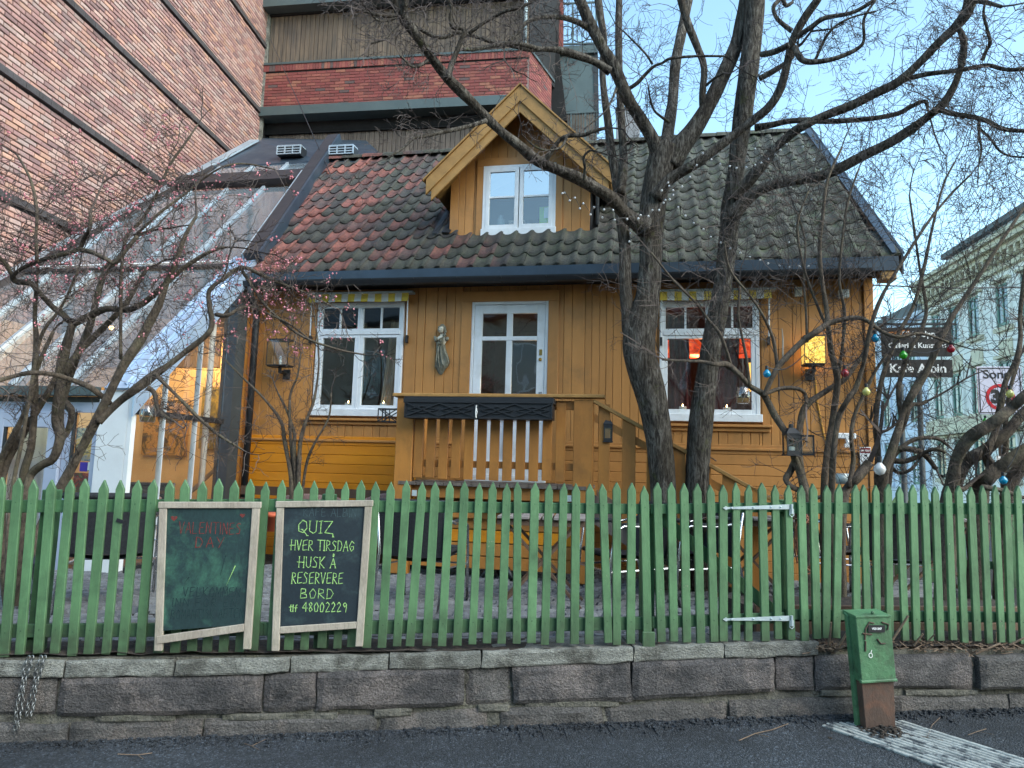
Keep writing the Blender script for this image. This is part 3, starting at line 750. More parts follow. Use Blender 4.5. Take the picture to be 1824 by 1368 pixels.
for i, (tx, bx) in enumerate(zip(TOPX, BOTX)):
    par = gate if i in TOPX_GATE else fence
    dt = random.uniform(-2.5, 2.5) + (7 if tx == 1147 else 0)
    ut, zt = S.at(tx, yt(tx) + dt, -.012); ub, zb = S.at(bx, yb(bx) + random.uniform(-3, 3), -.012)
    w = random.uniform(.0225, .0262)
    if tx > 1500: w *= .95
    d = Vector((ut - ub, zt - zb)); dn = d.normalized(); px_ = Vector((dn.y, -dn.x))
    P0 = Vector((ub, zb)); P1 = Vector((ut, zt))
    sh = P1 - dn * random.uniform(.048, .058)
    poly = [P0 - px_ * w, P0 + px_ * w, sh + px_ * w, P1 + px_ * random.uniform(-.004, .004), sh - px_ * w]
    v0 = -.024 + random.uniform(-.002, .002)
    pk = MB().prism([(p.x, p.y) for p in poly], v0, v0 + .022).build('picket', MT['green'], par, bevel=.0022)
    nl = MB()
    for f_ in (.135, .86):      # nail heads over the two rails
        q_ = P0 + (P1 - P0) * f_
        nl.lathe([(.0042, -.001), (.0042, .001), (.002, .0016)], (0, 0, 0), 6)
        for j_ in range(len(nl.v) - 18, len(nl.v)):
            a_, b_, c_ = nl.v[j_]; nl.v[j_] = (q_.x + random.uniform(-.0005, .0005) + a_, v0 - c_ - .0005, q_.y + b_)
    nl.build('nail', MT['green_rail'], pk)
    if random.random() < .30:
        f_ = random.uniform(.05, .75); q_ = P0 + (P1 - P0) * f_; sc = MB()
        for _ in range(random.randint(1, 4)):
            x_ = q_.x + random.uniform(-w * .7, w * .5); z_ = q_.y + random.uniform(-.03, .03); l_ = random.uniform(.004, .014); s_ = random.uniform(-.006, .006)
            sc.add([(x_, v0 - .0004, z_), (x_ + s_ + .003, v0 - .0004, z_ - l_), (x_ + .004, v0 - .0004, z_ - l_ * .2)], [(0, 1, 2)])
        sc.build('paint_chip', MT['frame_wood'], pk)
def rail(par, pxa, pxb, yta, yba, ytb, ybb, th=.03):
    (ua, z1), (_, z0) = S.at(pxa, yta, 0), S.at(pxa, yba, 0)
    (ub, z3), (_, z2) = S.at(pxb, ytb, 0), S.at(pxb, ybb, 0)
    MB().prism([(ua, z0), (ub, z2), (ub, z3), (ua, z1)], .0005, th).build('rail', MT['green_rail'], par, bevel=.003)
rail(fence, -60, 470, 891, 914, 889, 911); rail(fence, 470, 1157, 889, 911, 898, 916)
rail(fence, -60, 470, 1113, 1137, 1109, 1133); rail(fence, 470, 1157, 1109, 1133, 1099, 1122)
rail(gate, 1160, 1396, 898, 916, 895, 912); rail(gate, 1162, 1398, 1099, 1120, 1091, 1110)
rail(fence, 1399, 1890, 895, 915, 897, 917); rail(fence, 1401, 1890, 1086, 1104, 1092, 1110)
(ua, za), (ub, zb) = S.at(1176, 920, .03), S.at(1392, 1100, .03)
MB().bar((ua, .045, za), (ub, .045, zb), .022, .075, (0, 0, 1)).build('brace', MT['green_rail'], gate, bevel=.003)
for px, ytop in ((93, 872), (587, 880), (1153, 905), (1396, 890), (1870, 880)):
    u, z = S.at(px, ytop, .06)
    MB().box(u - .04, u + .04, .032, .10, .30, z).build('post', MT['green_rail'], fence, bevel=.004)
(u, z) = S.at(1154, 1125, -.03)
MB().box(u - .035, u + .04, -.045, -.026, z - .12, z).build('gate_stop', MT['green'], fence, bevel=.003)
for y in (905, 1104):
    (ua, za), (ub, zb) = S.at(1289, y, -.04), S.at(1411, y - 2, -.04)
    m = MB(); h = .0155
    m.prism([(ua, za), (ua + .02, za - .012), (ua + .03, za - .006), (ub - .012, zb - h), (ub - .012, zb + h), (ua + .03, za + .006), (ua + .02, za + .012)], -.031, -.0262)
    hg = m.build('hinge', MT['galv'], gate)
    b = MB()
    for f in (.15, .42, .72, .9): b.lathe([(.006, 0), (.006, .004), (.002, .006)], (0, 0, 0), 8)
    bm_ = MB()
    for f in (.12, .44, .70, .84):
        uu = ua + (ub - ua) * f; zz = za + (zb - za) * f
        bm_.ball((uu, -.033, zz), .006, 8, 4)
    bm_.build('bolt', MT['galv'], hg)
    MB().tube([(ub, -.036, zb - .045), (ub, -.036, zb + .018)], .008, 8).build('hinge_pin', MT['galv'], hg)
    MB().tube([(ub - .011, -.034, zb - .012), (ub - .013, -.034, zb - .052), (ub, -.034, zb - .062), (ub + .013, -.034, zb - .052), (ub + .011, -.034, zb - .012)], .003, 6).build('hinge_loop', MT['galv'], hg)

# side fence at the back right of the yard
back = thing('side_fence', 'second green picket fence behind the shrubs at the right end of the yard', 'fence', H, (3.98, .25, .5))
for i in range(15):
    u = 4.05 + i * .145
    z = 1.43 + random.uniform(-.01, .01) - .002 * i; v = .25 - i * .03
    MB().prism([(u - .034, .55), (u + .034, .55), (u + .034, z - .05), (u, z), (u - .034, z - .05)], v, v + .02).build('picket', MT['green'], back, bevel=.002)
for z0, z1 in ((1.2, 1.28), (.72, .80)):
    MB().slab([(3.98, .275, z0), (6.3, -.19, z0), (6.3, -.19, z1), (3.98, .275, z1)], (.2, -1, 0), .03).build('rail', MT['green_rail'], back)

# ------------------------------------------------------------------ stroke lettering for chalk writing
G = {
 'A': [[(0, 0), (.5, 1), (1, 0)], [(.18, .38), (.85, .38)]], 'B': [[(0, 0), (.05, 1), (.7, .95), (.75, .65), (.1, .52), (.85, .45), (.9, .1), (0, 0)]],
 'D': [[(.05, 0), (.05, 1), (.6, .92), (.95, .5), (.6, .05), (-.1, 0)]], 'E': [[(.9, 1), (.1, .95), (.05, .5), (.75, .55)], [(.05, .5), (.05, 0), (.9, .05)]],
 'F': [[(.9, 1), (.05, .96), (.05, 0)], [(.05, .5), (.7, .52)]], 'G': [[(.95, .8), (.5, 1), (.05, .5), (.5, 0), (.95, .2), (.9, .45), (.5, .42)]],
 'H': [[(.05, 1), (.0, 0)], [(.9, 1), (.88, 0)], [(-.25, .5), (.9, .5)]], 'I': [[(.3, 1), (.3, 0)], [(.1, 1), (.5, 1)], [(.1, 0), (.5, 0)]],
 'K': [[(.05, 1), (.05, 0)], [(.9, 1), (.08, .45), (.9, 0)]], 'L': [[(.1, 1), (.05, 0), (.85, .03)]], 'M': [[(0, 0), (.1, 1), (.5, .3), (.9, 1), (1, 0)]],
 'N': [[(0, 0), (.08, 1), (.85, 0), (.9, 1)]], 'O': [[(.5, 1), (.05, .6), (.2, .05), (.75, .05), (.95, .6), (.5, 1)]],
 'P': [[(.05, 0), (.1, 1), (.8, .9), (.8, .55), (.1, .48)]], 'Q': [[(.5, 1.05), (.0, .7), (.1, .15), (.6, .0), (1, .4), (.9, .9), (.5, 1.05)], [(.45, .3), (1.1, -.2)]],
 'R': [[(.05, 0), (.1, 1), (.75, .92), (.75, .6), (.1, .5), (.95, 0)]], 'S': [[(.85, .9), (.4, 1), (.1, .78), (.75, .4), (.65, .08), (.05, .05)]],
 'T': [[(-.15, 1), (1.1, 1)], [(.5, 1), (.5, 0)]], 'U': [[(.05, 1), (.1, .15), (.5, 0), (.85, .15), (.9, 1)]], 'V': [[(0, 1), (.45, 0), (.9, 1)]],
 'Y': [[(0, 1), (.45, .5)], [(.95, 1), (.35, 0)]], 'Z': [[(.05, 1), (.95, 1), (.05, .05), (1.05, -.05), (1.1, -.3)]],
 "Å": [[(0, 0), (.5, .9), (1, 0)], [(.2, .35), (.85, .35)], [(.5, 1.05), (.38, 1.2), (.5, 1.32), (.62, 1.2), (.5, 1.05)]],
 '0': [[(.5, 1), (.1, .6), (.25, .05), (.7, .05), (.9, .6), (.5, 1)]], '2': [[(.1, .8), (.45, 1), (.8, .75), (.1, .03), (.95, .08)]],
 '4': [[(.75, 0), (.7, 1), (0, .4), (1.05, .4)]], '8': [[(.5, .52), (.15, .78), (.5, 1), (.8, .78), (.2, .3), (.45, 0), (.85, .25), (.5, .52)]],
 '9': [[(.85, .75), (.5, 1), (.15, .75), (.45, .5), (.85, .75), (.7, 0)]], 't': [[(.45, 1), (.4, .1), (.7, 0)], [(.05, .65), (.9, .7)]],
 'l': [[(.4, 1), (.35, 0)]], 'f': [[(.8, .95), (.45, .9), (.4, 0)], [(.1, .55), (.8, .58)]], "'": [[(.3, 1.05), (.25, .8)]],
}
def write(mb, text, u, z, h, w, v, r, seed=1, gap=.38, slant=0.0, serif=False, rise=0.0):
    rr = random.Random(seed); x = u
    for ch in text:
        if ch == ' ': x += w * .75; continue
        g = G[ch]; ww = w * (.45 if ch in "IlQ'" and ch != 'Q' else 1)
        for st in g:
            pts = []
            for a, b in st:
                pts.append((x + a * ww + slant * b * h + rr.uniform(-.03, .03) * w, z + b * h + (x - u) * rise + rr.uniform(-.03, .03) * h))
            ends = [pts[0], pts[-1]]
            for (x0, z0), (x1, z1) in zip(pts, pts[1:]):
                mb.bar((x0, v, z0), (x1, v, z1), r * 2 * rr.uniform(.8, 1.2), .0012, (0, 1, 0))
            if serif:
                for ex, ez in ends:
                    mb.bar((ex - w * .14, v - .0002, ez), (ex + w * .14, v - .0002, ez), r * 1.4, .0012, (0, 1, 0))
        x += ww * (1 + gap)
    return x

def chalkboard(c, label, mat, low_tilt, seed):
    """c: the four corner pixels of the frame: top-left, top-right, bottom-left foot, bottom-right foot"""
    V = -.075
    (ul, zl), (ur, zr), (ubl, zbl), (ubr, zbr) = [S.at(x, y, V) for x, y in c]
    t = thing('chalkboard', label, 'chalkboard', S, ((ubl + ubr) / 2, V, min(zbl, zbr)), 'chalkboards hung on the fence')
    sw = .042; th = .026
    def leg(x0, z0, x1, z1, w0): return MB().prism([(x0, z0), (x0 + w0, z0), (x1 + w0, z1), (x1, z1)], V, V + th)
    leg(ubl, zbl, ul, zl - .036, sw).build('leg', MT['frame_wood'], t, bevel=.003)
    leg(ubr - sw, zbr, ur - sw, zr - .036, sw).build('leg', MT['frame_wood'], t, bevel=.003)
    MB().prism([(ul - .006, zl - .036), (ur + .006, zr - .036), (ur + .006, zr), (ul - .006, zl)], V - .003, V + th).build('top_rail', MT['frame_wood'], t, bevel=.003)
    fb = .125
    la = (ubl + (ul - ubl) * fb, zbl + (zl - zbl) * fb); lb = (ubr + (ur - ubr) * fb, zbr + (zr - zbr) * fb)
    if low_tilt:
        MB().prism([(la[0] + sw * .3, la[1] - .065), (lb[0] - sw, lb[1] - .005), (lb[0] - sw, lb[1] + .037), (la[0] + sw * .3, la[1] - .022)], V - .004, V + .016).build('lower_rail', MT['frame_wood'], t, bevel=.003, label='lower rail hanging down at its left end')
    else:
        MB().prism([(la[0] + sw, la[1] - .01), (lb[0] - sw, lb[1] - .004), (lb[0] - sw, lb[1] + .034), (la[0] + sw, la[1] + .028)], V + .001, V + .02).build('lower_rail', MT['frame_wood'], t, bevel=.003)
    z0 = la[1] + (.006 if low_tilt else .026)
    MB().prism([(la[0] + sw - .004, z0), (lb[0] - sw + .004, lb[1] + (.03 if low_tilt else .03)), (ur - sw + .002, zr - .034), (ul + sw - .002, zl - .034)], V + .010, V + .022).build('slate', mat, t)
    return t, V + .0092, (ul + sw, zl - .036, ur - sw, zr - .036, la[0] + sw, z0)
t1, vt, bx1 = chalkboard([(284, 894), (463, 894), (274, 1160), (446, 1157)], "left chalkboard, green smeared, fading red VALENTINES DAY, lower frame rail hanging askew", MT['chalkgreen'], True, 1)
def wpx(text, px, py, hpx, wpx_, mat, par, r, seed, **kw):
    u, z = S.at(px, py, vt); k = 4.3 / 1265
    m = MB(); write(m, text, u, z, hpx * k, wpx_ * k, vt, r, seed, **kw); m.build('writing', mat, par)
wpx('VALENTINES', 318, 950, 19, 8.6, MT['chalkred'], t1, .0016, 2, gap=.26)
wpx('DAY', 348, 975, 17, 12, MT['chalkred'], t1, .002, 3)
wpx('VELKOMMEN', 326, 1062, 15, 8, MT['chalkdark'], t1, .002, 4, gap=.3)
wpx('INN FOR EN', 306, 1080, 13, 9, MT['chalkdark'], t1, .0018, 5)
wpx('ROMANTISK AFTEN', 304, 1103, 15, 6.5, MT['chalkdark'], t1, .0018, 6, gap=.28, rise=.03)
for px, py, s in ((310, 923, 1.0), (432, 918, .8)):
    u, z = S.at(px, py, vt); m = MB(); r = .016 * s
    pts = []
    for k in range(16):
        a = 2 * PI * k / 16
        pts.append((u + r * 1.15 * (math.sin(a) ** 3), z + r * (.85 * math.cos(a) - .35 * math.cos(2 * a) - .12 * math.cos(3 * a))))
    m.prism(list(reversed(pts)), vt - .0008, vt + .0004); m.build('chalk_heart', MT['chalkred'], t1)
for a, b in (((403, 1043), (419, 1008)), ((391, 1030), (402, 990)), ((327, 1040), (337, 1028))):
    (u0, z0), (u1, z1) = S.at(*a, vt), S.at(*b, vt); m = MB()
    m.prism([(u0, z0), (u1 + .003, z1), (u1 - .002, z1 + .002)], vt - .0008, vt + .0004)
    m.build('scratch', MT['chalklime'] if a[0] == 403 else MT['chalkdark'], t1)
t2, vt, bx2 = chalkboard([(493, 893), (663, 891), (483, 1160), (646, 1152)], "right chalkboard, blue-black, with a quiz notice in lime chalk", MT['chalkboard'], False, 2)
wpx('QUIZ', 531, 949, 20, 14, MT['chalklime'], t2, .0022, 12, gap=.25, serif=True)
wpx('HVER TIRSDAG', 518, 980, 17, 7.6, MT['chalklime'], t2, .0018, 13, gap=.26, serif=True)
wpx('HUSK Å', 532, 1011, 18, 9, MT['chalklime'], t2, .0018, 14, gap=.25, serif=True)
wpx('RESERVERE', 519, 1039, 18, 7.4, MT['chalklime'], t2, .0018, 15, gap=.3, serif=True)
wpx('BORD', 535, 1066, 16, 11, MT['chalklime'], t2, .0018, 16, gap=.3)
wpx('tlf', 514, 1090, 12, 7, MT['chalklime'], t2, .0022, 17, gap=-.2)
wpx('48002229', 538, 1090, 16, 8.2, MT['chalklime'], t2, .0019, 18, gap=.14)
wpx('KAFE ALBIN', 540, 919, 14, 8, MT['chalkfaint'], t2, .0010, 19, gap=.25)

# ------------------------------------------------------------------ green cabinet leaning out of the pavement
cu = 2.16
cab = thing('utility_cabinet', 'small green steel cable cabinet leaning on a rusty brown post in front of the wall', 'utility cabinet', S, (cu, -.3, .15))
def tp(px, py, v=-.3): return S.at(px, py, v)
bl, br, tl, tr = tp(1535, 1216), tp(1597, 1212), tp(1524, 1099), tp(1586, 1097)
def hexa(m, f4, v0, dv, lean=0):
    """front face f4 = bl, br, tr, tl in (u,z); pushed back by dv"""
    a = [(x, v0, z) for x, z in f4]; b = [(x - .004, v0 + dv, z + (.012 if i > 1 else 0)) for i, (x, z) in enumerate(f4)]
    m.add(a + b, [(0, 1, 2, 3), (7, 6, 5, 4), (0, 4, 5, 1), (1, 5, 6, 2), (2, 6, 7, 3), (3, 7, 4, 0)]); return m
hexa(MB(), [bl, br, tr, tl], -.30, .10).build('housing', MT['cabgreen'], cab, bevel=.004)
hexa(MB(), [(bl[0] + .008, bl[1] - .0), (br[0] - .006, br[1]), (br[0] - .004, .12), (bl[0] + .03, .12)], -.285, .10).build('lower_post', MT['rust'], cab, bevel=.003)
m = MB(); w = .014
hexa(m, [(bl[0] - .004, bl[1] - .004), (br[0] + .004, br[1] - .004), (br[0] + .003, br[1] + .008), (bl[0] - .003, bl[1] + .008)], -.306, .02)
hexa(m, [(tl[0] - .004, tl[1] - .006), (tr[0] + .004, tr[1] - .006), (tr[0] - .002, tr[1] + .006), (tl[0] - .002, tl[1] + .006)], -.306, .13)
m.build('door_rim', MT['cabgreen'], cab, bevel=.002)
MB().ball((tl[0] * .5 + tr[0] * .5 + .01, -.28, tr[1] + .014), .010, 8, 5).tube([(tl[0] * .5 + tr[0] * .5 + .01, -.28, tr[1]), (tl[0] * .5 + tr[0] * .5 + .01, -.28, tr[1] + .022)], .005, 6).build('lifting_eye', MT['cabgreen'], cab)
a, b = tp(1545, 1113), tp(1575, 1126)
pl = MB().box(a[0], b[0], -.309, -.305, b[1], a[1]).build('number_plate', MT['signink'], cab)
# narrow green board behind its left side
bl2, tl2 = tp(1528, 1280, -.2), tp(1503, 1094, -.2)
hexa(MB(), [(bl2[0] - .02, .12), (bl2[0] + .01, .12), (tl2[0] + .028, tl2[1]), (tl2[0] + .0, tl2[1])], -.235, .03).build('side_board', MT['cabgreen'], cab, bevel=.003)
# rusty clamp and brown drips
for pts in ([(1540, 1140), (1541, 1120), (1548, 1108), (1556, 1110)], [(1541, 1142), (1541, 1160)], [(1570, 1108), (1582, 1112), (1580, 1122)], [(1562, 1138), (1568, 1146), (1576, 1146)], [(1536, 1128), (1552, 1130)]):
    MB().tube([(tp(*p)[0], -.3045, tp(*p)[1]) for p in pts], .0045, 6).build('rust_drip', MT['rust'], cab)
# a few round stickers: a white sketched fruit shape
m = MB(); c = tp(1550, 1167)
for k in range(12):
    a0, a1 = 2 * PI * k / 12, 2 * PI * (k + 1) / 12
    m.bar((c[0] + .011 * math.cos(a0), -.3047, c[1] + .013 * math.sin(a0)), (c[0] + .011 * math.cos(a1), -.3047, c[1] + .013 * math.sin(a1)), .004, .001, (0, 1, 0))
m.bar((c[0] + .002, -.3047, c[1] + .013), (c[0] + .007, -.3047, c[1] + .03), .004, .001, (0, 1, 0))
m.build('sticker', MT['signwhite'], cab)

def text_mesh(txt, size, mat, bold=0.0, extrude=.0008, align='CENTER'):
    c = bpy.data.curves.new('lettering', 'FONT'); c.body = txt; c.size = size; c.extrude = extrude; c.offset = bold
    c.align_x = align; c.align_y = 'CENTER'
    ob = bpy.data.objects.new('lettering', c); COL.objects.link(ob)
    dg = bpy.context.evaluated_depsgraph_get()
    me = bpy.data.meshes.new_from_object(ob.evaluated_get(dg))
    bpy.data.objects.remove(ob); me.materials.clear(); me.materials.append(mat)
    return me
def put_text(txt, size, mat, parent, u, v, z, bold=0.0, sx=1.0, name='lettering', serif=False):
    me = text_mesh(txt, size, mat, bold)
    o = link(me, name, parent, Vector((u, v, z)) - origin(parent), (PI / 2, 0, 0))
    o.scale = (sx, 1, 1)
    return o
ca = tp(1560, 1119.5)
put_text('VS31347', .017, MT['signwhite'], cab, ca[0], -.3095, ca[1], .0006, 1.0)

# grit heaped at the foot of the cabinet
m = MB(); random.seed(31)
for i in range(420):
    u = cu + .0 + random.gauss(0, .09); v = -.30 + random.gauss(0, .05); h = max(0, .03 - ((u - cu) ** 2) * 1.5)
    r = random.uniform(.003, .009); z = street_z(u) + random.uniform(0, h)
    m.box(u - r, u + r, v - r, v + r, z - r * .7, z + r * .7)
solo(m, 'grit', MT['soil'], 'small heap of grit and soil at the foot of the green cabinet', 'grit', S, kind='stuff', o=(0, 0, 0))

# ------------------------------------------------------------------ chains hanging from the fence
lk = MB(); n = 8
lp = []
for k in range(n + 1):
    a = 2 * PI * k / n
    lp.append((.0078 * math.cos(a), 0, .0145 * math.sin(a)))
lk.tube(lp, .0032, 5, cap=False)
LINK = lk.mesh('link', MT['chain'], smooth=True)
chains = [([(54, 1172), (48, 1190), (40, 1225), (34, 1260), (30, 1290), (27, 1310)], 'longer chain of two grey steel chains hanging over the wall under the fence, left', -.075),
          ([(76, 1172), (70, 1190), (64, 1215), (58, 1240), (52, 1268), (50, 1284)], 'shorter chain of two grey steel chains hanging over the wall under the fence, right', -.075)]
for pts, lab, v in chains:
    P = [Vector((*S.at(x, y, v)[:1], v, S.at(x, y, v)[1])) for x, y in pts]
    t = thing('chain', lab, 'chain', S, tuple(P[-1]), 'steel chains hanging over the wall')
    for side in (0, 1):
        acc = 0; L = sum((b - a).length for a, b in zip(P, P[1:])); step = .0225; n = int(L / step)
        for i in range(n):
            s = i * step; a = P[0]
            for p, q in zip(P, P[1:]):
                d = (q - p).length
                if s <= d: pos = p + (q - p) * (s / d); dr = (q - p).normalized(); break
                s -= d
            ox = (.009 + .004 * math.sin(i * .7)) * (1 if side else -1)
            link(LINK, 'link', t, pos + Vector((ox, .002 * side, 0)) - Vector(P[-1]), (0, math.atan2(-dr.x, -dr.z) + random.uniform(-.25, .25), (PI / 2 if i % 2 else 0) + random.uniform(-.4, .4)))
# ------------------------------------------------------------------ the yellow timber house
HOUSE_L, HOUSE_R = -3.40, 3.96
def roof_z(v): return 3.93 + .95 * (v + .3)
RP = math.atan(.95)
def roofpt(px, py, dz=0.0):
    """point of the (shared) roof plane behind a photo pixel, in house frame coordinates"""
    d = ray(px, py); vv = d.dot(H.v); c = (EYE - H.o).dot(H.v)
    t = (3.93 + dz + .95 * (c + .3) - EYE.z) / (d.z - .95 * vv); P = EYE + d * t
    return H.loc(P)
house = thing('timber_house', 'small old ochre yellow timber house with white windows and a mossy red tile roof', 'house', H, (0, 0, 0))
WINL = (-2.50, -1.36, 2.24, 3.60)
WINR = (1.70, 2.78, 2.235, 3.545)
DOOR = (-.51, .42, 1.50, 3.58)
OPEN = [WINL, WINR, DOOR]
# wall body (with real openings)
m = MB()
xs = sorted({HOUSE_L, HOUSE_R} | {o[0] for o in OPEN} | {o[1] for o in OPEN})
for a, b in zip(xs, xs[1:]):
    op = [o for o in OPEN if o[0] <= a and b <= o[1]]
    if op: m.box(a, b, 0, .13, .45, op[0][2]); m.box(a, b, 0, .13, op[0][3], 3.95)
    else: m.box(a, b, 0, .13, .45, 3.95)
m.box(HOUSE_L, HOUSE_L + .1, .13, 5.0, .45, 4.3); m.box(HOUSE_R - .1, HOUSE_R, .13, 5.2, .45, 4.3)
m.prism([(HOUSE_L, .45), (HOUSE_R, .45), (HOUSE_R, 4.3), (HOUSE_L, 4.3)], 5.0, 5.1)
m.build('wall', MT['ochre'], house)
# gable triangles
m = MB()
for u in (HOUSE_L, HOUSE_R - .1):
    a = [(u, .0, 3.95), (u, 5.1, 3.95), (u, 5.1, 4.4), (u, 2.62, roof_z(2.62) - .12), (u, .05, 4.15)]
    m.add(a + [(x + .1, y, z) for x, y, z in a], [(0, 1, 2, 3, 4), (9, 8, 7, 6, 5)] + [(i, (i + 1) % 5, 5 + (i + 1) % 5, 5 + i) for i in range(5)])
m.build('gable', MT['ochre'], house)
random.seed(4)
# vertical tongue-and-groove boards
TRIM = .105
u = HOUSE_L + .10; bi = 0
blocked = [(WINL[0] - .02, WINL[1] + .02, WINL[2] - .12, 3.75), (WINR[0] - .02, WINR[1] + .02, WINR[2] - .12, 3.75), (DOOR[0] - TRIM, DOOR[1] + TRIM, 1.4, 3.70)]
while u < HOUSE_R - .12:
    w = random.choice([.078, .09, .098, .112, .15]); e = min(u + w, HOUSE_R - .10)
    for b in blocked:      # do not let one board straddle an edge
        for ed in (b[0], b[1]):
            if u < ed - .03 < e - .03 or (u < ed < e): e = ed
    if e - u < .02: u = e + .0001; continue
    segs = [(1.905, 3.78)]
    for b in blocked:
        if u >= b[0] - 1e-4 and e <= b[1] + 1e-4:
            new = []
            for z0, z1 in segs:
                if b[2] > z0: new.append((z0, b[2]))
                if b[3] < z1: new.append((b[3], z1))
            segs = new
    for z0, z1 in segs:
        if z1 - z0 < .03: continue
        MB().box(u + .0015, e - .0035, -.022 - random.uniform(0, .003), -.001, z0, z1).build('vertical_board', MT['ochre'], house, bevel=.0035)
    u = e
# horizontal boards of the base
z = .47; k = 0
while z < 1.84:
    h = .113
    parts_ = ((HOUSE_L + .10, -1.12), (-1.12, .95), (.95, HOUSE_R - .10))
    if z + h > 1.46: parts_ = ((HOUSE_L + .10, -1.12), (-1.12, DOOR[0] - .125), (DOOR[1] + .125, HOUSE_R - .10))
    for a, b in parts_:
        MB().prism([(a, z), (b - .002, z), (b - .002, z + h - .004), (a, z + h - .004)], -.030 - random.uniform(0, .003), -.001).build('horizontal_board', MT['ochre_gloss'] if a < -2 else MT['ochre'], house, bevel=.004)
    z += h; k += 1
for a, b in ((HOUSE_L + .10, DOOR[0] - .125), (DOOR[1] + .125, HOUSE_R - .10)): MB().box(a, b, -.052, -.001, 1.868, 1.898).build('drip_moulding', MT['ochre'], house, bevel=.005)
for a, b in ((HOUSE_L - .02, HOUSE_L + .095), (HOUSE_R - .095, HOUSE_R + .0)):
    MB().box(a, b, -.045, .10, .46, 3.80).build('corner_board', MT['ochre'], house, bevel=.005)
MB().box(-2.93, -2.80, -.04, -.024, 3.42, 3.62).build('wall_vent', MT['ochre'], house)
m = MB()
for i in range(8): m.box(-2.92, -2.81, -.046, -.038, 3.43 + i * .023, 3.442 + i * .023)
m.build('vent_slat', MT['ochre_dk'], house)
# casings, architraves
def casing(o, sill=True):
    a, b, c, d = o
    if sill:
        MB().box(a - .13, b + .12, -.085, -.003, c - .115, c - .085).build('window_sill', MT['ochre'], house, bevel=.006)
        MB().box(a - .11, b + .10, -.05, -.003, c - .16, c - .117).build('sill_apron', MT['ochre'], house, bevel=.004)
for o in (WINL, WINR): casing(o)
for a, b in ((DOOR[0] - TRIM - .02, DOOR[0]), (DOOR[1], DOOR[1] + TRIM + .02)):
    MB().box(a, b, -.042, -.001, 1.45, DOOR[3]).build('door_casing', MT['ochre'], house, bevel=.004)
MB().box(DOOR[0] - TRIM - .02, DOOR[1] + TRIM + .02, -.046, -.001, DOOR[3], DOOR[3] + .13).build('door_casing', MT['ochre'], house, bevel=.004)

def pane(par, a, b, c, d, v, mat=None):
    return MB().box(a, b, v, v + .004, c, d).build('glass_pane', mat or MT['glass'], par)
def window(o, slant=0.0):
    a, b, c, d = o
    w = MB(); T = .042; v0, v1 = -.035, .07
    w.box(a, a + T, v0, v1, c, d); w.box(b - T, b, v0, v1, c, d)
    w.box(a + T, b - T, v0, v1, d - T, d); w.box(a - .02, b + .02, v0 - .03, v1, c - .055, c + .03)
    tz = c + (d - c) * .70
    w.box(a + T, b - T, v0 - .006, v1, tz, tz + .055)
    root = w.build('window', MT['white'], house, bevel=.004)
    mid = (a + b) / 2
    # lower casements
    for x0, x1 in ((a + T, mid - .012), (mid + .012, b - T)):
        s = MB(); F_ = .046; z0, z1 = c + .03, tz
        s.box(x0, x0 + F_, -.028, .02, z0, z1); s.box(x1 - F_, x1, -.028, .02, z0, z1)
        s.box(x0 + F_, x1 - F_, -.028, .02, z1 - F_ * .8, z1); s.box(x0 + F_, x1 - F_, -.028, .02, z0, z0 + F_ * 1.1)
        s.build('sash', MT['white'], root, bevel=.003)
        pane(root, x0 + F_, x1 - F_, z0 + F_ * 1.1, z1 - F_ * .8, -.006)
        hg = MB()
        for zz in (z0 + .09, z1 - .1):
            xx = x0 + .008 if x0 < mid - .1 else x1 - .008
            hg.box(xx - .02, xx + .02, -.031, -.028, zz - .03, zz + .03)
        hg.build('hinge_plate', MT['white'], root)
    MB().box(mid - .012, mid + .012, -.034, .05, c + .03, tz).build('mullion', MT['white'], root)
    # upper lights
    for x0, x1 in ((a + T, mid - .012), (mid + .012, b - T)):
        s = MB(); F_ = .024; z0, z1 = tz + .055, d - T
        s.box(x0, x0 + F_, -.022, .02, z0, z1); s.box(x1 - F_, x1, -.022, .02, z0, z1)
        s.box(x0 + F_, x1 - F_, -.022, .02, z1 - F_, z1); s.box(x0 + F_, x1 - F_, -.022, .02, z0, z0 + F_)
        xm = (x0 + x1) / 2; s.box(xm - .011, xm + .011, -.018, .015, z0 + F_, z1 - F_)
        s.build('sash', MT['white'], root, bevel=.002)
        pane(root, x0 + F_, xm - .011, z0 + F_, z1 - F_, -.004); pane(root, xm + .011, x1 - F_, z0 + F_, z1 - F_, -.004)
    MB().box(mid - .012, mid + .012, -.03, .05, tz + .055, d - T).build('mullion', MT['white'], root)
    return root
wl_ = window(WINL); wr_ = window(WINR)
# door with four panes over a panel
a, b, c, d = DOOR
df = MB(); T = .034
df.box(a, a + T, -.03, .08, c, d); df.box(b - T, b, -.03, .08, c, d); df.box(a + T, b - T, -.03, .08, d - T, d); df.box(a - .01, b + .01, -.07, .08, c - .05, c + .012)
df.build('door_frame', MT['white'], house, bevel=.004)
dm = MB(); x0, x1 = a + T + .003, b - T - .003; st = .095; zt = d - T - .004; mid = (x0 + x1) / 2
zr1 = 3.11; zr0 = 2.28
dm.box(x0, x0 + st, -.02, .025, c + .015, zt); dm.box(x1 - st, x1, -.02, .025, c + .015, zt)
dm.box(x0 + st, x1 - st, -.02, .025, zt - .105, zt); dm.box(x0 + st, x1 - st, -.02, .025, zr1, zr1 + .05)
dm.box(x0 + st, x1 - st, -.02, .025, c + .015, c + .2); dm.box(x0 + st, x1 - st, -.02, .025, zr0 - .12, zr0)
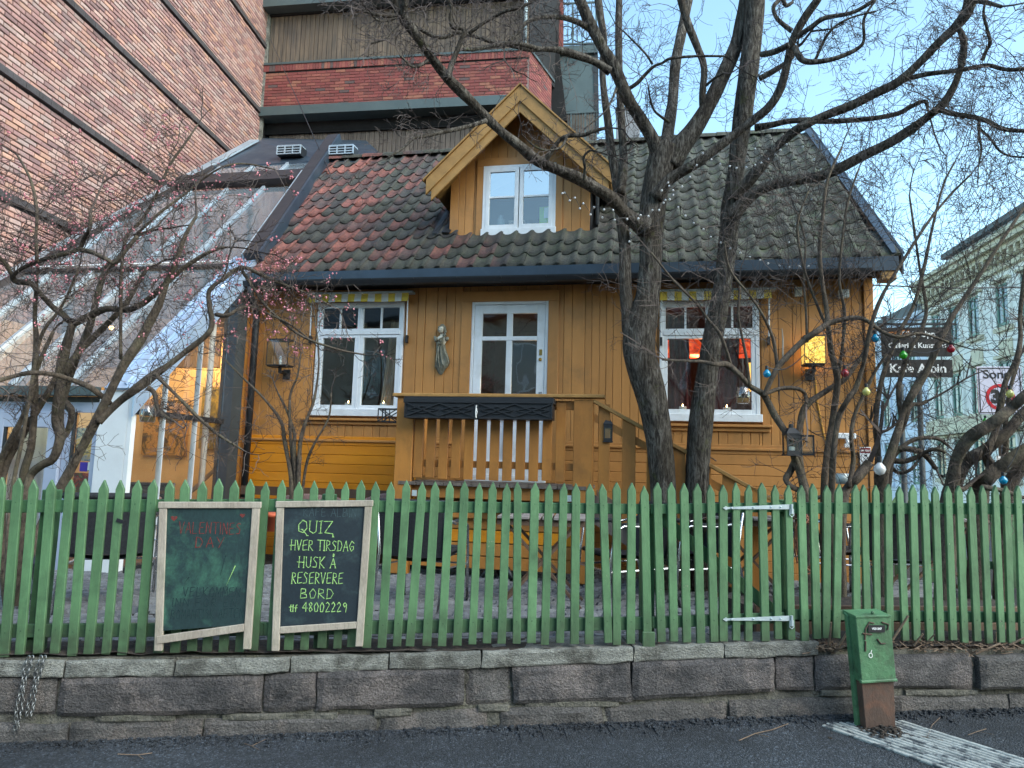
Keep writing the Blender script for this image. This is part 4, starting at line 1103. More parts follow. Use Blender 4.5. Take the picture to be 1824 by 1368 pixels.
dm.box(mid - .04, mid + .04, -.02, .025, c + .2, zr0 - .12); dm.box(mid - .035, mid + .035, -.02, .025, zr0, zr1); dm.box(mid - .035, mid + .035, -.02, .025, zr1 + .05, zt - .105)
dm.box(x0 + st, x1 - st, -.004, .01, c + .2, zr0 - .12)
door = dm.build('door', MT['white'], house, bevel=.004)
for p0, p1 in ((x0 + st, mid - .035), (mid + .035, x1 - st)):
    pane(door, p0, p1, zr0, zr1, .0); pane(door, p0, p1, zr1 + .05, zt - .105, .0)
brass = mk('brass', lin((190, 160, 90)), lin((150, 120, 60)), 20, (1, 1, 1), .35, 0, 30, 0, metal=.9); MT['brass'] = brass
MB().box(x1 - .065, x1 - .03, -.026, -.02, 2.93, 3.0).build('name_plate', brass, door)
MB().ball((x1 - .05, -.03, 2.88), .021, 10, 5).build('lock', brass, door)
MB().tube([(x1 - .04, -.02, 2.44), (x1 - .04, -.065, 2.44), (x1 - .15, -.068, 2.445)], .009, 6).box(x1 - .06, x1 - .02, -.026, -.02, 2.38, 2.50).build('handle', MT['chrome'], door)
MB().tube([(a + .02, -.04, 3.0), (a + .02, -.04, 3.12)], .009, 6).build('hinge', MT['white'], door)

# dark room behind the openings
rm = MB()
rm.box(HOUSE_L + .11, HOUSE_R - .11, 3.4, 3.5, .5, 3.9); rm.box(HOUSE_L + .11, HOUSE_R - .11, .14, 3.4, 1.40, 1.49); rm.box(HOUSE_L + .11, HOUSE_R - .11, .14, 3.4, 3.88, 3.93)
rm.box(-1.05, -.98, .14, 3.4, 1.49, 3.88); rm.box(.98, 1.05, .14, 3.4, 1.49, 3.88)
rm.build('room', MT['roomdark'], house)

# awnings
def awning(a, b, z, label):
    t = thing('awning', label, 'awning', H, ((a + b) / 2, -.1, z), 'striped awnings rolled up over the windows')
    MB().box(a - .03, b + .05, -.14, -.03, z + .10, z + .125).build('cassette', MT['galv'], t, bevel=.003)
    n = 15; ww = (b - a) / n
    for i in range(n):
        m = MB(); x0 = a + i * ww
        rows = []
        for k in range(4):
            zz = z + .10 - k * .034
            rows.append([(x0 + ww * j / 2, -.13 - .012 * math.sin((x0 + ww * j / 2) * 9) * k / 3 - .003 * k, zz + .004 * math.sin((x0 + ww * j / 2) * 5)) for j in range(3)])
        m.rings(rows, closed=False)
        m.rings([[(x, y + .002, z_) for x, y, z_ in r] for r in rows], closed=False)
        m.build('stripe', MT['cloth_white'] if i % 2 else MT['yellow_paint'], t)
    for x in (a + .02, b - .02):
        MB().tube([(x, -.10, z + .1), (x - .005, -.07, z - .42)], .009, 6).build('arm', MT['white'], t)
        MB().box(x - .018, x + .008, -.08, -.03, z - .5, z - .41).build('arm_bracket', MT['black'], t)
awning(-2.58, -1.28, 3.585, 'yellow and white striped awning rolled up above the left window beside the blossoming shrub')
awning(1.70, 2.90, 3.535, 'yellow and white striped awning rolled up above the right window behind the tree trunks')

# ---- roof
RL0, RL1 = (-3.40, -.30), (-3.97, 2.66)
RR0, RR1 = (4.10, -.30), (3.90, 2.66)
def edge_l(v): return RL0[0] + (RL1[0] - RL0[0]) * (v + .3) / 2.96
def edge_r(v): return RR0[0] + (RR1[0] - RR0[0]) * (v + .3) / 2.96
m = MB()
q = [(edge_l(-.28), -.28, roof_z(-.28) - .045), (edge_r(-.28), -.28, roof_z(-.28) - .045), (edge_r(2.66), 2.66, roof_z(2.66) - .045), (edge_l(2.66), 2.66, roof_z(2.66) - .045)]
m.slab(q, (0, -.95, 1), .09)
q = [(edge_l(2.66), 2.66, roof_z(2.66) - .045), (edge_r(2.66), 2.66, roof_z(2.66) - .045), (3.9, 5.6, 4.0), (-3.9, 5.6, 4.0)]
m.slab(q, (0, .95, 1), .09)
roof = m.build('roof', MT['black_void'], house)
CW, EX = .199, .292
def tile_vs():
    nx = 9; rows = []; L = .36; W = CW * 1.06
    prof = []
    for i in range(nx):
        x = i / (nx - 1)
        prof.append((x * W, .034 * (.5 - .5 * math.cos(2 * PI * (x - .30) / 1.0)) if x > .30 else .034 * .18 * (1 - x / .30) ** 2 + 0))
    # pan on the left two thirds, roll on the right
    prof = [(W * x, z) for x, z in ((0, .028), (.08, .012), (.2, .001), (.36, 0), (.52, .004), (.66, .018), (.78, .034), (.88, .041), (1.0, .032))]
    def ring(y, dz, t=0):
        return [(x, y - (.026 * math.sin(PI * min(1, x / W / .66)) if y < .1 else 0), z + dz - t) for x, z in prof]
    a, b, c = ring(0, .012), ring(L * .5, .004), ring(L, -.008)
    a2 = ring(0.001, .012, .026)
    m = MB(); m.rings([a2, a, b, c], closed=False)
    return m
tmb = tile_vs()
TILE = tmb.mesh('roof_tile', MT['tile'])
for p in TILE.polygons: p.use_smooth = p.index >= 8
cosr, sinr = math.cos(RP), math.sin(RP)
VD = .385      # front plane of the dormer
def dorm_z(u): return 6.30 - .985 * abs(u)
tiles = []
NR, NC = 14, 40
random.seed(8)
for r in range(NR):
    s = r * EX - .02
    v = -.33 + s * cosr
    for c in range(-1, NC + 1):
        u = -3.62 + c * CW
        vc = v + .12; uc = u + CW / 2
        if uc < edge_l(vc) - .02 or u + CW * .9 > edge_r(vc) + .05: continue
        zc = roof_z(vc)
        if -.93 < uc < .86 and v + .20 > VD and zc < dorm_z(uc) + .12: continue
        tiles.append((u, v, roof_z(v) + .012, r))
dist = lambda t: (H.w(t[0], t[1], t[2]) - EYE).length
tiles.sort(key=dist)
stf = MB()
for i, (u, v, z, r) in enumerate(tiles):
    ju, jr, jt = random.uniform(-.009, .009), random.uniform(-.03, .03), random.uniform(-.014, .026)
    if i < 300:
        o = link(TILE, 'roof_tile', roof, (u + ju, v, z), (RP + jt, 0, jr))
    else:
        M = Matrix.Translation((u + ju, v, z)) @ Matrix.Rotation(RP + jt, 4, 'X')
        stf.add([tuple(M @ Vector(p)) for p in tmb.v], tmb.f)
ob = stf.build('upper_tiles', MT['tile'], roof, kind='stuff')
# ridge tiles
for k in range(22):
    u0 = -3.9 + k * .36
    if u0 + .36 > 3.95: break
    m = MB(); rr = []
    for e in (0, 1):
        uu = u0 + e * .375
        rr.append([(uu, 2.66 + (.10 + .012 * (1 - e)) * math.cos(a), roof_z(2.66) + .0 + (.085 + .012 * (1 - e)) * math.sin(a)) for a in [PI * j / 6 for j in range(7)]])
    m.rings(rr, closed=False); m.build('ridge_tile', MT['tile'], roof)
# verge boards on the right gable, in grey metal
m = MB()
q0 = (edge_r(-.36) + .02, -.36, roof_z(-.36)); q1 = (edge_r(2.72) + .02, 2.72, roof_z(2.72))
m.slab([(q0[0] - .06, q0[1], q0[2] + .075), (q0[0] + .06, q0[1], q0[2] + .075), (q1[0] + .06, q1[1], q1[2] + .075), (q1[0] - .06, q1[1], q1[2] + .075)], (0, -.95, 1), .02)
m.slab([(q0[0] + .045, q0[1], q0[2] + .075), (q0[0] + .045, q0[1], q0[2] - .16), (q1[0] + .045, q1[1], q1[2] - .16), (q1[0] + .045, q1[1], q1[2] + .075)], (1, 0, 0), .018)
m.build('verge_flashing', MT['darkmetal'], roof)
MB().box(3.95, 4.1, -.36, -.2, 3.66, 3.9).build('eaves_end', MT['ochre_dk'], roof, bevel=.006)
# fascia, soffit, gutter with brackets
MB().prism([(RL0[0] - .05, 3.785), (RR0[0] + .02, 3.755), (RR0[0] + .02, 3.905), (RL0[0] - .05, 3.91)], -.375, -.315).build('fascia', MT['darkmetal'], roof)
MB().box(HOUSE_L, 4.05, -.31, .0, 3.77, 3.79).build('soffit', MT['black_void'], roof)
m = MB(); pr = [(.0, .0), (-.005, -.045), (-.035, -.072), (-.075, -.06), (-.095, -.02), (-.10, .0)]
m.rings([[(x, -.335 + p[0], 3.80 + p[1] - .004 * (x + 3.4)) for p in pr] for x in (RL0[0] - .03, 0, RR0[0] - .25)], closed=False)
m.rings([[(x, -.335 + p[0] * .9 - .004, 3.80 + p[1] * .9 - .004 * (x + 3.4)) for p in pr] for x in (RL0[0] - .03, 0, RR0[0] - .25)], closed=False)
gut = m.build('gutter', MT['black'], roof)
for k in range(14):
    x = -3.2 + k * .52
    MB().tube([(x, -.33, 3.80 - .004 * (x + 3.4)), (x, -.375, 3.72 - .004 * (x + 3.4)), (x, -.44, 3.79 - .004 * (x + 3.4))], .007, 5).build('gutter_bracket', MT['black'], roof)
m = MB(); pu, pz = H.at(445, 730, -.14); m.tube([(pu + .04, -.38, 3.74), (pu + .03, -.36, 3.62), (pu, -.16, 3.50), (pu, -.14, 3.35), (pu, -.14, .6)], .042, 12)
m.build('downpipe', MT['black'], house, smooth=True)

# ---- dormer
db = MB()
def dbox(u0, u1, z0, z1): return MB().box(u0, u1, VD - .03, VD, z0, z1)
u = -.95
DW = (-.515, .425, 4.58, 5.45)
while u < .865:
    e = min(u + random.choice([.085, .1, .115]), .868)
    for ed in (DW[0] - .085, DW[1] + .085):
        if u < ed < e: e = ed
    if e - u < .015: u = e; continue
    top = dorm_z(max(abs(u), abs(e))) - .02; top2 = top
    zt0, zt1 = dorm_z(u) - .06, dorm_z(e) - .06
    if u >= DW[0] - .086 and e <= DW[1] + .086: z0, z0b = 5.53, 5.53
    else: z0, z0b = 4.52, 4.52
    MB().prism([(u + .001, z0), (e - .003, z0b), (e - .003, max(zt1, z0 + .01)), (u + .001, max(zt0, z0 + .01))], VD - .022 - random.uniform(0, .003), VD).build('dormer_board', MT['ochre'], house, bevel=.003)
    u = e
# dormer cheeks and body
for u0 in (-.95, .845):
    m = MB()
    v1 = (5.25 - 3.93) / .95 - .3
    a = [(u0, VD, 4.50), (u0, v1 + .3, roof_z(v1 + .3) - .05), (u0, v1 + .3, 5.36), (u0, VD, 5.36)]
    m.add(a + [(x + .022, y, z) for x, y, z in a], [(0, 1, 2, 3), (7, 6, 5, 4), (0, 4, 5, 1), (1, 5, 6, 2), (2, 6, 7, 3), (3, 7, 4, 0)])
    m.build('dormer_cheek', MT['black'], house)
for a_, b_, c_, d_ in ((DW[0] - .085, DW[0], DW[2] - .08, 5.52), (DW[1], DW[1] + .085, DW[2] - .08, 5.52)):
    MB().box(a_, b_, VD - .045, VD, c_, d_).build('dormer_casing', MT['ochre'], house, bevel=.003)
MB().box(DW[0] - .085, DW[1] + .085, VD - .048, VD, DW[3], DW[3] + .10).build('dormer_casing', MT['ochre'], house, bevel=.003)
a, b, c, d = DW
w = MB(); T = .04; f0, f1 = VD - .05, VD + .03
w.box(a, a + T, f0, f1, c, d); w.box(b - T, b, f0, f1, c, d); w.box(a + T, b - T, f0, f1, d - T, d); w.box(a - .01, b + .01, f0 - .02, f1, c - .06, c + .03)
dwin = w.build('dormer_window', MT['white'], house, bevel=.003)
mid = (a + b) / 2
for x0, x1 in ((a + T, mid - .006), (mid + .006, b - T)):
    s = MB(); F_ = .05; z0, z1 = c + .03, d - T; zm = z0 + (z1 - z0) * .52
    s.box(x0, x0 + F_, f0 - .006, f0 + .04, z0, z1); s.box(x1 - F_, x1, f0 - .006, f0 + .04, z0, z1)
    s.box(x0 + F_, x1 - F_, f0 - .006, f0 + .04, z1 - F_, z1); s.box(x0 + F_, x1 - F_, f0 - .006, f0 + .04, z0, z0 + F_)
    s.box(x0 + F_, x1 - F_, f0, f0 + .035, zm - .013, zm + .013)
    s.build('sash', MT['white'], dwin, bevel=.003)
    g2 = MT.setdefault('glass_dormer', glass('dormer_glass', (.7, .75, .75), .42))
    pane(dwin, x0 + F_, x1 - F_, zm + .013, z1 - F_, f0 + .014, g2); pane(dwin, x0 + F_, x1 - F_, z0 + F_, zm - .013, f0 + .014)
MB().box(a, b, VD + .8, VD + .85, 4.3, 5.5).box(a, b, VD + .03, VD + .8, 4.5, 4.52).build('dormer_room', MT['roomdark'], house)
# dormer roof: two slabs with double barge boards
def dslab(sg):
    vb = (6.30 - 3.93) / .95 - .3
    ax, ex = (0, VD - .36, 6.33), (sg * 1.16, VD - .36, 6.33 - 1.16 * .985)
    bk_e = (sg * 1.16, (5.19 - 3.93) / .95 - .1, 6.33 - 1.16 * .985); bk_a = (0, vb + .1, 6.33)
    n = Vector((sg * .985, 0, 1))
    q = [ax, ex, bk_e, bk_a] if sg > 0 else [ax, bk_a, bk_e, ex]
    return MB().slab(q, n, .06)
for sg in (-1, 1):
    dslab(sg).build('dormer_roof', MT['ochre_dk'], house)
    sl = .985
    def P(x, off): return (sg * x, 6.315 - x * sl - off)
    outer = [P(0, .0), P(0, .20), P(1.165, .20), P(1.165, .0)]
    inner = [P(0, .19), P(0, .335), P(1.10, .335), P(1.10, .19)]
    if sg > 0: outer.reverse(); inner.reverse()
    outer.reverse(); inner.reverse()
    MB().prism(outer, VD - .40, VD - .36).build('barge_board', MT['ochre_dk'], house, bevel=.004)
    MB().prism(inner, VD - .375, VD - .345).build('barge_board', MT['ochre_dk'], house, bevel=.004)
    cap = [(0, 6.345), (sg * 1.20, 6.345 - 1.20 * sl), (sg * 1.20, 6.322 - 1.20 * sl), (0, 6.322)]
    if sg > 0: cap.reverse()
    MB().prism(cap, VD - .42, VD + .2).build('edge_strip', MT['ochre_dk'], house)
    lo = [(sg * .86, dorm_z(.86) - .10), (sg * 1.12, dorm_z(1.12) - .10), (sg * 1.12, dorm_z(1.12) - .13), (sg * .86, dorm_z(.86) - .13)]
    if sg > 0: lo.reverse()
    MB().prism(lo, VD - .34, VD + .5).build('dormer_soffit', MT['ochre_dk'], house)
# crumpled black flashing beside the dormer
m = MB(); rows = []
random.seed(2)
for i in range(5):
    rows.append([(-1.16 + .06 * i + random.uniform(-.01, .01), .30 + .16 * j, roof_z(.30 + .16 * j) + .05 + random.uniform(0, .035)) for j in range(6)])
m.rings(rows, closed=False); m.build('crumpled_flashing', MT['black'], house)
MB().tube([(.94, VD - .2, 5.28), (.95, VD - .18, 5.1), (.95, VD - .05, 4.62)], .022, 8).build('dormer_downpipe', MT['black'], house)
# items seen on the dormer window shelf
for x0, x1, z0, z1, cmt, nm, lab in ((-.37, -.25, 4.70, 4.84, MT['winglass'], 'jar', 'clear jar standing inside the dormer window at left'),
                                 (-.20, .0, 4.68, 4.78, MT['frame_wood'], 'wooden_crate', 'small slatted wooden crate inside the dormer window')):
    m = MB()
    if nm == 'jar': m.lathe([(.05, 0), (.055, .02), (.055, .1), (.035, .13), (.035, .15)], ((x0 + x1) / 2, VD + .14, z0), 12)
    else:
        for k in range(3): m.box(x0, x1, VD + .12, VD + .13, z0 + k * .035, z0 + k * .035 + .025)
        m.box(x0, x0 + .012, VD + .13, VD + .25, z0, z1); m.box(x1 - .012, x1, VD + .13, VD + .25, z0, z1)
    solo(m, nm, cmt, lab, nm.replace('_', ' '), H)
m = MB(); m.box(.20, .34, VD + .1, VD + .13, 4.70, 4.93)
lc = solo(m, 'leaflet_box', mk('lime_card', lin((150, 200, 60)), lin((140, 190, 60)), 5, rough=.5, rnd=0), 'lime green and white carton standing inside the dormer window at right', 'carton', H)
m = MB(); m.box(.26, .33, VD + .094, VD + .0995, 4.78, 4.92); m.build('label_panel', MT['signwhite'], lc)

# chimney behind the ridge
ch = thing('chimney', 'square pale concrete chimney with two dark pots behind the roof ridge', 'chimney', H, (1.25, 3.3, 6.2))
ul, zl = H.at(1098, 195, 3.3); ur, zr = H.at(1139, 195, 3.3)
MB().box(ul, ur, 3.3, 3.8, 5.8, zl).build('shaft', mk('chimney_concrete', lin((150, 150, 152)), lin((132, 132, 134)), 2, rough=.9, rnd=0, dirt_or_sheen=lin((110, 108, 106)), dscale=2), ch, bevel=.01)
MB().box(ul - .02, ur + .02, 3.28, 3.82, zl - .02, zl + .03).box(ul + .02, ul + .12, 3.35, 3.5, zl + .03, zl + .10).box(ur - .12, ur - .02, 3.35, 3.5, zl + .03, zl + .10).build('cap', MT['black'], ch)

# ------------------------------------------------------------------ porch with stair
porch = thing('porch', 'raised ochre timber porch with slatted railing and stair at the white door', 'porch', H, (0, -.6, .5))
PV = -1.12
DK = 1.45
MB().box(-.93, 1.0, PV + .02, -.05, DK - .16, DK - .04).build('joist_frame', MT['ochre_rail'], porch, bevel=.004)
random.seed(14)
for k in range(20):
    x = -.93 + k * .0965
    MB().box(x, x + .088, PV - .04, -.06, DK - .036, DK - random.uniform(0, .004)).build('deck_board', MT['timber_dk'], porch)
MB().box(-.90, .97, PV + .0, PV + .03, 1.10, 1.26).build('skirt_board', MT['ochre_rail'], porch)
for i, z in enumerate((.60, .73, .86, .99)):
    MB().box(-.88, .95, PV + .06, PV + .09, z, z + .118).build('skirt_board', MT['ochre_gloss'] if i == 2 else MT['ochre_rail'], porch, bevel=.003)
for u0, u1, zt in ((-.985, -.80, 2.32), (.855, 1.05, 2.30)):
    MB().box(u0, u1, PV - .03, PV + .06, .52, zt).build('post', MT['ochre_rail'], porch, bevel=.005)
MB().box(-.86, -.80, PV + .0, PV + .05, .52, 2.25).build('post', MT['ochre_dk'], porch, bevel=.003)
MB().box(-1.03, 1.16, PV - .065, PV + .09, 2.315, 2.35).build('handrail', MT['ochre_dk'], porch, bevel=.006)
MB().box(-.80, .86, PV + .02, PV + .05, 1.60, 1.67).build('lower_rail', MT['ochre_rail'], porch, bevel=.003)
MB().box(-.80, .86, PV + .02, PV + .05, 2.20, 2.29).build('upper_rail', MT['ochre_rail'], porch, bevel=.003)
# front balusters, placed as in the photo
for k in range(12):
    x = -.79 + k * .1335
    MB().box(x, x + .094, PV - .012, PV + .018, 1.485 + random.uniform(-.008, .008), 2.27).build('baluster', MT['ochre_rail'], porch, bevel=.003)
# left side balusters, seen between the front ones
for k in range(6):
    y = PV + .12 + k * .16
    MB().box(-.90, -.875, y, y + .085, 1.50, 2.3).build('baluster', MT['ochre_rail'], porch, bevel=.003)
MB().box(-.92, -.85, PV + .06, -.06, 2.315, 2.345).build('handrail', MT['ochre_dk'], porch)
# back newels at the wall side, stair on the right
MB().box(1.10, 1.21, PV + .0, PV + .03, 1.40, 2.26).build('baluster', MT['ochre_rail'], porch, bevel=.003)
dz = -.545     # slope of the stair rail
def sz(u): return 2.285 + (u - 1.06) * dz
MB().slab([(1.06, PV - .04, sz(1.06) + .02), (1.06, PV + .06, sz(1.06) + .02), (2.75, PV + .06, sz(2.75) + .02), (2.75, PV - .04, sz(2.75) + .02)], (.5, 0, 1), .035).build('stair_handrail', MT['ochre_dk'], porch, bevel=.004)
for off in (-.12,):
    MB().slab([(1.06, PV + .01, sz(1.06) + off), (1.06, PV + .035, sz(1.06) + off), (2.6, PV + .035, sz(2.6) + off), (2.6, PV + .01, sz(2.6) + off)], (.5, 0, 1), .07).build('stair_rail', MT['ochre_rail'], porch)
for k in range(5):
    x = 1.33 + k * .235
    MB().prism([(x, sz(x) - 1.02), (x + .13, sz(x + .13) - 1.02), (x + .13, sz(x + .13) - .02), (x, sz(x) - .02)], PV - .015, PV + .012).build('stair_baluster', MT['ochre_rail'], porch, bevel=.003)
MB().box(2.50, 2.60, PV - .04, PV + .05, .5, sz(2.55) + .02).build('post', MT['ochre_rail'], porch, bevel=.004)
for k in range(5):
    x = 1.08 + k * .29; z = DK - .19 * (k + 1)
    MB().box(x, x + .33, PV + .05, -.15, z - .035, z).build('stair_tread', MT['timber_dk'], porch, bevel=.004)
m = MB()
for y in (PV + .03, -.16):
    m.slab([(1.02, y, DK - .05), (2.65, y, DK - .05 - 1.63 * .62), (2.65, y, DK - .33 - 1.63 * .62), (1.02, y, DK - .33)], (0, -1, 0), .03)
m.build('stringer', MT['timber_dk'], porch)
for x in (-.78, .80):
    MB().box(x, x + .05, PV - .036, PV - .031, 1.30, 1.36).build('post_bracket', MT['galv'], porch)
    MB().box(x, x + .05, PV - .004, PV + .0, 1.17, 1.24).build('post_bracket', MT['galv'], porch)

# black flower boxes on the railing
def flower_box(u0, u1, label):
    t = thing('flower_box', label, 'flower box', H, ((u0 + u1) / 2, PV - .12, 2.05), 'black flower boxes on the porch rail')
    m = MB(); zt, zb = 2.30, 2.085; v0 = PV - .20
    m.box(u0, u1, v0 + .01, PV - .02, zb, zt - .06); m.build('trough', MT['black'], t, bevel=.003)
    MB().box(u0 - .012, u1 + .012, v0 - .004, PV - .015, zt - .062, zt - .012).box(u0 - .006, u1 + .006, v0 + .002, PV - .015, zt - .012, zt).build('rim', MT['black'], t, bevel=.004)
    m = MB()
    m.box(u0, u1, v0, v0 + .01, zb, zb + .018); m.box(u0, u0 + .014, v0, v0 + .01, zb, zt - .06); m.box(u1 - .014, u1, v0, v0 + .01, zb, zt - .06)
    k = 2
    for i in range(k):
        x0 = u0 + .02 + (u1 - u0 - .04) * i / k; x1 = u0 + .02 + (u1 - u0 - .04) * (i + 1) / k
        z0, z1 = zb + .02, zt - .065
        for p, q in (((x0, z0), (x1, z1)), ((x0, z1), (x1, z0))): m.bar((p[0], v0 + .002, p[1]), (q[0], v0 + .002, q[1]), .012, .018, (0, 1, 0))
        xm = (x0 + x1) / 2; zm = (z0 + z1) / 2; dx = (x1 - x0) / 2 * .9; dzz = (z1 - z0) / 2 * .55
        for sx in (-1, 1):
            for s2 in (-1, 1): m.bar((xm + sx * dx, v0 + .002, zm), (xm, v0 + .002, zm + s2 * dzz), .008, .014, (0, 1, 0))
    m.build('lattice', MT['black'], t)
flower_box(-.845, -.105, 'left of the two black lattice flower boxes on the porch rail')
flower_box(-.085, .665, 'right of the two black lattice flower boxes on the porch rail')
m = MB(); m.tube([(-.095, PV - .2, 2.22), (-.10, PV - .205, 2.14), (-.092, PV - .203, 2.09)], .006, 6); m.tube([(-.098, PV - .2, 2.20), (-.085, PV - .203, 2.15), (-.1, PV - .203, 2.10)], .005, 6)
solo(m, 'cord_tie', MT['signwhite'], 'white cord knotted between the two flower boxes', 'cord', H)
# small black planter to the left of the porch
pt = thing('hanging_planter', 'small empty black wire planter hooked to the left side of the porch rail', 'planter', H, (-1.06, PV - .02, 2.06))
m = MB()
for (x0, z0), (x1, z1) in (((-1.2, 2.06), (-.99, 2.05)), ((-1.2, 2.19), (-.99, 2.19)), ((-1.2, 2.06), (-1.2, 2.19)), ((-1.2, 2.06), (-.99, 2.19)), ((-1.2, 2.19), (-.99, 2.05)), ((-1.12, 2.06), (-1.12, 2.19))):
    m.bar((x0, PV, z0), (x1, PV, z1), .009, .009, (0, 1, 0)); m.bar((x0, PV + .12, z0), (x1, PV + .12, z1), .009, .009, (0, 1, 0))
for x, z in ((-1.2, 2.06), (-1.2, 2.19), (-.99, 2.19)): m.bar((x, PV, z), (x, PV + .12, z), .009, .009)
m.build('wire_frame', MT['black'], pt)

# ------------------------------------------------------------------ wall lamps, boxes, notices
def wall_lamp(u0, u1, z0, z1, label, lit):
    t = thing('wall_lamp', label, 'wall lamp', H, ((u0 + u1) / 2, -.16, z0), 'box lanterns on the house wall')
    v0, v1 = -.30, -.12; b = .008
    m = MB()
    for x in (u0, u1 - b):
        for y in (v0, v1 - b): m.box(x, x + b, y, y + b, z0, z1)
    for z in (z0, z1 - b):
        m.box(u0 + b, u1 - b, v0, v0 + b, z, z + b); m.box(u0 + b, u1 - b, v1 - b, v1, z, z + b)
        m.box(u0, u0 + b, v0 + b, v1 - b, z, z + b); m.box(u1 - b, u1, v0 + b, v1 - b, z, z + b)
    m.build('cage', MT['black'], t)
    MB().box(u0 + .01, u1 - .01, v0 + .01, v1 - .01, z0 - .012, z0).build('base_plate', MT['black'], t)
    MB().box(u0 + .0, u1 - .0, v0 + .0, v1 - .0, z1, z1 + .006).build('lid', MT['black'], t)
    xm = (u0 + u1) / 2
    MB().tube([(xm, -.21, z0 - .01), (xm, -.21, z0 - .07), (xm, -.03, z0 - .07)], .022, 8).box(xm - .045, xm + .045, -.045, -.022, z0 - .14, z0 - .02).build('bracket', MT['black'], t)
    gm = MT['glass'] if not lit else MT.setdefault('goldglass', emit_gold())  # second variant: golden reflection painted on as glowing panes
    for q in ((u0 + b, u1 - b, v0 + .003, v0 + .006), (u0 + .003, u0 + .006, v0 + b, v1 - b), (u1 - .006, u1 - .003, v0 + b, v1 - b)):
        MB().box(q[0], q[1], q[2], q[3], z0 + b, z1 - b).build('glass_pane', gm, t)
    c = MB(); c.lathe([(.016, 0), (.016, .07), (.006, .075)], (xm, -.21, z0), 10); c.build('candle_tube', MT['candle'], t)
    c = MB(); c.ball((xm, -.21, z0 + .10), .016, 8, 6, 1.7); c.build('bulb', MT['flame'] if lit else MT['bulb_clear'], t)
def emit_gold():
    t = NT('gold_reflection_glass')
    v = t.coord((1, 1, 1), True)
    n = t.noise(v, 26, 4, .7, 1.5)
    c = t.ramp(n, [(.36, lin((140, 92, 40))), (.5, lin((232, 186, 84))), (.66, lin((250, 220, 120)))])
    t.l.new(c, t.b.inputs['Base Color']); t.l.new(c, t.b.inputs['Emission Color']); t.b.inputs['Emission Strength'].default_value = .35  # reflected gold put into the colour, with a mild glow
    t.b.inputs['Roughness'].default_value = .15
    return t.m
lpx = lambda x0, x1, y0, y1: (H.at(x0, y0, -.21)[0], H.at(x1, y0, -.21)[0], H.at(x0, y1, -.21)[1], H.at(x1, y0, -.21)[1])
wall_lamp(*lpx(483, 521, 606, 652), 'unlit black lantern with clear glass on the wall left of the left window', False)
wall_lamp(*lpx(1429, 1467, 600, 650), 'lantern with a golden reflection painted on its glass, on the wall right of the right window', True)
m = MB(); m.tube([(3.35, -.03, 2.70), (3.37, -.03, 2.4), (3.42, -.03, 2.1), (3.47, -.03, 1.87)], .009, 6)
solo(m, 'lamp_cable', mk('ochre_cable', lin((206, 150, 60)), lin((180, 130, 50)), 5, rnd=0), 'ochre painted cable running down the wall from the golden lantern', 'cable', H)
def boxthing(name, label, cat, fr, u0, u1, v0, v1, z0, z1, mat, **kw):
    m = MB(); m.box(u0, u1, v0, v1, z0, z1); m.box(u0 + .008, u1 - .008, v0 - .006, v0, z0 + .008, z1 - .008)
    return solo(m, name, mat, label, cat, fr, bevel=.003, **kw)
(ua, za), (ub, zb) = H.at(1414, 514), H.at(1427, 530); boxthing('junction_box', 'small beige box high on the wall right of the right awning', 'junction box', H, ua, ub, -.07, -.024, zb, za, MT['candle'])
(ua, za), (ub, zb) = H.at(1491, 519), H.at(1509, 533)
jb = boxthing('alarm_box', 'white square box high on the wall at the right corner of the house', 'alarm box', H, ua, ub, -.09, -.024, zb, za, MT['white'])
fl = thing('floodlight', 'white twin-arm outdoor lamp low on the right end of the wall', 'outdoor lamp', H, (3.6, -.1, 1.95))
(ua, za), (ub, zb) = H.at(1482, 772), H.at(1520, 783)
MB().box(ua, ub, -.12, -.06, zb, za).build('housing', MT['white'], fl, bevel=.01)
MB().tube([(ua + .12, -.10, zb), (ua + .13, -.12, zb - .05)], .018, 8).box(ua + .09, ua + .17, -.15, -.10, zb - .09, zb - .05).build('sensor', MT['white'], fl)
MB().tube([(ub, -.09, za - .02), (ub + .06, -.05, za - .04), (ub + .16, -.03, za - .28)], .006, 5).build('cable', MT['black'], fl)
(ua, za), (ub, zb) = H.at(1531, 796, -.05), H.at(1552, 834, -.05)
ns = thing('notice_sign', 'small white notice with a dark red header reading sector on the house corner', 'sign', H, (ua, -.05, zb))
MB().box(ua, ub, -.056, -.048, zb, za).build('plate', MT['white'], ns, bevel=.002)
MB().box(ua + .006, ub - .006, -.0585, -.0565, za - .065, za - .008).build('header', mk('dark_red_print', lin((120, 30, 40)), lin((110, 26, 36)), 5, rnd=0), ns)
put_text('sector', .035, MT['signwhite'], ns, (ua + ub) / 2, -.0592, za - .036, .0008)
m = MB(); xm, zm = (ua + ub) / 2, (za + zb) / 2 - .02
m.bar((xm - .03, -.0572, zm - .04), (xm + .03, -.0572, zm + .03), .006, .001, (0, 1, 0)); m.bar((xm + .03, -.0572, zm - .04), (xm - .03, -.0572, zm + .03), .006, .001, (0, 1, 0)); m.box(xm - .012, xm + .012, -.058, -.057, zm + .03, zm + .05)
m.build('camera_symbol', MT['signink'], ns)
# short hose or pipe stub near the stair
m = MB(); u, z = H.at(1270, 818); m.tube([(u - .03, -.04, z + .02), (u, -.07, z), (u + .03, -.06, z - .02)], .008, 6)
solo(m, 'wall_hook', MT['brownwood'], 'small wooden hook on the low wall boards beside the second tree trunk', 'hook', H)

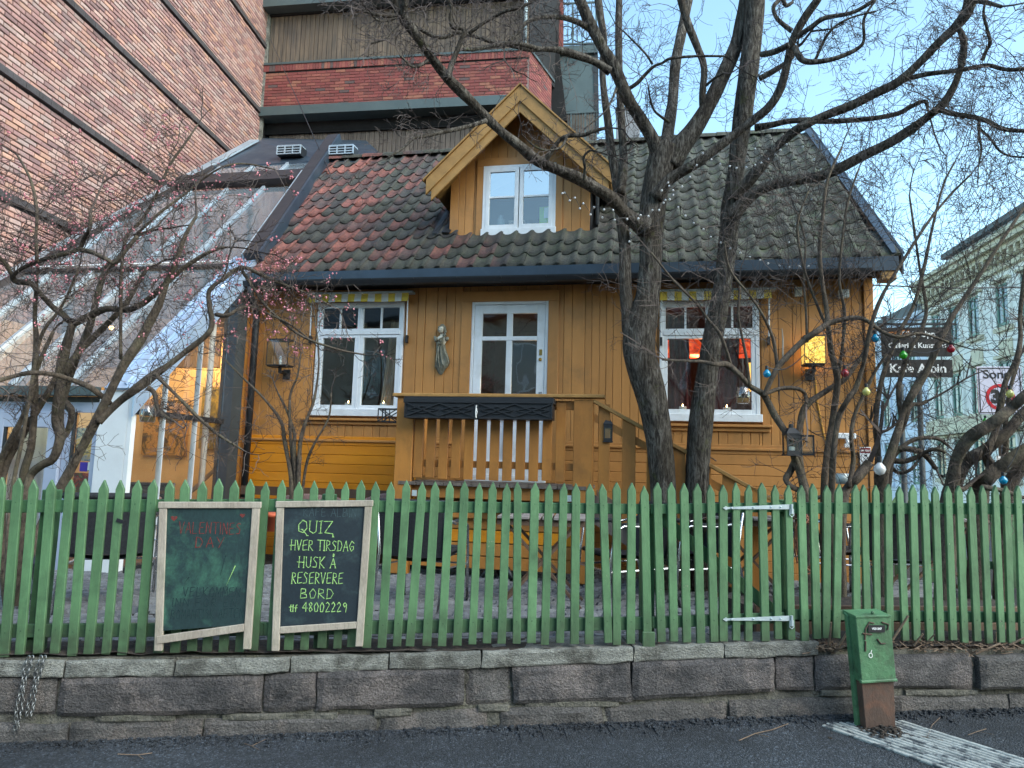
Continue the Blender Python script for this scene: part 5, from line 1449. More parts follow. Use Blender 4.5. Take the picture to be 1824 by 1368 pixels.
# hanging black sign boards beside the house corner
def signboard(c, texts, label, V, serifs):
    (ua, za), (ub, zb) = H.at(c[0], c[1], V), H.at(c[2], c[3], V)
    t = thing('sign_board', label, 'sign board', H, ((ua + ub) / 2, V, zb), 'black hanging signs at the house corner')
    MB().box(ua, ub, V - .012, V + .012, zb, za).build('board', MT['signblack'], t, bevel=.002)
    for s, px, py, size, sx in texts:
        u, z = H.at(px, py, V)
        put_text(s, size, MT['signwhite'], t, u, V - .0135, z, size * .022, sx)
    return t, ua, ub, za, zb
SV = -.35
s1 = signboard((1569, 584, 1696, 635), [('Chin Upp', 1635, 596, .085, .95), ('Galleri & Kunsthus', 1633, 616, .075, .95)], 'upper and taller of the two black hanging signs, reading Chin Upp', SV, 1)
s2 = signboard((1574, 641, 1697, 672), [('Kafe Albin', 1634, 657, .125, 1.02)], 'lower black hanging sign with bold white words Kafe Albin', SV, 1)
MB().slab([(s1[2] - .6, SV - .0128, s1[3] - .05), (s1[2] - .4, SV - .0128, s1[3] - .02), (s1[2] - .36, SV - .0128, s1[3] - .09), (s1[2] - .52, SV - .0128, s1[3] - .10)], (0, -1, 0), .001).build('orange_motif', mk('orange_motif', lin((206, 124, 40)), lin((150, 90, 40)), 8, rnd=0), s1[0])
bk = thing('sign_bracket', 'black iron bracket holding the two hanging signs out from the house corner', 'bracket', H, (3.97, SV, 3.2))
MB().bar((3.9, SV, s1[3] + .04), (s1[2] + .05, SV, s1[3] + .03), .02, .02).bar((3.97, SV, s2[4]), (3.97, SV, s1[3] + .12), .03, .02, (0, 1, 0)).bar((3.97, SV, s1[3] + .04), (3.97, -.0, s1[3] + .04), .02, .02).build('arm', MT['black'], bk)
m = MB()
for x in (s1[1] + .1, s1[2] - .1): m.bar((x, SV, s1[3]), (x, SV, s1[3] + .03), .008, .008, (0, 1, 0)); m.bar((x, SV, s2[3]), (x, SV, s1[4]), .008, .008, (0, 1, 0))
m.build('hanger', MT['black'], bk)

# ------------------------------------------------------------------ the carved woman on the wall
def ell(cx, cy, cz, rx, ry, n=14): return [(cx + rx * math.cos(2 * PI * k / n), cy + ry * math.sin(2 * PI * k / n), cz) for k in range(n)]
uc, zt = -.865, 3.285
stt = thing('wall_sculpture', 'weathered carved woman in a long greenish gown, mounted on the wall left of the door', 'sculpture', H, (uc, -.08, 2.68))
k = .0072 / 1.0
def X(px): return uc + (px - 430) / 11.4 * .00655
def Z(py): return zt - (py - 190) / 11.4 * .00655 * .985
prof = [(1235, 440, 8), (1200, 430, 50), (1110, 430, 100), (1060, 440, 140), (960, 455, 152), (850, 445, 130), (750, 425, 108), (650, 405, 96), (600, 405, 92), (570, 405, 84)]
m = MB(); m.rings([[(X(cx) + r_ / 11.4 * .00655 * math.cos(a) * (1 + .10 * math.sin(a * 7 + py * .004)), -.03 - max(0, .62 * r_ / 11.4 * .00655 * math.sin(a) * (1 + .16 * math.sin(a * 9 + 1))), Z(py)) for a in [2 * PI * j / 28 for j in range(28)]] for py, cx, r_ in prof])
m.build('gown', MT['sculpt'], stt, smooth=True)
m = MB()
for pts in ([(400, 600), (365, 700), (350, 900), (330, 1080)], [(430, 600), (440, 800), (480, 1000), (560, 1110)], [(470, 600), (520, 760), (590, 900), (600, 1010)], [(380, 620), (390, 800), (400, 960), (440, 1180)]):
    m.tube([(X(x), -.03 - .045 - .018 * math.sin((y - 600) / 200), Z(y)) for x, y in pts], [.006, .008, .009, .004], 6)
m.build('gown_fold', MT['sculpt'], stt, smooth=True)
m = MB(); m.rings([[(X(cx) + r_ / 11.4 * .00655 * math.cos(a), -.045 - .6 * r_ / 11.4 * .00655 * math.sin(a), Z(py)) for a in [2 * PI * j / 16 for j in range(16)]] for py, cx, r_ in [(590, 405, 84), (540, 415, 110), (500, 415, 118), (470, 415, 112), (440, 410, 92), (410, 415, 55), (385, 422, 36), (340, 425, 34)]])
m.build('torso', MT['skin_stone'], stt, smooth=True)
m = MB()
for x, y, r_ in ((330, 500, 45), (440, 515, 55)): m.ball((X(x), -.085, Z(y)), r_ / 11.4 * .00655, 10, 6)
for x, y, r_ in ((300, 455, 42), (545, 470, 46), (280, 430, 26), (560, 450, 28)): m.ball((X(x), -.06, Z(y)), r_ / 11.4 * .00655, 10, 6)
m.tube([(X(300), -.075, Z(440)), (X(340), -.10, Z(480)), (X(380), -.11, Z(520)), (X(430), -.115, Z(475)), (X(520), -.09, Z(440))], .008, 6)
m.tube([(X(330), -.09, Z(560)), (X(400), -.10, Z(575)), (X(490), -.085, Z(560))], .007, 6)
m.build('bodice', MT['sculpt'], stt, smooth=True)
m = MB(); m.rings([[(X(cx) + rx / 11.4 * .00655 * math.cos(a), -.075 - ry / 11.4 * .00655 * math.sin(a), Z(py)) for a in [2 * PI * j / 14 for j in range(14)]] for py, cx, rx, ry in [(345, 415, 20, 18), (325, 415, 44, 42), (290, 420, 56, 54), (255, 428, 60, 58), (225, 435, 54, 52), (205, 440, 30, 30)]])
m.ball((X(405), -.118, Z(285)), .009, 8, 5).tube([(X(385), -.116, Z(262)), (X(392), -.118, Z(262))], .003, 5)
m.build('head', MT['skin_stone'], stt, smooth=True)
m = MB()
for x0, s0 in ((395, 262), (440, 262)): m.tube([(X(x0 - 12), -.111, Z(s0)), (X(x0 + 12), -.111, Z(s0 + 4))], .0028, 5)
m.tube([(X(395), -.113, Z(308)), (X(422), -.113, Z(308))], .0028, 5)
m.build('face_line', MT['sculpt'], stt)
m = MB()
for x, y, r_ in ((440, 205, 56), (480, 235, 48), (500, 280, 38), (515, 320, 30), (500, 360, 28), (485, 400, 26), (520, 395, 20), (380, 225, 36), (362, 262, 22), (356, 292, 18)): m.ball((X(x), -.068, Z(y)), r_ / 11.4 * .00655, 9, 6)
m.build('hair', MT['sculpt'], stt, smooth=True)

# ------------------------------------------------------------------ things seen through the windows
def candle(u, v, z, h, r, label):
    t = thing('candle', label, 'candle', H, (u, v, z), 'white candles standing on the window sills')
    MB().lathe([(r, 0), (r, h), (r * .6, h - .004)], (u, v, z), 14).build('wax', MT['candle'], t, smooth=False)
    MB().lathe([(.001, 0), (.006, .008), (.004, .02), (.0005, .03)], (u, v, z + h + .002), 8).build('flame', MT['flame'], t)
MB_ = MB().box(WINL[0] + .03, WINL[1] - .03, .02, .2, 2.24, 2.285)
MB_.build('inner_sill', MT['white'], house); MB().box(WINR[0] + .03, WINR[1] - .03, .02, .2, 2.235, 2.28).build('inner_sill', MT['white'], house)
candle(-2.08, .09, 2.285, .07, .042, 'candle in the left casement of the left window'); candle(-1.62, .09, 2.285, .07, .042, 'candle in the right casement of the left window')
candle(1.96, .09, 2.28, .075, .042, 'candle in the left casement of the right window'); candle(2.44, .09, 2.28, .07, .042, 'candle at the right end of the right window sill')
def curtain(pts, z0, z1, v, mat, label, amp=.025, group=None, pinch=None):
    m = MB(); n = 26; rows = []
    for iz in range(9):
        f = iz / 8; row_ = []
        for i in range(n + 1):
            g = i / n
            uu = pts[0][0] + (pts[0][1] - pts[0][0]) * g; ub_ = pts[1][0] + (pts[1][1] - pts[1][0]) * g
            u_ = uu * (1 - f) + ub_ * f
            row_.append((u_, v + amp * math.sin(g * 22 + f) * (1 - .3 * f), z1 + (z0 - z1) * f))
        rows.append(row_)
    m.rings(rows, closed=False); m.rings([[(x, y + .003, z) for x, y, z in r] for r in rows], closed=False)
    solo(m, 'curtain', mat, label, 'curtain', H, group=group, smooth=True)
cur1 = mk('warm_grey_curtain', lin((196, 170, 136)), lin((150, 130, 108)), 6, (1, 1, .3), .9, .2, 20, .05)
cur2 = mk('dark_red_curtain', lin((92, 48, 54)), lin((58, 30, 36)), 6, (1, 1, .3), .9, .2, 20, .05)
curtain([(-1.62, -1.40), (-1.72, -1.42)], 2.30, 3.40, .22, cur1, 'pale brown curtain drawn aside in the right casement of the left window')
curtain([(-2.10, -1.95), (-2.02, -1.96)], 2.75, 3.40, .24, cur1, 'pale brown curtain tied at the middle of the left window')
curtain([(1.80, 2.02), (1.84, 2.08)], 2.30, 3.45, .24, cur2, 'dark red curtain at the left side of the right window', .03)
curtain([(2.30, 2.62), (2.26, 2.56)], 2.30, 3.45, .26, cur2, 'dark red curtain right of the middle of the right window', .03)
sh = thing('pendant_lamp', 'glowing red pendant lamp inside the right window behind the trunk', 'lamp', H, (2.2, .9, 3.1))
for x in (1.98, 2.62):
    MB().lathe([(.27, 0), (.26, .10), (.2, .17), (.04, .19)], (x, .55, 3.02), 18).build('shade', MT['lamp_red'], sh, smooth=True)
    MB().tube([(x, .55, 3.2), (x, .55, 3.88)], .006, 5).build('cord', MT['black'], sh)
lp_ = bpy.data.lights.new('pendant_glow', 'POINT'); lp_.energy = 12; lp_.color = (1, .35, .15); lp_.shadow_soft_size = .12
lo_ = bpy.data.objects.new('pendant_glow', lp_); COL.objects.link(lo_); lo_.parent = sh; lo_.location = (0, -.1, -.2)
m = MB(); m.box(2.72, 2.84, .5, .52, 2.58, 2.92)
solo(m, 'lit_picture', MT['lit_panel'], 'glowing yellow panel seen at the right edge of the right window', 'lit panel', H)
m = MB(); m.box(-.33, -.12, 1.9, 1.93, 2.30, 2.56)
pf = solo(m, 'picture_frame', MT['candle'], 'small framed picture with a pale mount on the wall inside the door', 'picture', H)
m = MB(); m.box(-.29, -.16, 1.885, 1.899, 2.35, 2.51); m.build('canvas', MT['picture2'], pf)
tl = thing('candelabrum', 'small warm lamp glowing in the room behind the glazed door', 'lamp', H, (.03, 1.6, 2.4))
MB().lathe([(.05, 0), (.02, .02), (.01, .2), (.03, .22)], (.03, 1.6, 2.42), 10).build('stem', MT['brass'], tl)
MB().ball((.03, 1.6, 2.62), .018, 8, 6).build('bulb', MT['lamp_warm'], tl)
p2 = bpy.data.lights.new('candelabrum_glow', 'POINT'); p2.energy = 5; p2.color = (1, .6, .3); p2.shadow_soft_size = .05
o2 = bpy.data.objects.new('candelabrum_glow', p2); COL.objects.link(o2); o2.parent = tl; o2.location = (0, 0, .35)
m = MB(); m.ball((.28, 1.1, 2.36), .14, 12, 8)
solo(m, 'dark_lampshade', MT['black'], 'rounded dark shape behind the lower right pane of the door', 'lampshade', H, smooth=True)
# ------------------------------------------------------------------ the lean-to glasshouse on the left
gh = thing('glasshouse', 'lean-to glasshouse with sloping glass roof and pale metal bars between brick wall and yellow house', 'glasshouse', H, (-4.5, -2, .5))
def onroof(px, py, dz=0.0): return roofpt(px, py, dz)
NRM = Vector((0, -.95, 1)).normalized()
def rz_(v, dz=0): return 3.93 + dz + .95 * (v + .3)
GE = -3.37                      # right edge of the lower part
def right_u(v): return -3.37 if v < -.28 else -3.37 - .205 * (v + .28)
def left_u(v): return -6.93 + .27 * (v + .30)
def bar_u(k, v): return -3.87 - .655 * k - .085 * (v - 1.87)
rowsv = [(-2.02, -.18), (-.14, 1.86), (2.22, 2.66)]
bars_k = range(0, 8)
for vi, (v0, v1) in enumerate(rowsv):
    ks = list(range(0, 7))
    for k in ks:
        def ur(v): return right_u(v) - .03 if k == 0 else bar_u(k, v)
        def ul(v): return bar_u(k + 1, v)
        q = []
        for uu, v in ((ul(v0), v0), (ur(v0), v0), (ur(v1), v1), (ul(v1), v1)):
            q.append((max(uu, left_u(v)), v, rz_(v)))
        if q[0][0] >= q[1][0] - .03 and q[3][0] >= q[2][0] - .03: continue
        MB().slab(q, NRM, .006).build('roof_pane', MT['glass_roof'], gh)
    for k in range(1, 8):
        va, vb = v0, v1
        # clip the bar where it meets the left edge
        if bar_u(k, vb) < left_u(vb):
            t_ = None
            for i in range(60):
                v = va + (vb - va) * i / 60
                if bar_u(k, v) < left_u(v): t_ = v; break
            if t_ is None or t_ - va < .08: continue
            vb = t_
        MB().bar((bar_u(k, va), va, rz_(va, .02)), (bar_u(k, vb), vb, rz_(vb, .02)), .042, .03, NRM).build('glazing_bar', MT['alu'], gh)
        MB().bar((bar_u(k, va), va, rz_(va, -.06)), (bar_u(k, vb), vb, rz_(vb, -.06)), .045, .09, NRM).build('rafter', MT['alu'], gh)
# horizontal members
def hbar(v, dz, w, h, mat, name='purlin', u0=None, u1=None):
    a = left_u(v) if u0 is None else u0; b = right_u(v) if u1 is None else u1
    MB().bar((a, v, rz_(v, dz)), (b, v, rz_(v, dz)), w, h, NRM).build(name, mat, gh)
hbar(-.18, .02, .06, .05, MT['black']); hbar(-.12, .05, .025, .02, MT['whitemetal'])
hbar(2.04, .07, .40, .12, MT['brownbeam'], 'cross_beam')
# right edge: dark capping beside the tiles, pale peeling flashing lower down
MB().bar((right_u(-.20) + .03, -.20, rz_(-.20, .13)), (right_u(3.3) + .03, 3.3, rz_(3.3, .13)), .19, .16, NRM).build('edge_capping', MT['brownbeam'], gh)
MB().bar((right_u(-.20) + .15, -.20, rz_(-.20, .12)), (right_u(3.3) + .15, 3.3, rz_(3.3, .12)), .035, .17, NRM).build('edge_capping', MT['darkmetal'], gh)
MB().bar((right_u(-.20) - .085, -.20, rz_(-.20, .12)), (right_u(2.0) - .085, 2.0, rz_(2.0, .12)), .03, .15, NRM).build('edge_capping', MT['alu'], gh)
q = [(GE - .30, -2.10, rz_(-2.10, .06)), (GE + .05, -2.10, rz_(-2.10, .06)), (GE + .05, -.12, rz_(-.12, .10)), (GE - .30, -.12, rz_(-.12, .10))]
fl_ = MB().slab(q, NRM, .03); fl_.build('edge_flashing', MT['flash'], gh)
MB().slab([(GE + .052, -2.10, rz_(-2.10, .06)), (GE + .052, -.12, rz_(-.12, .10)), (GE + .052, -.12, rz_(-.12, -.14)), (GE + .052, -2.10, rz_(-2.10, -.22))], (1, 0, 0), .02).build('edge_flashing', MT['flash'], gh)
for o_ in (-.24, -.08): MB().bar((GE + o_, -2.08, rz_(-2.08, .085)), (GE + o_, -.14, rz_(-.14, .12)), .022, .025, NRM).build('flashing_seam', MT['flash'], gh)
# left edge gutter against the brick wall
MB().bar((left_u(-2.1) + .02, -2.1, rz_(-2.1, .07)), (left_u(3.6) + .02, 3.6, rz_(3.6, .07)), .20, .03, NRM).build('edge_flashing', MT['alu'], gh)
MB().bar((left_u(-2.1) + .16, -2.1, rz_(-2.1, .05)), (left_u(2.6) + .16, 2.6, rz_(2.6, .05)), .05, .07, NRM).build('edge_capping', MT['brownbeam'], gh)
# dark membrane with two vents at the top
q = [(left_u(2.66), 2.66, rz_(2.66, .03)), (right_u(2.66), 2.66, rz_(2.66, .03)), tuple(roofpt(694, 289, .03)), tuple(H.loc(K.w(*[K.at(652, 250, .36)[0], .36, K.at(652, 250, .36)[1]]))), tuple(H.loc(K.w(*[K.at(470, 246, .36)[0], .36, K.at(470, 246, .36)[1]]))), (left_u(3.7), 3.7, rz_(3.7, .0))]
MB().add(q + [(x, y, z - .05) for x, y, z in q], [(0, 1, 2, 3, 4, 5), (11, 10, 9, 8, 7, 6)] + [(i, i + 6, (i + 1) % 6 + 6, (i + 1) % 6) for i in range(6)]).build('membrane', MT['darkmetal'], gh)
for pxa, pxb in ((500, 541), (592, 634)):
    a, b = onroof(pxa, 274, .12), onroof(pxb, 272, .12)
    m = MB(); c = (a + b) / 2; w = (b - a).length / 2; ax = (b - a).normalized()
    m.bar(a, b, .20, .16, (0, 0, 1)); v_ = m.build('vent_box', MT['black'], gh)
    m = MB()
    for r_ in range(4): 
        off = Vector((0, -.12, -.06 + .045 * r_)); m.bar(a + off, b + off, .02, .018, (0, 0, 1))
    for r_ in range(4):
        p_ = a.lerp(b, r_ / 3) + Vector((0, -.125, 0)); m.bar(p_ + Vector((0, 0, -.07)), p_ + Vector((0, 0, .085)), .02, .02, (0, 1, 0))
    m.bar(a + Vector((0, -.03, .09)), b + Vector((0, -.03, .09)), .19, .02, (0, 0, 1))
    m.build('vent_grille', MT['alu'], v_)
# front: gutter, frames, door
GV = -2.03
MB().bar((-6.9, GV - .06, 2.245), (-3.76, GV - .06, 2.245), .12, .09).build('gutter', MT['zinc'], gh)
MB().box(-6.9, -3.72, GV + .02, GV + .08, 2.10, 2.20).build('head_beam', MT['black'], gh)
MB().box(-3.74, -3.41, GV - .03, GV + .03, .5, 2.26).build('corner_panel', MT['whitemetal'], gh, bevel=.003)
MB().box(-3.405, -3.36, GV - .03, GV + .03, .5, 2.2).build('corner_panel', MT['whitemetal'], gh)
MB().box(-3.80, -3.745, GV - .01, GV + .05, .5, 2.14).build('frame_post', MT['bluewhite'], gh)
MB().box(-6.9, -3.80, GV - .0, GV + .05, 2.04, 2.14).build('frame_head', MT['bluewhite'], gh)
MB().box(-4.14, -4.05, GV - .0, GV + .05, .5, 2.04).build('frame_post', MT['bluewhite'], gh)
MB().box(-4.05, -3.80, GV + .02, GV + .028, .6, 2.04).build('front_pane', MT['glass_side'], gh)
MB().box(-4.05, -4.02, GV - .002, GV + .02, .5, 2.04).build('black_gasket', MT['black'], gh)
gd = MB(); a, b = -4.98, -4.15
gd.box(a, a + .15, GV - .03, GV + .03, .5, 2.04); gd.box(b - .15, b, GV - .03, GV + .03, .5, 2.04); gd.box(a + .15, b - .15, GV - .03, GV + .03, 1.88, 2.04); gd.box(a + .15, b - .15, GV - .03, GV + .03, .5, .75)
gdo = gd.build('door', MT['bluewhite'], gh, bevel=.004)
MB().box(a + .15, b - .15, GV, GV + .008, .75, 1.88).build('door_pane', MT['glass_side'], gdo)
MB().box(a + .15, a + .18, GV - .02, GV, .75, 1.88).build('black_gasket', MT['black'], gdo)
m = MB()
for z in (1.3, 1.62): m.tube([(a - .03, GV - .05, z), (a - .03, GV - .05, z + .22)], .02, 8)
m.build('door_hinge', MT['white'], gdo)
MB().box(-6.9, -5.02, GV, GV + .05, .5, 2.04).build('front_panel', MT['bluewhite'], gh)
# stickers on the pane
(ua, za), (ub, zb) = H.at(141, 823, GV), H.at(153, 840, GV)
MB().box(ua, ub, GV + .014, GV + .018, zb, za).build('purple_sticker', mk('purple_print', lin((60, 40, 150)), lin((54, 36, 140)), 5, rnd=0), gh)
(ua, za), (ub, zb) = H.at(155, 823, GV), H.at(172, 839, GV)
stk = MB().box(ua, ub, GV + .014, GV + .018, zb, za).build('white_sticker', MT['signwhite'], gh)
MB().box(ua, ub, GV + .012, GV + .0135, zb, zb + .006).build('sticker_edge', MT['greenframe'], stk)
# side glazing towards the terrace
UX = -3.36
def sq(pts, name, mat, t=.012, **kw): return MB().slab([(UX, v, z) for v, z in pts], (1, 0, 0), t).build(name, mat, gh, **kw)
mull = [-2.0, -1.62, -1.09, -.80]
for i in range(4):
    v0 = mull[i]; v1 = mull[i + 1] if i < 3 else -.60
    sq([(v0, .5), (v1, .5), (v1, 2.03), (v0, 2.03)], 'side_pane', MT['glass_side'], .006)
    sq([(v0, 2.09), (v1, 2.09), (v1, rz_(v1, -.15)), (v0, rz_(v0, -.2))], 'side_pane', MT['glass_side'], .006)
for v in mull[1:3]:
    MB().box(UX - .02, UX + .02, v - .012, v + .012, .5, rz_(v, -.17)).build('side_mullion', MT['alu'], gh)
    MB().box(UX - .02, UX + .024, v + .014, v + .022, .5, rz_(v, -.17)).build('side_mullion', MT['white'], gh)
MB().box(UX - .03, UX + .045, -2.02, -.60, 2.03, 2.085).build('transom', MT['black'], gh)
MB().box(UX - .02, UX + .03, -2.0, -.36, .47, .56).build('sill', MT['black'], gh)
MB().box(UX - .05, UX + .012, -.60, -.42, .5, 3.62).build('dark_post', MT['darkmetal'], gh, bevel=.004)
MB().box(UX - .05, UX + .0, -.415, -.20, .5, 3.74).build('dark_post', MT['slate'], gh)
MB().box(UX - .05, UX + .004, -.195, -.13, .5, 3.6).build('ochre_strip', MT['ochre_rail'], gh)
pp = MB().tube([(UX - .12, -.70, .5), (UX - .12, -.70, 3.55), (UX - .10, -.66, 3.66), (UX - .02, -.55, 3.72)], .035, 10); pp.build('white_pipe', MT['whitemetal'], gh, smooth=True)
# interior: amber plaster wall, dark boards above, tiled floor, ceiling edge
MB().box(-6.9, -3.5, .90, 1.0, .45, 3.44).build('inner_wall', MT['plaster'], gh)
for k in range(27): MB().box(-6.9 + k * .092, -6.814 + k * .092, .868 - .004 * (k % 3), .898, 2.92, 3.44).build('inner_board', MT['timber'], gh)
MB().box(-6.95, -6.9, -2.0, .9, .45, 3.4).build('inner_wall', MT['plaster'], gh)
MB().box(-3.48, -3.41, .02, 1.2, .45, 3.8).build('inner_wall', MT['plaster'], gh)
random.seed(77)
u = -7.3
while u < -3.45:
    w = .092; zt = rz_(2.0, -.2)
    MB().box(u, u + w - .004, 1.62 - random.uniform(0, .004), 1.64, 3.50, 5.55).build('inner_board', MT['timber'], gh)
    u += w
MB().box(-6.9, -3.45, -2.0, 1.0, .47, .52).build('inner_floor', MT['brownwood'], gh)
MB().box(-6.9, -3.45, .30, 1.64, 3.44, 3.50).build('inner_ceiling', MT['timber'], gh)
for k in range(5): MB().box(-6.9, -3.47, .34 + k * .13, .38 + k * .13, 3.38, 3.44).build('ceiling_batten', MT['brownwood'], gh)
def painting(u0, u1, z0, z1, v, mat, label):
    m = MB(); m.box(u0, u1, v - .03, v, z0, z1); o = solo(m, 'painting', mat, label, 'painting', H)
    return o
_a, _b = H.at(262, 712, .88), H.at(332, 812, .88)
painting(_a[0], _b[0], _b[1], _a[1], .88, MT['picture1'], 'large brown landscape canvas on the amber wall inside the glasshouse')
_a, _b = H.at(364, 690, .88), H.at(398, 800, .88)
painting(_a[0], _b[0], _b[1], _a[1], .88, MT['picture2'], 'tall green and gold canvas nearest the dark post inside the glasshouse')
_a, _b = H.at(141, 762, -1.55), H.at(180, 822, -1.55)
painting(_a[0], _b[0], _b[1], _a[1], -1.55, MT['picture3'], 'blue canvas with yellow flowers behind the narrow front pane, above the stickers')
_a, _b = H.at(136, 842, -1.5), H.at(176, 900, -1.5)
painting(_a[0], _b[0], _b[1] - .2, _a[1], -1.5, MT['picture4'], 'reddish flower canvas behind the narrow front pane, below the stickers')
_a, _b = H.at(26, 735, -1.7), H.at(104, 890, -1.7)
m = MB(); rows = [[(_a[0] + (_b[0] - _a[0]) * i / 20, -1.7 + .02 * math.sin(i * 1.3), z) for i in range(21)] for z in (.55, 2.0)]
m.rings(rows, closed=False); solo(m, 'curtain', MT['cloth_white'], 'pale curtain hanging behind the glasshouse door at far left', 'curtain', H, smooth=True)
for k, (u, v) in enumerate(((-4.5, .35), (-5.3, -.2), (-4.0, .55))):
    t = thing('ceiling_spot', ['warm spotlight inside the glasshouse near the landscape canvas', 'warm spotlight inside the glasshouse, farthest left', 'warm spotlight inside the glasshouse nearest the yellow house'][k], 'spotlight', H, (u, v, 3.3), 'spotlights in the glasshouse')
    MB().lathe([(.035, 0), (.045, .08), (.02, .1)], (u, v, 3.3), 10).build('housing', MT['black'], t)
    MB().ball((u, v, 3.285), .03, 8, 5).build('bulb', MT['lamp_warm'], t)
    L = bpy.data.lights.new('spot_glow', 'POINT'); L.energy = 13; L.color = (1, .66, .34); L.shadow_soft_size = .05
    lo = bpy.data.objects.new('spot_glow', L); COL.objects.link(lo); lo.parent = t; lo.location = (0, -.05, -.25)
# diagonal handrail and a pale chair inside
m = MB(); m.bar((-4.6, .2, .85), (-3.55, .5, 2.0), .045, .045); m.bar((-4.05, -.2, .60), (-3.52, .1, 1.25), .04, .04)
solo(m, 'inner_handrail', MT['frame_wood'], 'pale diagonal wooden handrail seen through the glasshouse side', 'handrail', H)
ic = thing('wooden_chair', 'pale wooden chair with a spindle back inside the glasshouse', 'chair', H, (-3.8, .3, .52))
m = MB(); m.box(-3.95, -3.65, .25, .55, .93, .96); m.build('seat', MT['whitemetal'], ic)
m = MB()
for x in (-3.95, -3.68):
    for y in (.25, .52): m.box(x, x + .03, y, y + .03, .52, .93)
m.build('legs', MT['whitemetal'], ic)
m = MB(); m.box(-3.95, -3.65, .52, .55, 1.38, 1.44)
for k in range(5): m.box(-3.94 + k * .07, -3.92 + k * .07, .53, .55, .96, 1.38)
m.build('backrest', MT['brownwood'], ic)

# ------------------------------------------------------------------ tall brick wall building on the left
bw = thing('brick_building', 'tall brick building with bare pinkish brick gable wall and dark protruding courses, left', 'building', B, (-4, 0, 0))
Z0, Z1 = 2.0, 14.2
U0, U1 = -9.5, .0
MB().box(U0, U1 + .5, .012, 5.0, 0, Z1).build('wall', MT['brick_mortar'], bw)
LZ = [3.36, 5.02, 6.66, 8.36, 9.99, 11.70, 13.36]
BH = .0757; BL = .218
bv = MB().box(.006, BL - .008, 0, .02, .006, BH - .008).v
bricks = []
lz_i = 0; z = Z0; row = 0
while z < Z1 - .1:
    nl = [l for l in LZ if l > z - .04]
    nxt = nl[0] if nl else 99
    if nxt - z < BH * .9:
        z = nxt + .10; row += 1; continue
    u = U0 + (row % 2) * BL / 2 + (.03 if row % 3 == 0 else 0)
    while u < U1 - .03:
        bricks.append((u, z, min(BL, U1 - u)))
        u += BL
    z += BH; row += 1
camB = B.loc(EYE)
def app(b):
    d = Vector((b[0], 0, b[1])) - camB
    return d.length
# keep what the photo can show
vis = []
for b in bricks:
    P = B.w(b[0] + BL / 2, 0, b[1]); q = P - EYE; dd = q.dot(_f); x = CX + FPX * q.dot(CA) / dd; y = CY - FPX * q.dot(CB) / dd
    if -60 < x < 490 and -60 < y < 520: vis.append((abs(FPX / dd), b, x, y))
vis.sort(key=lambda t: -t[0])
near_b = [t for t in vis if t[2] > 0 and t[3] > 0 and t[3] < 470 - .5 * t[2]]
near_ids = set(id(t[1]) for t in near_b[:300])
random.seed(17)
def brick_mb(u, z, w, p, rnd_r):
    j = lambda: rnd_r.uniform(-.003, .003)
    a = [(u + .006 + j(), z + .007 + j()), (u + w - .009 + j(), z + .007 + j()), (u + w - .009 + j(), z + BH - .013 + j()), (u + .006 + j(), z + BH - .013 + j())]
    c = .006
    ins = [(a[0][0] + c, a[0][1] + c), (a[1][0] - c, a[1][1] + c), (a[2][0] - c, a[2][1] - c), (a[3][0] + c, a[3][1] - c)]
    vs = [(x, .02, y) for x, y in a] + [(x, -p + .004, y) for x, y in a] + [(x, -p + rnd_r.uniform(-.002, .002), y) for x, y in ins]
    fs = []
    for k in range(4):
        n = (k + 1) % 4
        fs += [(k, n, n + 4, k + 4), (k + 4, n + 4, n + 8, k + 8)]
    fs.append((8, 9, 10, 11))
    return vs, fs
BR = []
rr = random.Random(3)
for k in range(10):
    vs, fs = brick_mb(0, 0, BL, .010 + .001 * k, rr); BR.append(MB().add(vs, fs).mesh('brick', MT['brick']))
stb = MB()
for b in bricks:
    if id(b) in near_ids and b[2] >= BL - .001:
        link(BR[random.randrange(10)], 'brick', bw, Vector((b[0], 0, b[1])) - origin(bw))
    elif -60 < 1:
        vs, fs = brick_mb(b[0], b[1], b[2], .012 + random.uniform(-.004, .006), random)
        stb.add(vs, fs)
stb.build('bricks', MT['brick'], bw, kind='stuff')
for l in LZ:
    u = U0
    while u < U1:
        e = min(u + .24, U1)
        MB().box(u + .003, e - .003, -.055 - random.uniform(0, .004), .012, l - .005, l + .092).build('ledge_brick', MT['ledge'], bw)
        u = e
MB().box(U1 - .02, U1 + .07, -.07, .02, 9.0, 14.2).build('corner_strip', MT['cap'], bw)

# ------------------------------------------------------------------ timber and brick block behind
bb = thing('apartment_block', 'apartment block behind the roof with weathered board cladding, a red brick band and grey balconies', 'building', K, (3, 0, 0))
KR = 6.56
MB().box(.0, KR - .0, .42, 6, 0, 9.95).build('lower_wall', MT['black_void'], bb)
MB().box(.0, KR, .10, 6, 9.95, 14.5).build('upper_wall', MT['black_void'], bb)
random.seed(6)
def boards(z0, z1, v, mat, u0=.08, u1=KR - .1):
    u = u0
    while u < u1:
        w = random.choice([.10, .115, .128])
        MB().box(u, u + w - .012, v - random.uniform(0, .012), v + .03, z0, z1).build('cladding_board', mat, bb)
        u += w
boards(7.6, 9.62, .38, MT['timber_dk']); boards(11.30, 12.56, .06, MT['timber'])
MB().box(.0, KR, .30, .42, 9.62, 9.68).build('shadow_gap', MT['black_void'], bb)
MB().prism([(0, 9.905), (KR + .02, 9.905), (KR + .02, 10.13), (0, 10.13)], -.10, .30).build('metal_band', MT['zinc'], bb)
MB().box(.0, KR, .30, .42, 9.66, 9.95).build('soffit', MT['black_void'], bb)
MB().box(0.02, KR - .01, .016, .12, 10.13, 11.25).build('brick_backing', MT['red_mortar'], bb)
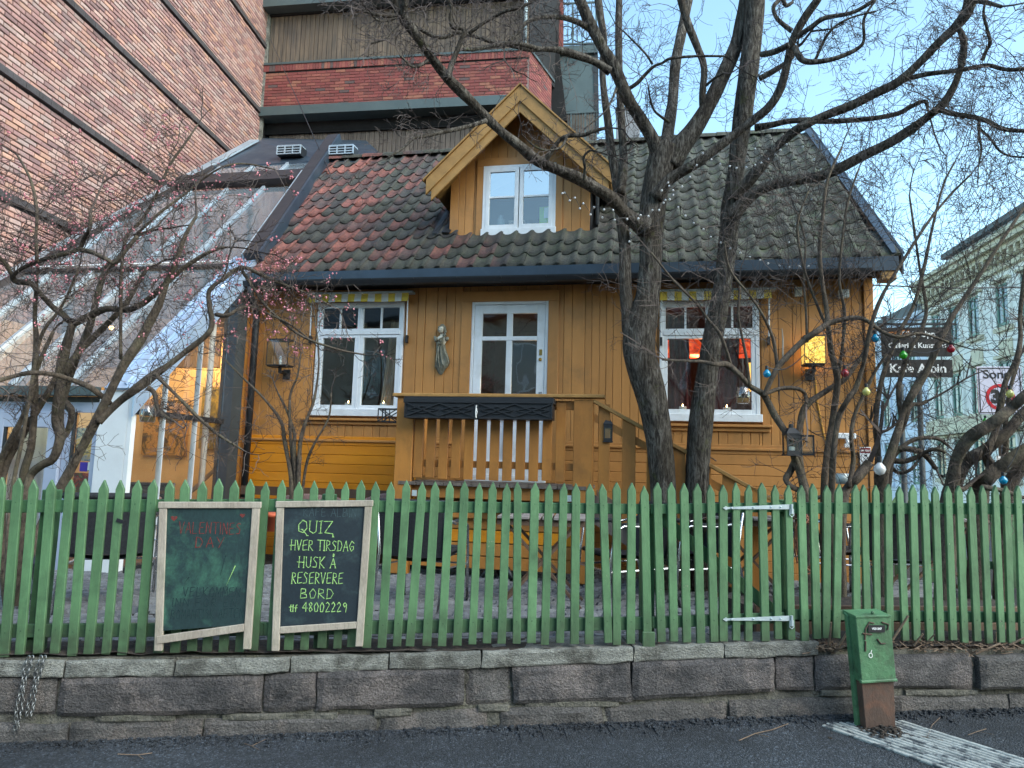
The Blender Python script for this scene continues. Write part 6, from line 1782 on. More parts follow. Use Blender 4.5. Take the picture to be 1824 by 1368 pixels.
z = 10.135; row = 0; nb = 0
bst = MB()
while z < 11.02:
    u = .03 - (row % 2) * .12
    while u < KR - .02:
        a, b_ = max(u, .03), min(u + .245, KR - .012)
        if b_ - a > .03:
            mb = MB().box(a + .006, b_ - .007, -.004 + random.uniform(-.003, .003), .02, z + .006, z + .069)
            nb += 1
            if nb <= 300: mb.build('brick', MT['redbrick'], bb)
            else: bst.add(mb.v, mb.f)
        u += .245
    z += .0755; row += 1
if bst.v: bst.build('bricks', MT['redbrick'], bb, kind='stuff')
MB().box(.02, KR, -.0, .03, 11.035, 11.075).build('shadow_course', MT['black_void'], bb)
ms = MB(); u = .02
while u < KR - .02:
    ms.box(u + .002, u + .070, -.03, .02, 11.075, 11.235); u += .0745
ms.build('soldier_course', MT['redbrick'], bb, kind='stuff')
MB().box(-.02, KR + .04, -.05, .12, 11.238, 11.29).build('coping', MT['zinc'], bb)
MB().box(-.02, KR, -.30, .3, 12.60, 12.95).build('upper_soffit', MT['zinc'], bb)
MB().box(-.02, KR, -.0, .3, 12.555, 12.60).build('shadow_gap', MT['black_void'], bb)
MB().box(-.02, KR, -.10, .3, 12.95, 14.5).build('upper_wall', MT['timber'], bb)
MB().tube([(KR - .10, -.04, 11.3), (KR - .10, -.04, 14.0)], .045, 10).build('rainwater_pipe', MT['alu'], bb, smooth=True)
# splayed flank and the balconies beyond it
def kw(px, py, v): u, z = K.at(px, py, v); return u, v, z
SD = Vector((.30, 1.0, 0)).normalized()
def side(z0, z1, off, name, mat, s0=0, s1=1.0):
    p0 = Vector((KR + off, .0, 0)) + SD * s0; p1 = Vector((KR + off, .0, 0)) + SD * s1
    return MB().slab([(p0.x, p0.y, z0), (p1.x, p1.y, z0), (p1.x, p1.y, z1), (p0.x, p0.y, z1)], (1, -.3, 0), .04).build(name, mat, bb)
side(9.9, 10.13, .04, 'metal_band', MT['zinc'], 0, 1.6)
side(10.13, 11.24, .0, 'flank_wall', MT['red_mortar'], .02, 1.4)
fb = MB(); zz = 10.14; rw = 0
while zz < 11.2:
    s_ = .02 - (rw % 2) * .12
    while s_ < 1.38:
        a_, b_ = max(s_, .03), min(s_ + .235, 1.38)
        p0 = Vector((KR, 0, 0)) + SD * a_; p1 = Vector((KR, 0, 0)) + SD * b_
        fb.slab([(p0.x + .012, p0.y, zz), (p1.x + .012, p1.y, zz), (p1.x + .012, p1.y, zz + .063), (p0.x + .012, p0.y, zz + .063)], (1, -.3, 0), .03); s_ += .245
    zz += .0755; rw += 1
fb.build('flank_bricks', MT['redbrick'], bb, kind='stuff'); side(11.24, 11.30, .05, 'coping', MT['zinc'], 0, 1.5)
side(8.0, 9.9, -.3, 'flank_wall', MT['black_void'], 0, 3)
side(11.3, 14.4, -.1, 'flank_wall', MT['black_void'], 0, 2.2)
VB = 2.2
def kq(pts, v): return [(K.at(x, y, v)[0], v, K.at(x, y, v)[1]) for x, y in pts]
MB().slab(kq([(962, 0), (985, 0), (1010, 215), (985, 215)][::-1], VB - .4), (0, -1, 0), .1).build('dark_recess', MT['black_void'], bb)
MB().slab(kq([(985, -40), (1003, -40), (1003, 88), (985, 84)][::-1], VB - .2), (0, -1, 0), .1).build('brick_pier', MT['redbrick'], bb)
MB().slab(kq([(972, 92), (980, 92), (988, 200), (984, 205)][::-1], VB - .3), (0, -1, 0), .1).build('corner_post', MT['black'], bb)
MB().slab(kq([(972, 92), (1062, 88), (1062, 201), (987, 203)][::-1], VB), (0, -1, 0), .08).build('balcony_panel', MT['zinc'], bb)
MB().slab(kq([(970, 84), (1064, 79), (1064, 93), (972, 97)][::-1], VB - .1), (0, -1, 0), 1.2).build('balcony_slab', MT['zinc'], bb)
MB().slab(kq([(1056, 90), (1065, 90), (1067, 235), (1060, 235)][::-1], VB - .02), (0, -1, 0), .1).build('corner_post', MT['black'], bb)
MB().slab(kq([(992, 205), (1062, 203), (1062, 300), (992, 300)][::-1], VB + .9), (0, -1, 0), .05).build('balcony_wall', MT['timber_dk'], bb)
def railing(x0, x1, yt0, yt1, yb0, yb1, n, v):
    t = MB(); P = lambda x, y: Vector((K.at(x, y, v)[0], v, K.at(x, y, v)[1]))
    MB().bar(P(x0, yt0), P(x1, yt1), .04, .04).build('top_rail', MT['zinc'], bb); MB().bar(P(x0, yb0), P(x1, yb1), .04, .04).build('lower_rail', MT['zinc'], bb)
    for i in range(n + 1):
        f = i / n; x = x0 + (x1 - x0) * f
        MB().bar(P(x, yt0 + (yt1 - yt0) * f), P(x, yb0 + (yb1 - yb0) * f), .05 if i % 5 == 0 else .02, .02, (0, 1, 0)).build('railing_bar', MT['zinc'], bb)
railing(992, 1063, 203, 199, 262, 262, 14, VB - .05)
railing(978, 1062, 8, 4, 80, 77, 10, VB - .1)
m = MB()
for cx_, r_ in ((1008, 15), (1034, 17), (1050, 12)):
    c0 = K.at(cx_, 60, VB + .2); rr_ = r_ / 1265 * 18
    m.tube([(c0[0] + rr_ * math.cos(a), VB + .2, c0[1] + rr_ * math.sin(a)) for a in [2 * PI * k / 20 for k in range(21)]], .015, 5, cap=False)
solo(m, 'bicycle_wheels', MT['black'], 'bicycle wheels standing on the upper grey balcony of the block behind', 'bicycle', K)
m = MB(); m.tube([K.w(*kw(480, 66, -.1)), H.w(*onroof(592, 318, .05))], .008, 5)
solo(m, 'cable', MT['black'], 'thin black cable from the timber block down to the tile roof', 'cable')

# ------------------------------------------------------------------ street houses on the right
def zs(z): return 1.6 + (z - 1.6) * 1.5
def rhouse(name, label, u0, u1, mat, trim, top, cols, rows, seed):
    t = thing(name, label, 'building', R, (u0, 0, 0))
    MB().box(u0, u1, -9, 0, -1, top).build('wall', mat, t)
    for (z0, z1) in rows:
        for uc in cols:
            w = .46
            wf = MB(); wf.box(uc - w, uc - w + .10, .0, .05, z0, z1); wf.box(uc + w - .10, uc + w, .0, .05, z0, z1); wf.box(uc - w, uc + w, .0, .05, z1 - .1, z1); wf.box(uc - w, uc + w, .0, .07, z0 - .06, z0 + .08)
            wf.box(uc - .03, uc + .03, .0, .045, z0, z1); wf.box(uc - w, uc + w, .0, .045, z0 + (z1 - z0) * .68, z0 + (z1 - z0) * .68 + .06)
            win = wf.build('window', MT['greenframe'], t)
            for a, b in ((uc - w + .1, uc - .03), (uc + .03, uc + w - .1)):
                MB().box(a, b, .0, .012, z0 + .08, z0 + (z1 - z0) * .68).build('glass_pane', MT['winglass'], win)
                MB().box(a, b, .0, .012, z0 + (z1 - z0) * .68 + .06, z1 - .1).build('glass_pane', MT['winglass'], win)
            MB().box(uc - w - .16, uc - w - .02, .0, .10, z0 - .1, z1 + .1).box(uc + w + .02, uc + w + .16, .0, .10, z0 - .1, z1 + .1).build('window_surround', mat, t)
            MB().box(uc - w - .2, uc + w + .2, .0, .22, z1 + .12, z1 + .24).build('window_hood', trim, t)
            MB().box(uc - w - .2, uc + w + .2, .0, .16, z0 - .28, z0 - .1).build('window_ledge', trim, t)
    return t
cream = rhouse('cream_house', 'cream stucco house with green windows and a yellowish cornice on the side street', -22, -.6, MT['cream'], MT['yellowtrim'], zs(8.3),
               [-1.95, -3.8, -5.65, -8.0, -9.9, -11.8, -14.1, -16.0, -17.9], [(zs(1.75), zs(2.92)), (zs(3.72), zs(5.02)), (zs(6.05), zs(7.22))], 1)
blue = rhouse('pale_blue_house', 'pale blue stucco house farther along the side street beside the cream one', -.55, 14, MT['bluestucco'], MT['bluestucco'], zs(7.6),
              [1.0, 2.9, 4.8, 6.7, 9.2, 11.1], [(zs(1.5), zs(2.95)), (zs(3.75), zs(5.1)), (zs(5.9), zs(7.0))], 2)
MB().prism([(-22, zs(3.18)), (-.6, zs(3.18)), (-.6, zs(3.62)), (-22, zs(3.62))], .0, .20).box(-22, -.6, .0, .42, zs(3.10), zs(3.20)).build('string_course', MT['yellowtrim'], cream)
for (z0, z1, d) in ((zs(7.62), zs(7.75), .18), (zs(8.05), zs(8.2), .40), (zs(8.2), zs(8.38), .62), (zs(8.38), zs(8.5), .75)):
    MB().box(-22, -.6, .0, d, z0, z1).build('cornice', MT['yellowtrim'], cream)
u = -21.8
mm = MB()
while u < -.8: mm.box(u, u + .16, .0, .40, zs(7.8), zs(8.05)); u += .5
mm.build('cornice_brackets', MT['yellowtrim'], cream, kind='stuff')
m = MB(); m.box(-22, -2.0, -6, -.6, zs(8.4), zs(9.15)); m.build('attic', MT['bluestucco'], cream)
MB().box(-22, -1.9, -6.2, -.3, zs(9.15), zs(9.32)).build('attic_roof', MT['slate'], cream)
for uc in (-3.2, -5.0, -6.8, -9, -11):
    w = MB().box(uc - .5, uc + .5, -.6, -.55, zs(8.62), zs(9.08)).build('attic_window', MT['greenframe'], cream)
    MB().box(uc - .4, uc + .4, -.55, -.54, zs(8.66), zs(9.04)).build('glass_pane', MT['winglass'], w)
MB().box(-1.7, 1.2, -5, -.9, zs(8.3), zs(8.95)).build('dark_gable', MT['slate'], cream)
MB().box(-.55, 14, .0, .35, zs(7.4), zs(7.6)).box(-.55, 14, .0, .20, zs(3.15), zs(3.35)).build('cornice', MT['bluestucco'], blue)
MB().box(-.5, 14, -6, -.6, zs(7.6), zs(8.35)).build('attic', MT['slate'], blue)
for k in range(7):
    MB().box(-.55, 14, .0, .02, zs(1.2 + k * .27), zs(1.2 + k * .27) + .31).build('rusticated_course', MT['bluestucco'], blue)
ac = MB(); u = -20.5
for uc in [-1.95, -3.8, -5.65, -8.0]:
    MB().box(uc - .5, uc + .5, .0, .05, zs(5.12) + .12, zs(5.12) + .75).build('relief_panel', MT['yellowtrim'], cream)
    MB().box(uc - .5, uc + .5, .0, .05, zs(2.92) + .3, zs(3.05) + .12).build('relief_panel', MT['yellowtrim'], cream)
# house opposite, behind the viewer: only its reflection shows
ob = thing('opposite_house', 'weathered house with a slate roof across the street, mirrored in the dormer window', 'building', WF, (0, -13, 0))
MB().box(-26, 22, -22, -13, -.5, 8.5).build('wall', MT['frame_wood'], ob)
MB().slab([(-26, -12.6, 8.4), (22, -12.6, 8.4), (22, -17.5, 12.5), (-26, -17.5, 12.5)], (0, 1, 1), .2).build('roof', MT['slate'], ob)
for i in range(12):
    for z in (1.4, 5.0):
        x = -24 + i * 3.8
        f = MB().box(x, x + 1.3, -13, -12.95, z, z + 2.1).build('window', MT['white'], ob)
        MB().box(x + .1, x + .62, -12.95, -12.94, z + .1, z + 2.0).box(x + .68, x + 1.2, -12.95, -12.94, z + .1, z + 2.0).build('glass_pane', MT['winglass'], f)

# ------------------------------------------------------------------ speed sign
sg = thing('zone_sign', 'pale sign with Sone above a red ringed 30, on a dark post at right', 'road sign', H, (5.5, 1.5, .3))
V = 1.5
c = [H.at(1741, 652, V), H.at(1821, 655, V), H.at(1818, 739, V), H.at(1744, 737, V)]
uc = sum(p[0] for p in c) / 4; zc = sum(p[1] for p in c) / 4; hw = (c[1][0] - c[0][0]) / 2; hh = (c[0][1] - c[3][1]) / 2
MB().box(uc - hw, uc + hw, V - .006, V + .006, zc - hh, zc + hh).build('plate', MT['signgrey'], sg, bevel=.003)
m = MB(); e = .022
for a, b, c_, d in ((-1, 1, 1, 1), (-1, -1, 1, -1), (-1, -1, -1, 1), (1, -1, 1, 1)):
    m.bar((uc + a * (hw - e), V - .009, zc + b * (hh - e)), (uc + c_ * (hw - e), V - .009, zc + d * (hh - e)), .010, .002, (0, 1, 0))
m.build('border_line', MT['signink'], sg)
rc = zc - hh * .28; ro, ri = hw * .66, hw * .50
m = MB(); nseg = 40
vs = []; fs = []
for k in range(nseg):
    a = 2 * PI * k / nseg; vs += [(uc + ro * math.cos(a), V - .0085, rc + ro * math.sin(a)), (uc + ri * math.cos(a), V - .0085, rc + ri * math.sin(a))]
for k in range(nseg):
    j = (k + 1) % nseg; fs.append((2 * k, 2 * k + 1, 2 * j + 1, 2 * j))
m.add(vs, fs).build('red_ring', MT['signred'], sg)
put_text('Sone', hh * .52, MT['signink'], sg, uc - hw * .12, V - .009, zc + hh * .66, .002)
put_text('30', hh * .72, MT['signink'], sg, uc, V - .009, rc, .012)
MB().tube([(uc, V + .03, .0), (uc, V + .03, zc + hh)], .035, 10).build('post', MT['slate'], sg, smooth=True)
(ua, za), (ub, zb) = H.at(1774, 812, V), H.at(1781, 822, V)
MB().box(ua, ub, V - .02, V - .01, zb, za).build('post_sticker', MT['signwhite'], sg)
# dark street posts farther along
for k, (px, lab) in enumerate(((1641, 'dark lamp post on the side street, right of the pale blue wall corner'), (1608, 'dark pipe post on the side street nearer the yellow house corner'))):
    u, z = K.at(px, 790, 3)
    m = MB(); m.lathe([(.10, 0), (.10, .9), (.07, 1.0), (.06, 4.4 - .6 * k), (.09, 4.5 - .6 * k)], (u - .6 + .6, 3, 0), 12)
    solo(m, 'street_post', MT['slate'], lab, 'post', K, smooth=True)
# overhead cables from the house to the right
for k, (a, b) in enumerate((((1555, 508), (1830, 512)), ((1558, 566), (1700, 568)))):
    pa, pb = H.w(*((H.at(*a, .1)[0], .1, H.at(*a, .1)[1]))), H.w(*((H.at(*b, .8)[0], .8, H.at(*b, .8)[1])))
    mid = (pa + pb) / 2 - Vector((0, 0, .02))
    m = MB(); m.tube([pa, mid, pb], .008, 5)
    solo(m, 'overhead_cable', MT['black'], ['upper black cable running right from the house eaves', 'lower black cable just above the hanging signs'][k], 'cable', group='black cables right of the house')
# ------------------------------------------------------------------ trees and shrubs
rt = random.Random(42)
def P3(px, py, y):
    d = ray(px, py); return EYE + d * (y / d.y)
def smooth_path(pts, rs, sub=4):
    out, ro = [], []
    n = len(pts)
    for i in range(n - 1):
        p0 = pts[max(i - 1, 0)]; p1 = pts[i]; p2 = pts[i + 1]; p3 = pts[min(i + 2, n - 1)]
        for k in range(sub):
            t = k / sub
            out.append(.5 * ((2 * p1) + (p2 - p0) * t + (2 * p0 - 5 * p1 + 4 * p2 - p3) * t * t + (3 * p1 - p0 - 3 * p2 + p3) * t ** 3))
            ro.append(rs[i] + (rs[i + 1] - rs[i]) * t)
    out.append(pts[-1]); ro.append(rs[-1])
    return out, ro
def limb(trace, y0, y1, sides=10, wob=.0, sub=4, rough=.06):
    """trace: (px, py, r in px); the limb runs from depth y0 to depth y1"""
    n = len(trace); pts, rs = [], []
    for i, (x, y, r) in enumerate(trace):
        f = i / (n - 1); yd = y0 + (y1 - y0) * f + wob * math.sin(f * 9 + x)
        p = P3(x, y, yd); pts.append(p); rs.append(r * yd / FPX)
    pts, rs = smooth_path(pts, rs, sub)
    return pts, rs
def bark_tube(mb, pts, rs, sides, rough, seed):
    """tube with knots and ridges"""
    N = len(mb.v); x = None; m = len(pts)
    for i, p in enumerate(pts):
        d = (pts[min(i + 1, m - 1)] - pts[max(i - 1, 0)]).normalized()
        x = (x - d * x.dot(d)).normalized() if x is not None else d.orthogonal().normalized()
        y = d.cross(x)
        kn = 1 + rough * 1.3 * mnoise.noise(Vector((p.x * 5 + seed, p.y * 5, p.z * 5)))
        for k in range(sides):
            a = 2 * PI * k / sides
            rr_ = rs[i] * kn * (1 + rough * mnoise.noise(Vector((math.cos(a) * 2.2 + seed, math.sin(a) * 2.2, p.z * 2.5))) + rough * .6 * (1 if k % 2 else -1))
            q = p + (x * math.cos(a) + y * math.sin(a)) * rr_
            mb.v.append((q.x, q.y, q.z))
    for i in range(m - 1):
        for k in range(sides):
            a, b = N + i * sides + k, N + i * sides + (k + 1) % sides
            mb.f.append((a, b, b + sides, a + sides))
    mb.f.append(tuple(N + k for k in range(sides - 1, -1, -1))); mb.f.append(tuple(N + (m - 1) * sides + k for k in range(sides)))
def thin(mb, pts, r0, r1):
    """cheap three-sided twig"""
    n = len(pts); N = len(mb.v)
    d = (pts[-1] - pts[0]); d = d.normalized() if d.length > 1e-6 else Vector((0, 0, 1))
    x = d.orthogonal().normalized(); y = d.cross(x)
    o = (x, x * -.5 + y * .866, x * -.5 - y * .866)
    for i, p in enumerate(pts):
        r = r0 + (r1 - r0) * i / (n - 1)
        for q in o: v = p + q * r; mb.v.append((v.x, v.y, v.z))
    for i in range(n - 1):
        a = N + i * 3
        mb.f += [(a, a + 1, a + 4, a + 3), (a + 1, a + 2, a + 5, a + 4), (a + 2, a, a + 3, a + 5)]
TIPS = []
def grow(mb, p, d, L, r, lvl, crook=.42, up=.05, flat=.5, nside=3.2, keep_tips=False, shrink=.55):
    n = max(3, int(3 + L * 7)); st = L / n; pts = [p.copy()]; dirs = []
    for i in range(n):
        d = d + Vector((rt.gauss(0, crook), rt.gauss(0, crook * flat), rt.gauss(0, crook) + up)) * .6
        d.normalize(); p = p + d * st; pts.append(p.copy()); dirs.append(d.copy())
    thin(mb, pts, r, max(r * .5, .0015))
    if keep_tips: TIPS.append(pts[-1])
    if lvl <= 0: return
    k = int(nside + rt.random())
    for j in range(k):
        i = rt.randint(1, n - 1) if n > 2 else 1
        a = rt.choice((-1, 1)) * rt.uniform(.5, 1.15)
        dd = dirs[i - 1]; side = dd.cross(Vector((rt.gauss(0, .3), 1, rt.gauss(0, .3)))).normalized()
        nd = (dd * math.cos(a) + side * math.sin(a) + Vector((0, rt.gauss(0, .35), 0))).normalized()
        grow(mb, pts[i], nd, L * rt.uniform(shrink * .7, shrink * 1.2), max(r * .62, .0018), lvl - 1, crook, up, flat, nside, keep_tips, shrink)
def sprout(mb, pts, rs, n, L, r, lvl, t0=.15, t1=1.0, **kw):
    for _ in range(n):
        i = int(len(pts) * rt.uniform(t0, t1)) - 1; i = max(1, min(i, len(pts) - 2))
        d = (pts[i + 1] - pts[i - 1]).normalized(); side = d.cross(Vector((0, 1, 0))).normalized() * rt.choice((-1, 1))
        nd = (d * rt.uniform(.1, .9) + side * rt.uniform(.5, 1) + Vector((0, rt.gauss(0, .5), 0))).normalized()
        grow(mb, pts[i] + nd * rs[i] * .5, nd, L * rt.uniform(.5, 1.3), r, lvl, **kw)

# ---- the two street-side trees in front of the house
TA = thing('tree', 'left and thicker dark barked tree before the house, forking at window height', 'tree', WF, tuple(P3(1185, 1040, 6.75)), 'bare trees in front of the house')
TB = thing('tree', 'right and slimmer dark barked tree before the house, crossing the right window', 'tree', WF, tuple(P3(1240, 1036, 6.85)), 'bare trees in front of the house')
twA, twB = MB(), MB()
def add(par, tw, trace, y0, y1, name='branch', n=10, L=.5, r=.004, lvl=2, sides=10, t0=.15, rough=.08, crook=.6, up=.03, tip=True, nside=2.6, t1=1.0):
    pts, rs = limb(trace, y0, y1); rs = [r_ * .92 for r_ in rs]
    mb = MB(); bark_tube(mb, pts, rs, sides, rough, len(trace) * 3.3)
    mb.build(name, MT['bark'], par, smooth=True)
    if n: sprout(tw, pts, rs, n, L, r, lvl, t0=t0, t1=t1, crook=crook, up=up, nside=nside)
    if tip:
        d = (pts[-1] - pts[-2]).normalized(); grow(tw, pts[-1], d, L * 1.3, max(rs[-1] * .8, .003), 2, crook, up)
    return pts, rs
Y1, Y2 = 6.75, 6.85
add(TA, twA, [(1187, 1046, 30), (1184, 1000, 26), (1182, 900, 24), (1176, 800, 24), (1163, 720, 27), (1148, 665, 30), (1138, 620, 31), (1142, 575, 29), (1153, 530, 23), (1158, 480, 22), (1160, 430, 22), (1161, 385, 24), (1166, 345, 26), (1176, 300, 29), (1186, 262, 28)], Y1, Y1, 'trunk', 10, .28, .003, 2, 20, tip=False, rough=.055)
add(TA, twA, [(1150, 640, 20), (1128, 600, 17), (1118, 560, 13), (1114, 500, 12), (1113, 440, 12), (1108, 395, 13), (1104, 350, 14), (1098, 310, 12), (1089, 270, 9), (1083, 219, 8), (1076, 165, 7), (1073, 120, 6), (1076, 70, 7), (1068, 20, 8), (1062, -40, 8)], Y1 - .05, Y1 + .3, 'branch', 14, .4, .004, 2, 12, tip=False)
add(TA, twA, [(1106, 345, 9), (1111, 300, 8.5), (1109, 250, 8), (1106, 200, 8), (1103, 130, 8), (1102, 66, 8), (1103, 0, 7), (1104, -40, 7)], Y1, Y1 + .5, 'branch', 8, .4, .004, 2, 12, tip=False)
L1 = add(TA, twA, [(1178, 290, 20), (1164, 250, 13), (1140, 210, 12), (1118, 175, 12), (1096, 123, 12), (1072, 83, 11), (1050, 40, 11), (1033, 0, 11), (1012, -45, 10)], Y1, Y1 - .5, 'branch', 14, .5, .005, 3, 14, tip=False)
add(TA, twA, [(1186, 280, 20), (1189, 245, 13), (1193, 215, 12), (1198, 180, 11), (1204, 110, 11), (1215, 55, 10), (1226, 0, 10), (1234, -45, 9)], Y1, Y1 + .6, 'branch', 8, .45, .004, 2, 12, tip=False)
add(TA, twA, [(1192, 295, 24), (1212, 262, 21), (1238, 228, 18), (1263, 186, 15), (1290, 130, 14), (1312, 80, 14), (1326, 20, 14), (1335, -45, 13)], Y1, Y1 - .2, 'branch', 10, .45, .004, 2, 14, tip=False)
add(TA, twA, [(1256, 205, 10), (1251, 175, 7), (1254, 120, 7), (1242, 84, 7), (1226, 44, 8), (1213, 0, 8), (1205, -40, 8)], Y1 - .05, Y1 - .3, 'branch', 6, .4, .004, 2, 12, tip=False)
P_ = add(TA, twA, [(1168, 352, 16), (1190, 322, 11), (1216, 305, 10), (1241, 290, 10), (1299, 247, 9), (1343, 213, 9), (1370, 190, 9), (1389, 160, 9), (1401, 120, 8), (1409, 83, 8), (1419, 57, 8), (1438, 25, 8), (1456, 0, 8), (1475, -35, 7)], Y1 - .1, Y1 - 1.0, 'branch', 12, .4, .004, 2, 12, tip=False)
add(TA, twA, [(1421, 64, 5), (1445, 48, 5), (1469, 32, 5), (1516, 23, 4), (1553, 3, 4), (1590, -25, 3)], Y1 - .9, Y1 - 1.2, 'branch', 12, .45, .004, 3)
add(TA, twA, [(1416, 84, 6), (1424, 102, 6), (1440, 110, 6), (1470, 108, 5), (1499, 100, 4.5), (1528, 86, 4), (1539, 70, 3), (1539, 33, 3), (1560, 0, 2)], Y1 - .9, Y1 - 1.2, 'branch', 14, .42, .003, 3)
add(TA, twA, [(1452, 108, 3), (1462, 85, 3), (1472, 65, 3), (1490, 45, 2.5), (1520, 30, 2), (1560, 20, 2)], Y1 - .95, Y1 - 1.2, 'branch', 8, .4, .003, 2)
add(TA, twA, [(1405, 80, 6), (1380, 92, 6), (1356, 97, 6)], Y1 - .9, Y1 - .7, 'branch', 2, .3, .003, 1, tip=False)
add(TA, twA, [(1410, 55, 5), (1393, 42, 4.5), (1382, 30, 4), (1378, 12, 4), (1392, -2, 4), (1400, 10, 4), (1412, 4, 3)], Y1 - .9, Y1 - .8, 'branch', 6, .25, .003, 2)
# the long limb crossing the dormer
SL = add(TA, twA, [(1150, 405, 20), (1128, 392, 13), (1108, 375, 12), (1088, 352, 11), (1060, 335, 11), (1030, 318, 10), (1000, 305, 10), (958, 287, 10), (925, 260, 9), (891, 233, 9), (862, 205, 9), (838, 180, 9), (815, 157, 10), (798, 140, 10), (780, 118, 9), (765, 98, 9), (748, 72, 9), (733, 52, 9), (718, 32, 9), (706, 10, 8), (692, -30, 7)], Y1 - .1, Y1 - 1.5, 'branch', 12, .34, .004, 2, 12, tip=False, rough=.14)
add(TA, twA, [(798, 140, 7), (803, 118, 5.5), (811, 98, 5), (820, 75, 5), (828, 55, 5), (820, 50, 4), (806, 48, 4), (802, 30, 4), (805, 14, 4), (792, -10, 4)], Y1 - 1.2, Y1 - 1.3, 'branch', 10, .35, .004, 3)
add(TA, twA, [(1086, 128, 10), (1062, 112, 8), (1038, 103, 7), (1010, 94, 7), (991, 89, 6.5), (965, 88, 6), (941, 87, 6), (905, 80, 5), (880, 76, 4.5), (850, 66, 4), (832, 62, 4), (815, 58, 4), (790, 66, 4), (770, 64, 4), (745, 50, 4)], Y1 - .3, Y1 - 1.1, 'branch', 22, .45, .004, 3, rough=.2)
add(TA, twA, [(960, 88, 5), (935, 80, 4.5), (900, 78, 4), (870, 84, 4), (840, 88, 4), (825, 88, 3.5)], Y1 - .7, Y1 - 1.1, 'branch', 8, .4, .003, 2)
add(TA, twA, [(835, 60, 4), (855, 45, 3.5), (880, 30, 3), (900, 20, 3), (930, 12, 3), (960, -5, 2)], Y1 - 1.0, Y1 - 1.2, 'branch', 10, .4, .003, 3)
add(TA, twA, [(1052, 52, 8), (1030, 40, 6), (1005, 32, 5.5), (985, 30, 5), (960, 32, 5), (938, 40, 4), (925, 55, 3.5), (905, 75, 3)], Y1 - .35, Y1 - .8, 'branch', 12, .4, .004, 3)
add(TA, twA, [(715, 28, 6), (722, 8, 7), (720, -20, 7)], Y1 - 1.4, Y1 - 1.5, 'branch', 2, .3, .004, 2, tip=False)
add(TA, twA, [(708, 28, 5), (685, 28, 4), (662, 24, 3), (645, 18, 2.5)], Y1 - 1.4, Y1 - 1.6, 'branch', 8, .45, .003, 3)
add(TA, twA, [(708, 32, 3), (680, 38, 2.5), (665, 30, 2)], Y1 - 1.4, Y1 - 1.6, 'branch', 5, .4, .003, 2)
add(TA, twA, [(712, 42, 2.5), (698, 55, 2.2), (685, 70, 2), (660, 78, 1.6)], Y1 - 1.4, Y1 - 1.6, 'branch', 7, .3, .0025, 2)
add(TA, twA, [(762, 108, 3.2), (745, 118, 3), (732, 118, 2.6), (722, 108, 2.2), (712, 98, 2)], Y1 - 1.35, Y1 - 1.5, 'branch', 10, .35, .0025, 3)
add(TA, twA, [(866, 215, 5), (845, 222, 4.5), (815, 230, 4.2), (785, 236, 4), (758, 243, 3.6), (736, 247, 3), (720, 262, 2), (690, 282, 1.5)], Y1 - 1.1, Y1 - 1.5, 'branch', 14, .3, .0028, 2, rough=.2)
add(TA, twA, [(968, 290, 5), (980, 272, 5), (996, 250, 4.5), (1012, 242, 4), (1040, 240, 4), (1055, 234, 3.5), (1078, 228, 3)], Y1 - .7, Y1 - .9, 'branch', 10, .3, .003, 2, rough=.2)
add(TA, twA, [(1010, 243, 3), (1000, 262, 2.5), (975, 268, 2.2), (955, 262, 2), (940, 250, 1.6)], Y1 - .8, Y1 - .9, 'branch', 12, .28, .0028, 2)
add(TA, twA, [(1040, 322, 3), (1042, 300, 3), (1040, 280, 2.5), (1052, 268, 2.2), (1068, 272, 2)], Y1 - .6, Y1 - .8, 'branch', 12, .25, .0028, 2)
add(TA, twA, [(1098, 158, 3), (1080, 196, 1.5), (1040, 230, 1.2)], Y1 - .4, Y1 - .7, 'branch', 6, .3, .0022, 2)
add(TA, twA, [(1120, 158, 4), (1135, 148, 4), (1152, 130, 3.5), (1165, 118, 3), (1180, 112, 2.5), (1195, 104, 3), (1240, 100, 2.5), (1290, 100, 2.2)], Y1 - .1, Y1 - .5, 'branch', 14, .35, .003, 2)
add(TA, twA, [(1162, 114, 2.5), (1150, 96, 2), (1130, 75, 2), (1110, 55, 1.6)], Y1 - .2, Y1 - .5, 'branch', 6, .4, .003, 2)
add(TA, twA, [(1258, 152, 3), (1272, 140, 2.6), (1290, 130, 2)], Y1 - .3, Y1 - .5, 'branch', 3, .3, .003, 2)
add(TA, twA, [(1192, 218, 3), (1178, 208, 2.5), (1165, 196, 2.2), (1158, 175, 2), (1155, 155, 1.6)], Y1, Y1 - .4, 'branch', 7, .3, .0025, 2)
# ---- second tree
add(TB, twB, [(1240, 1042, 27), (1241, 1000, 24), (1241, 900, 22), (1245, 790, 22), (1254, 705, 21), (1266, 620, 19), (1282, 540, 18), (1291, 480, 17), (1298, 420, 18), (1303, 370, 20), (1309, 325, 17), (1313, 285, 16), (1320, 230, 18), (1326, 180, 19), (1333, 130, 19), (1340, 70, 19), (1344, 20, 20), (1347, -45, 20)], Y2, Y2 - .4, 'trunk', 12, .3, .003, 2, 20, tip=False, rough=.055)
Q_ = add(TB, twB, [(1308, 352, 14), (1330, 328, 12), (1352, 300, 11), (1383, 263, 9.5), (1410, 238, 9), (1429, 225, 9), (1466, 207, 9), (1516, 188, 9), (1560, 166, 9.5), (1600, 146, 9.5), (1640, 110, 9), (1672, 76, 9), (1700, 50, 9.5), (1722, 22, 12), (1730, -10, 12), (1734, -45, 12)], Y2 - .3, Y2 - 1.5, 'branch', 20, .55, .004, 3, 12, tip=False, rough=.12)
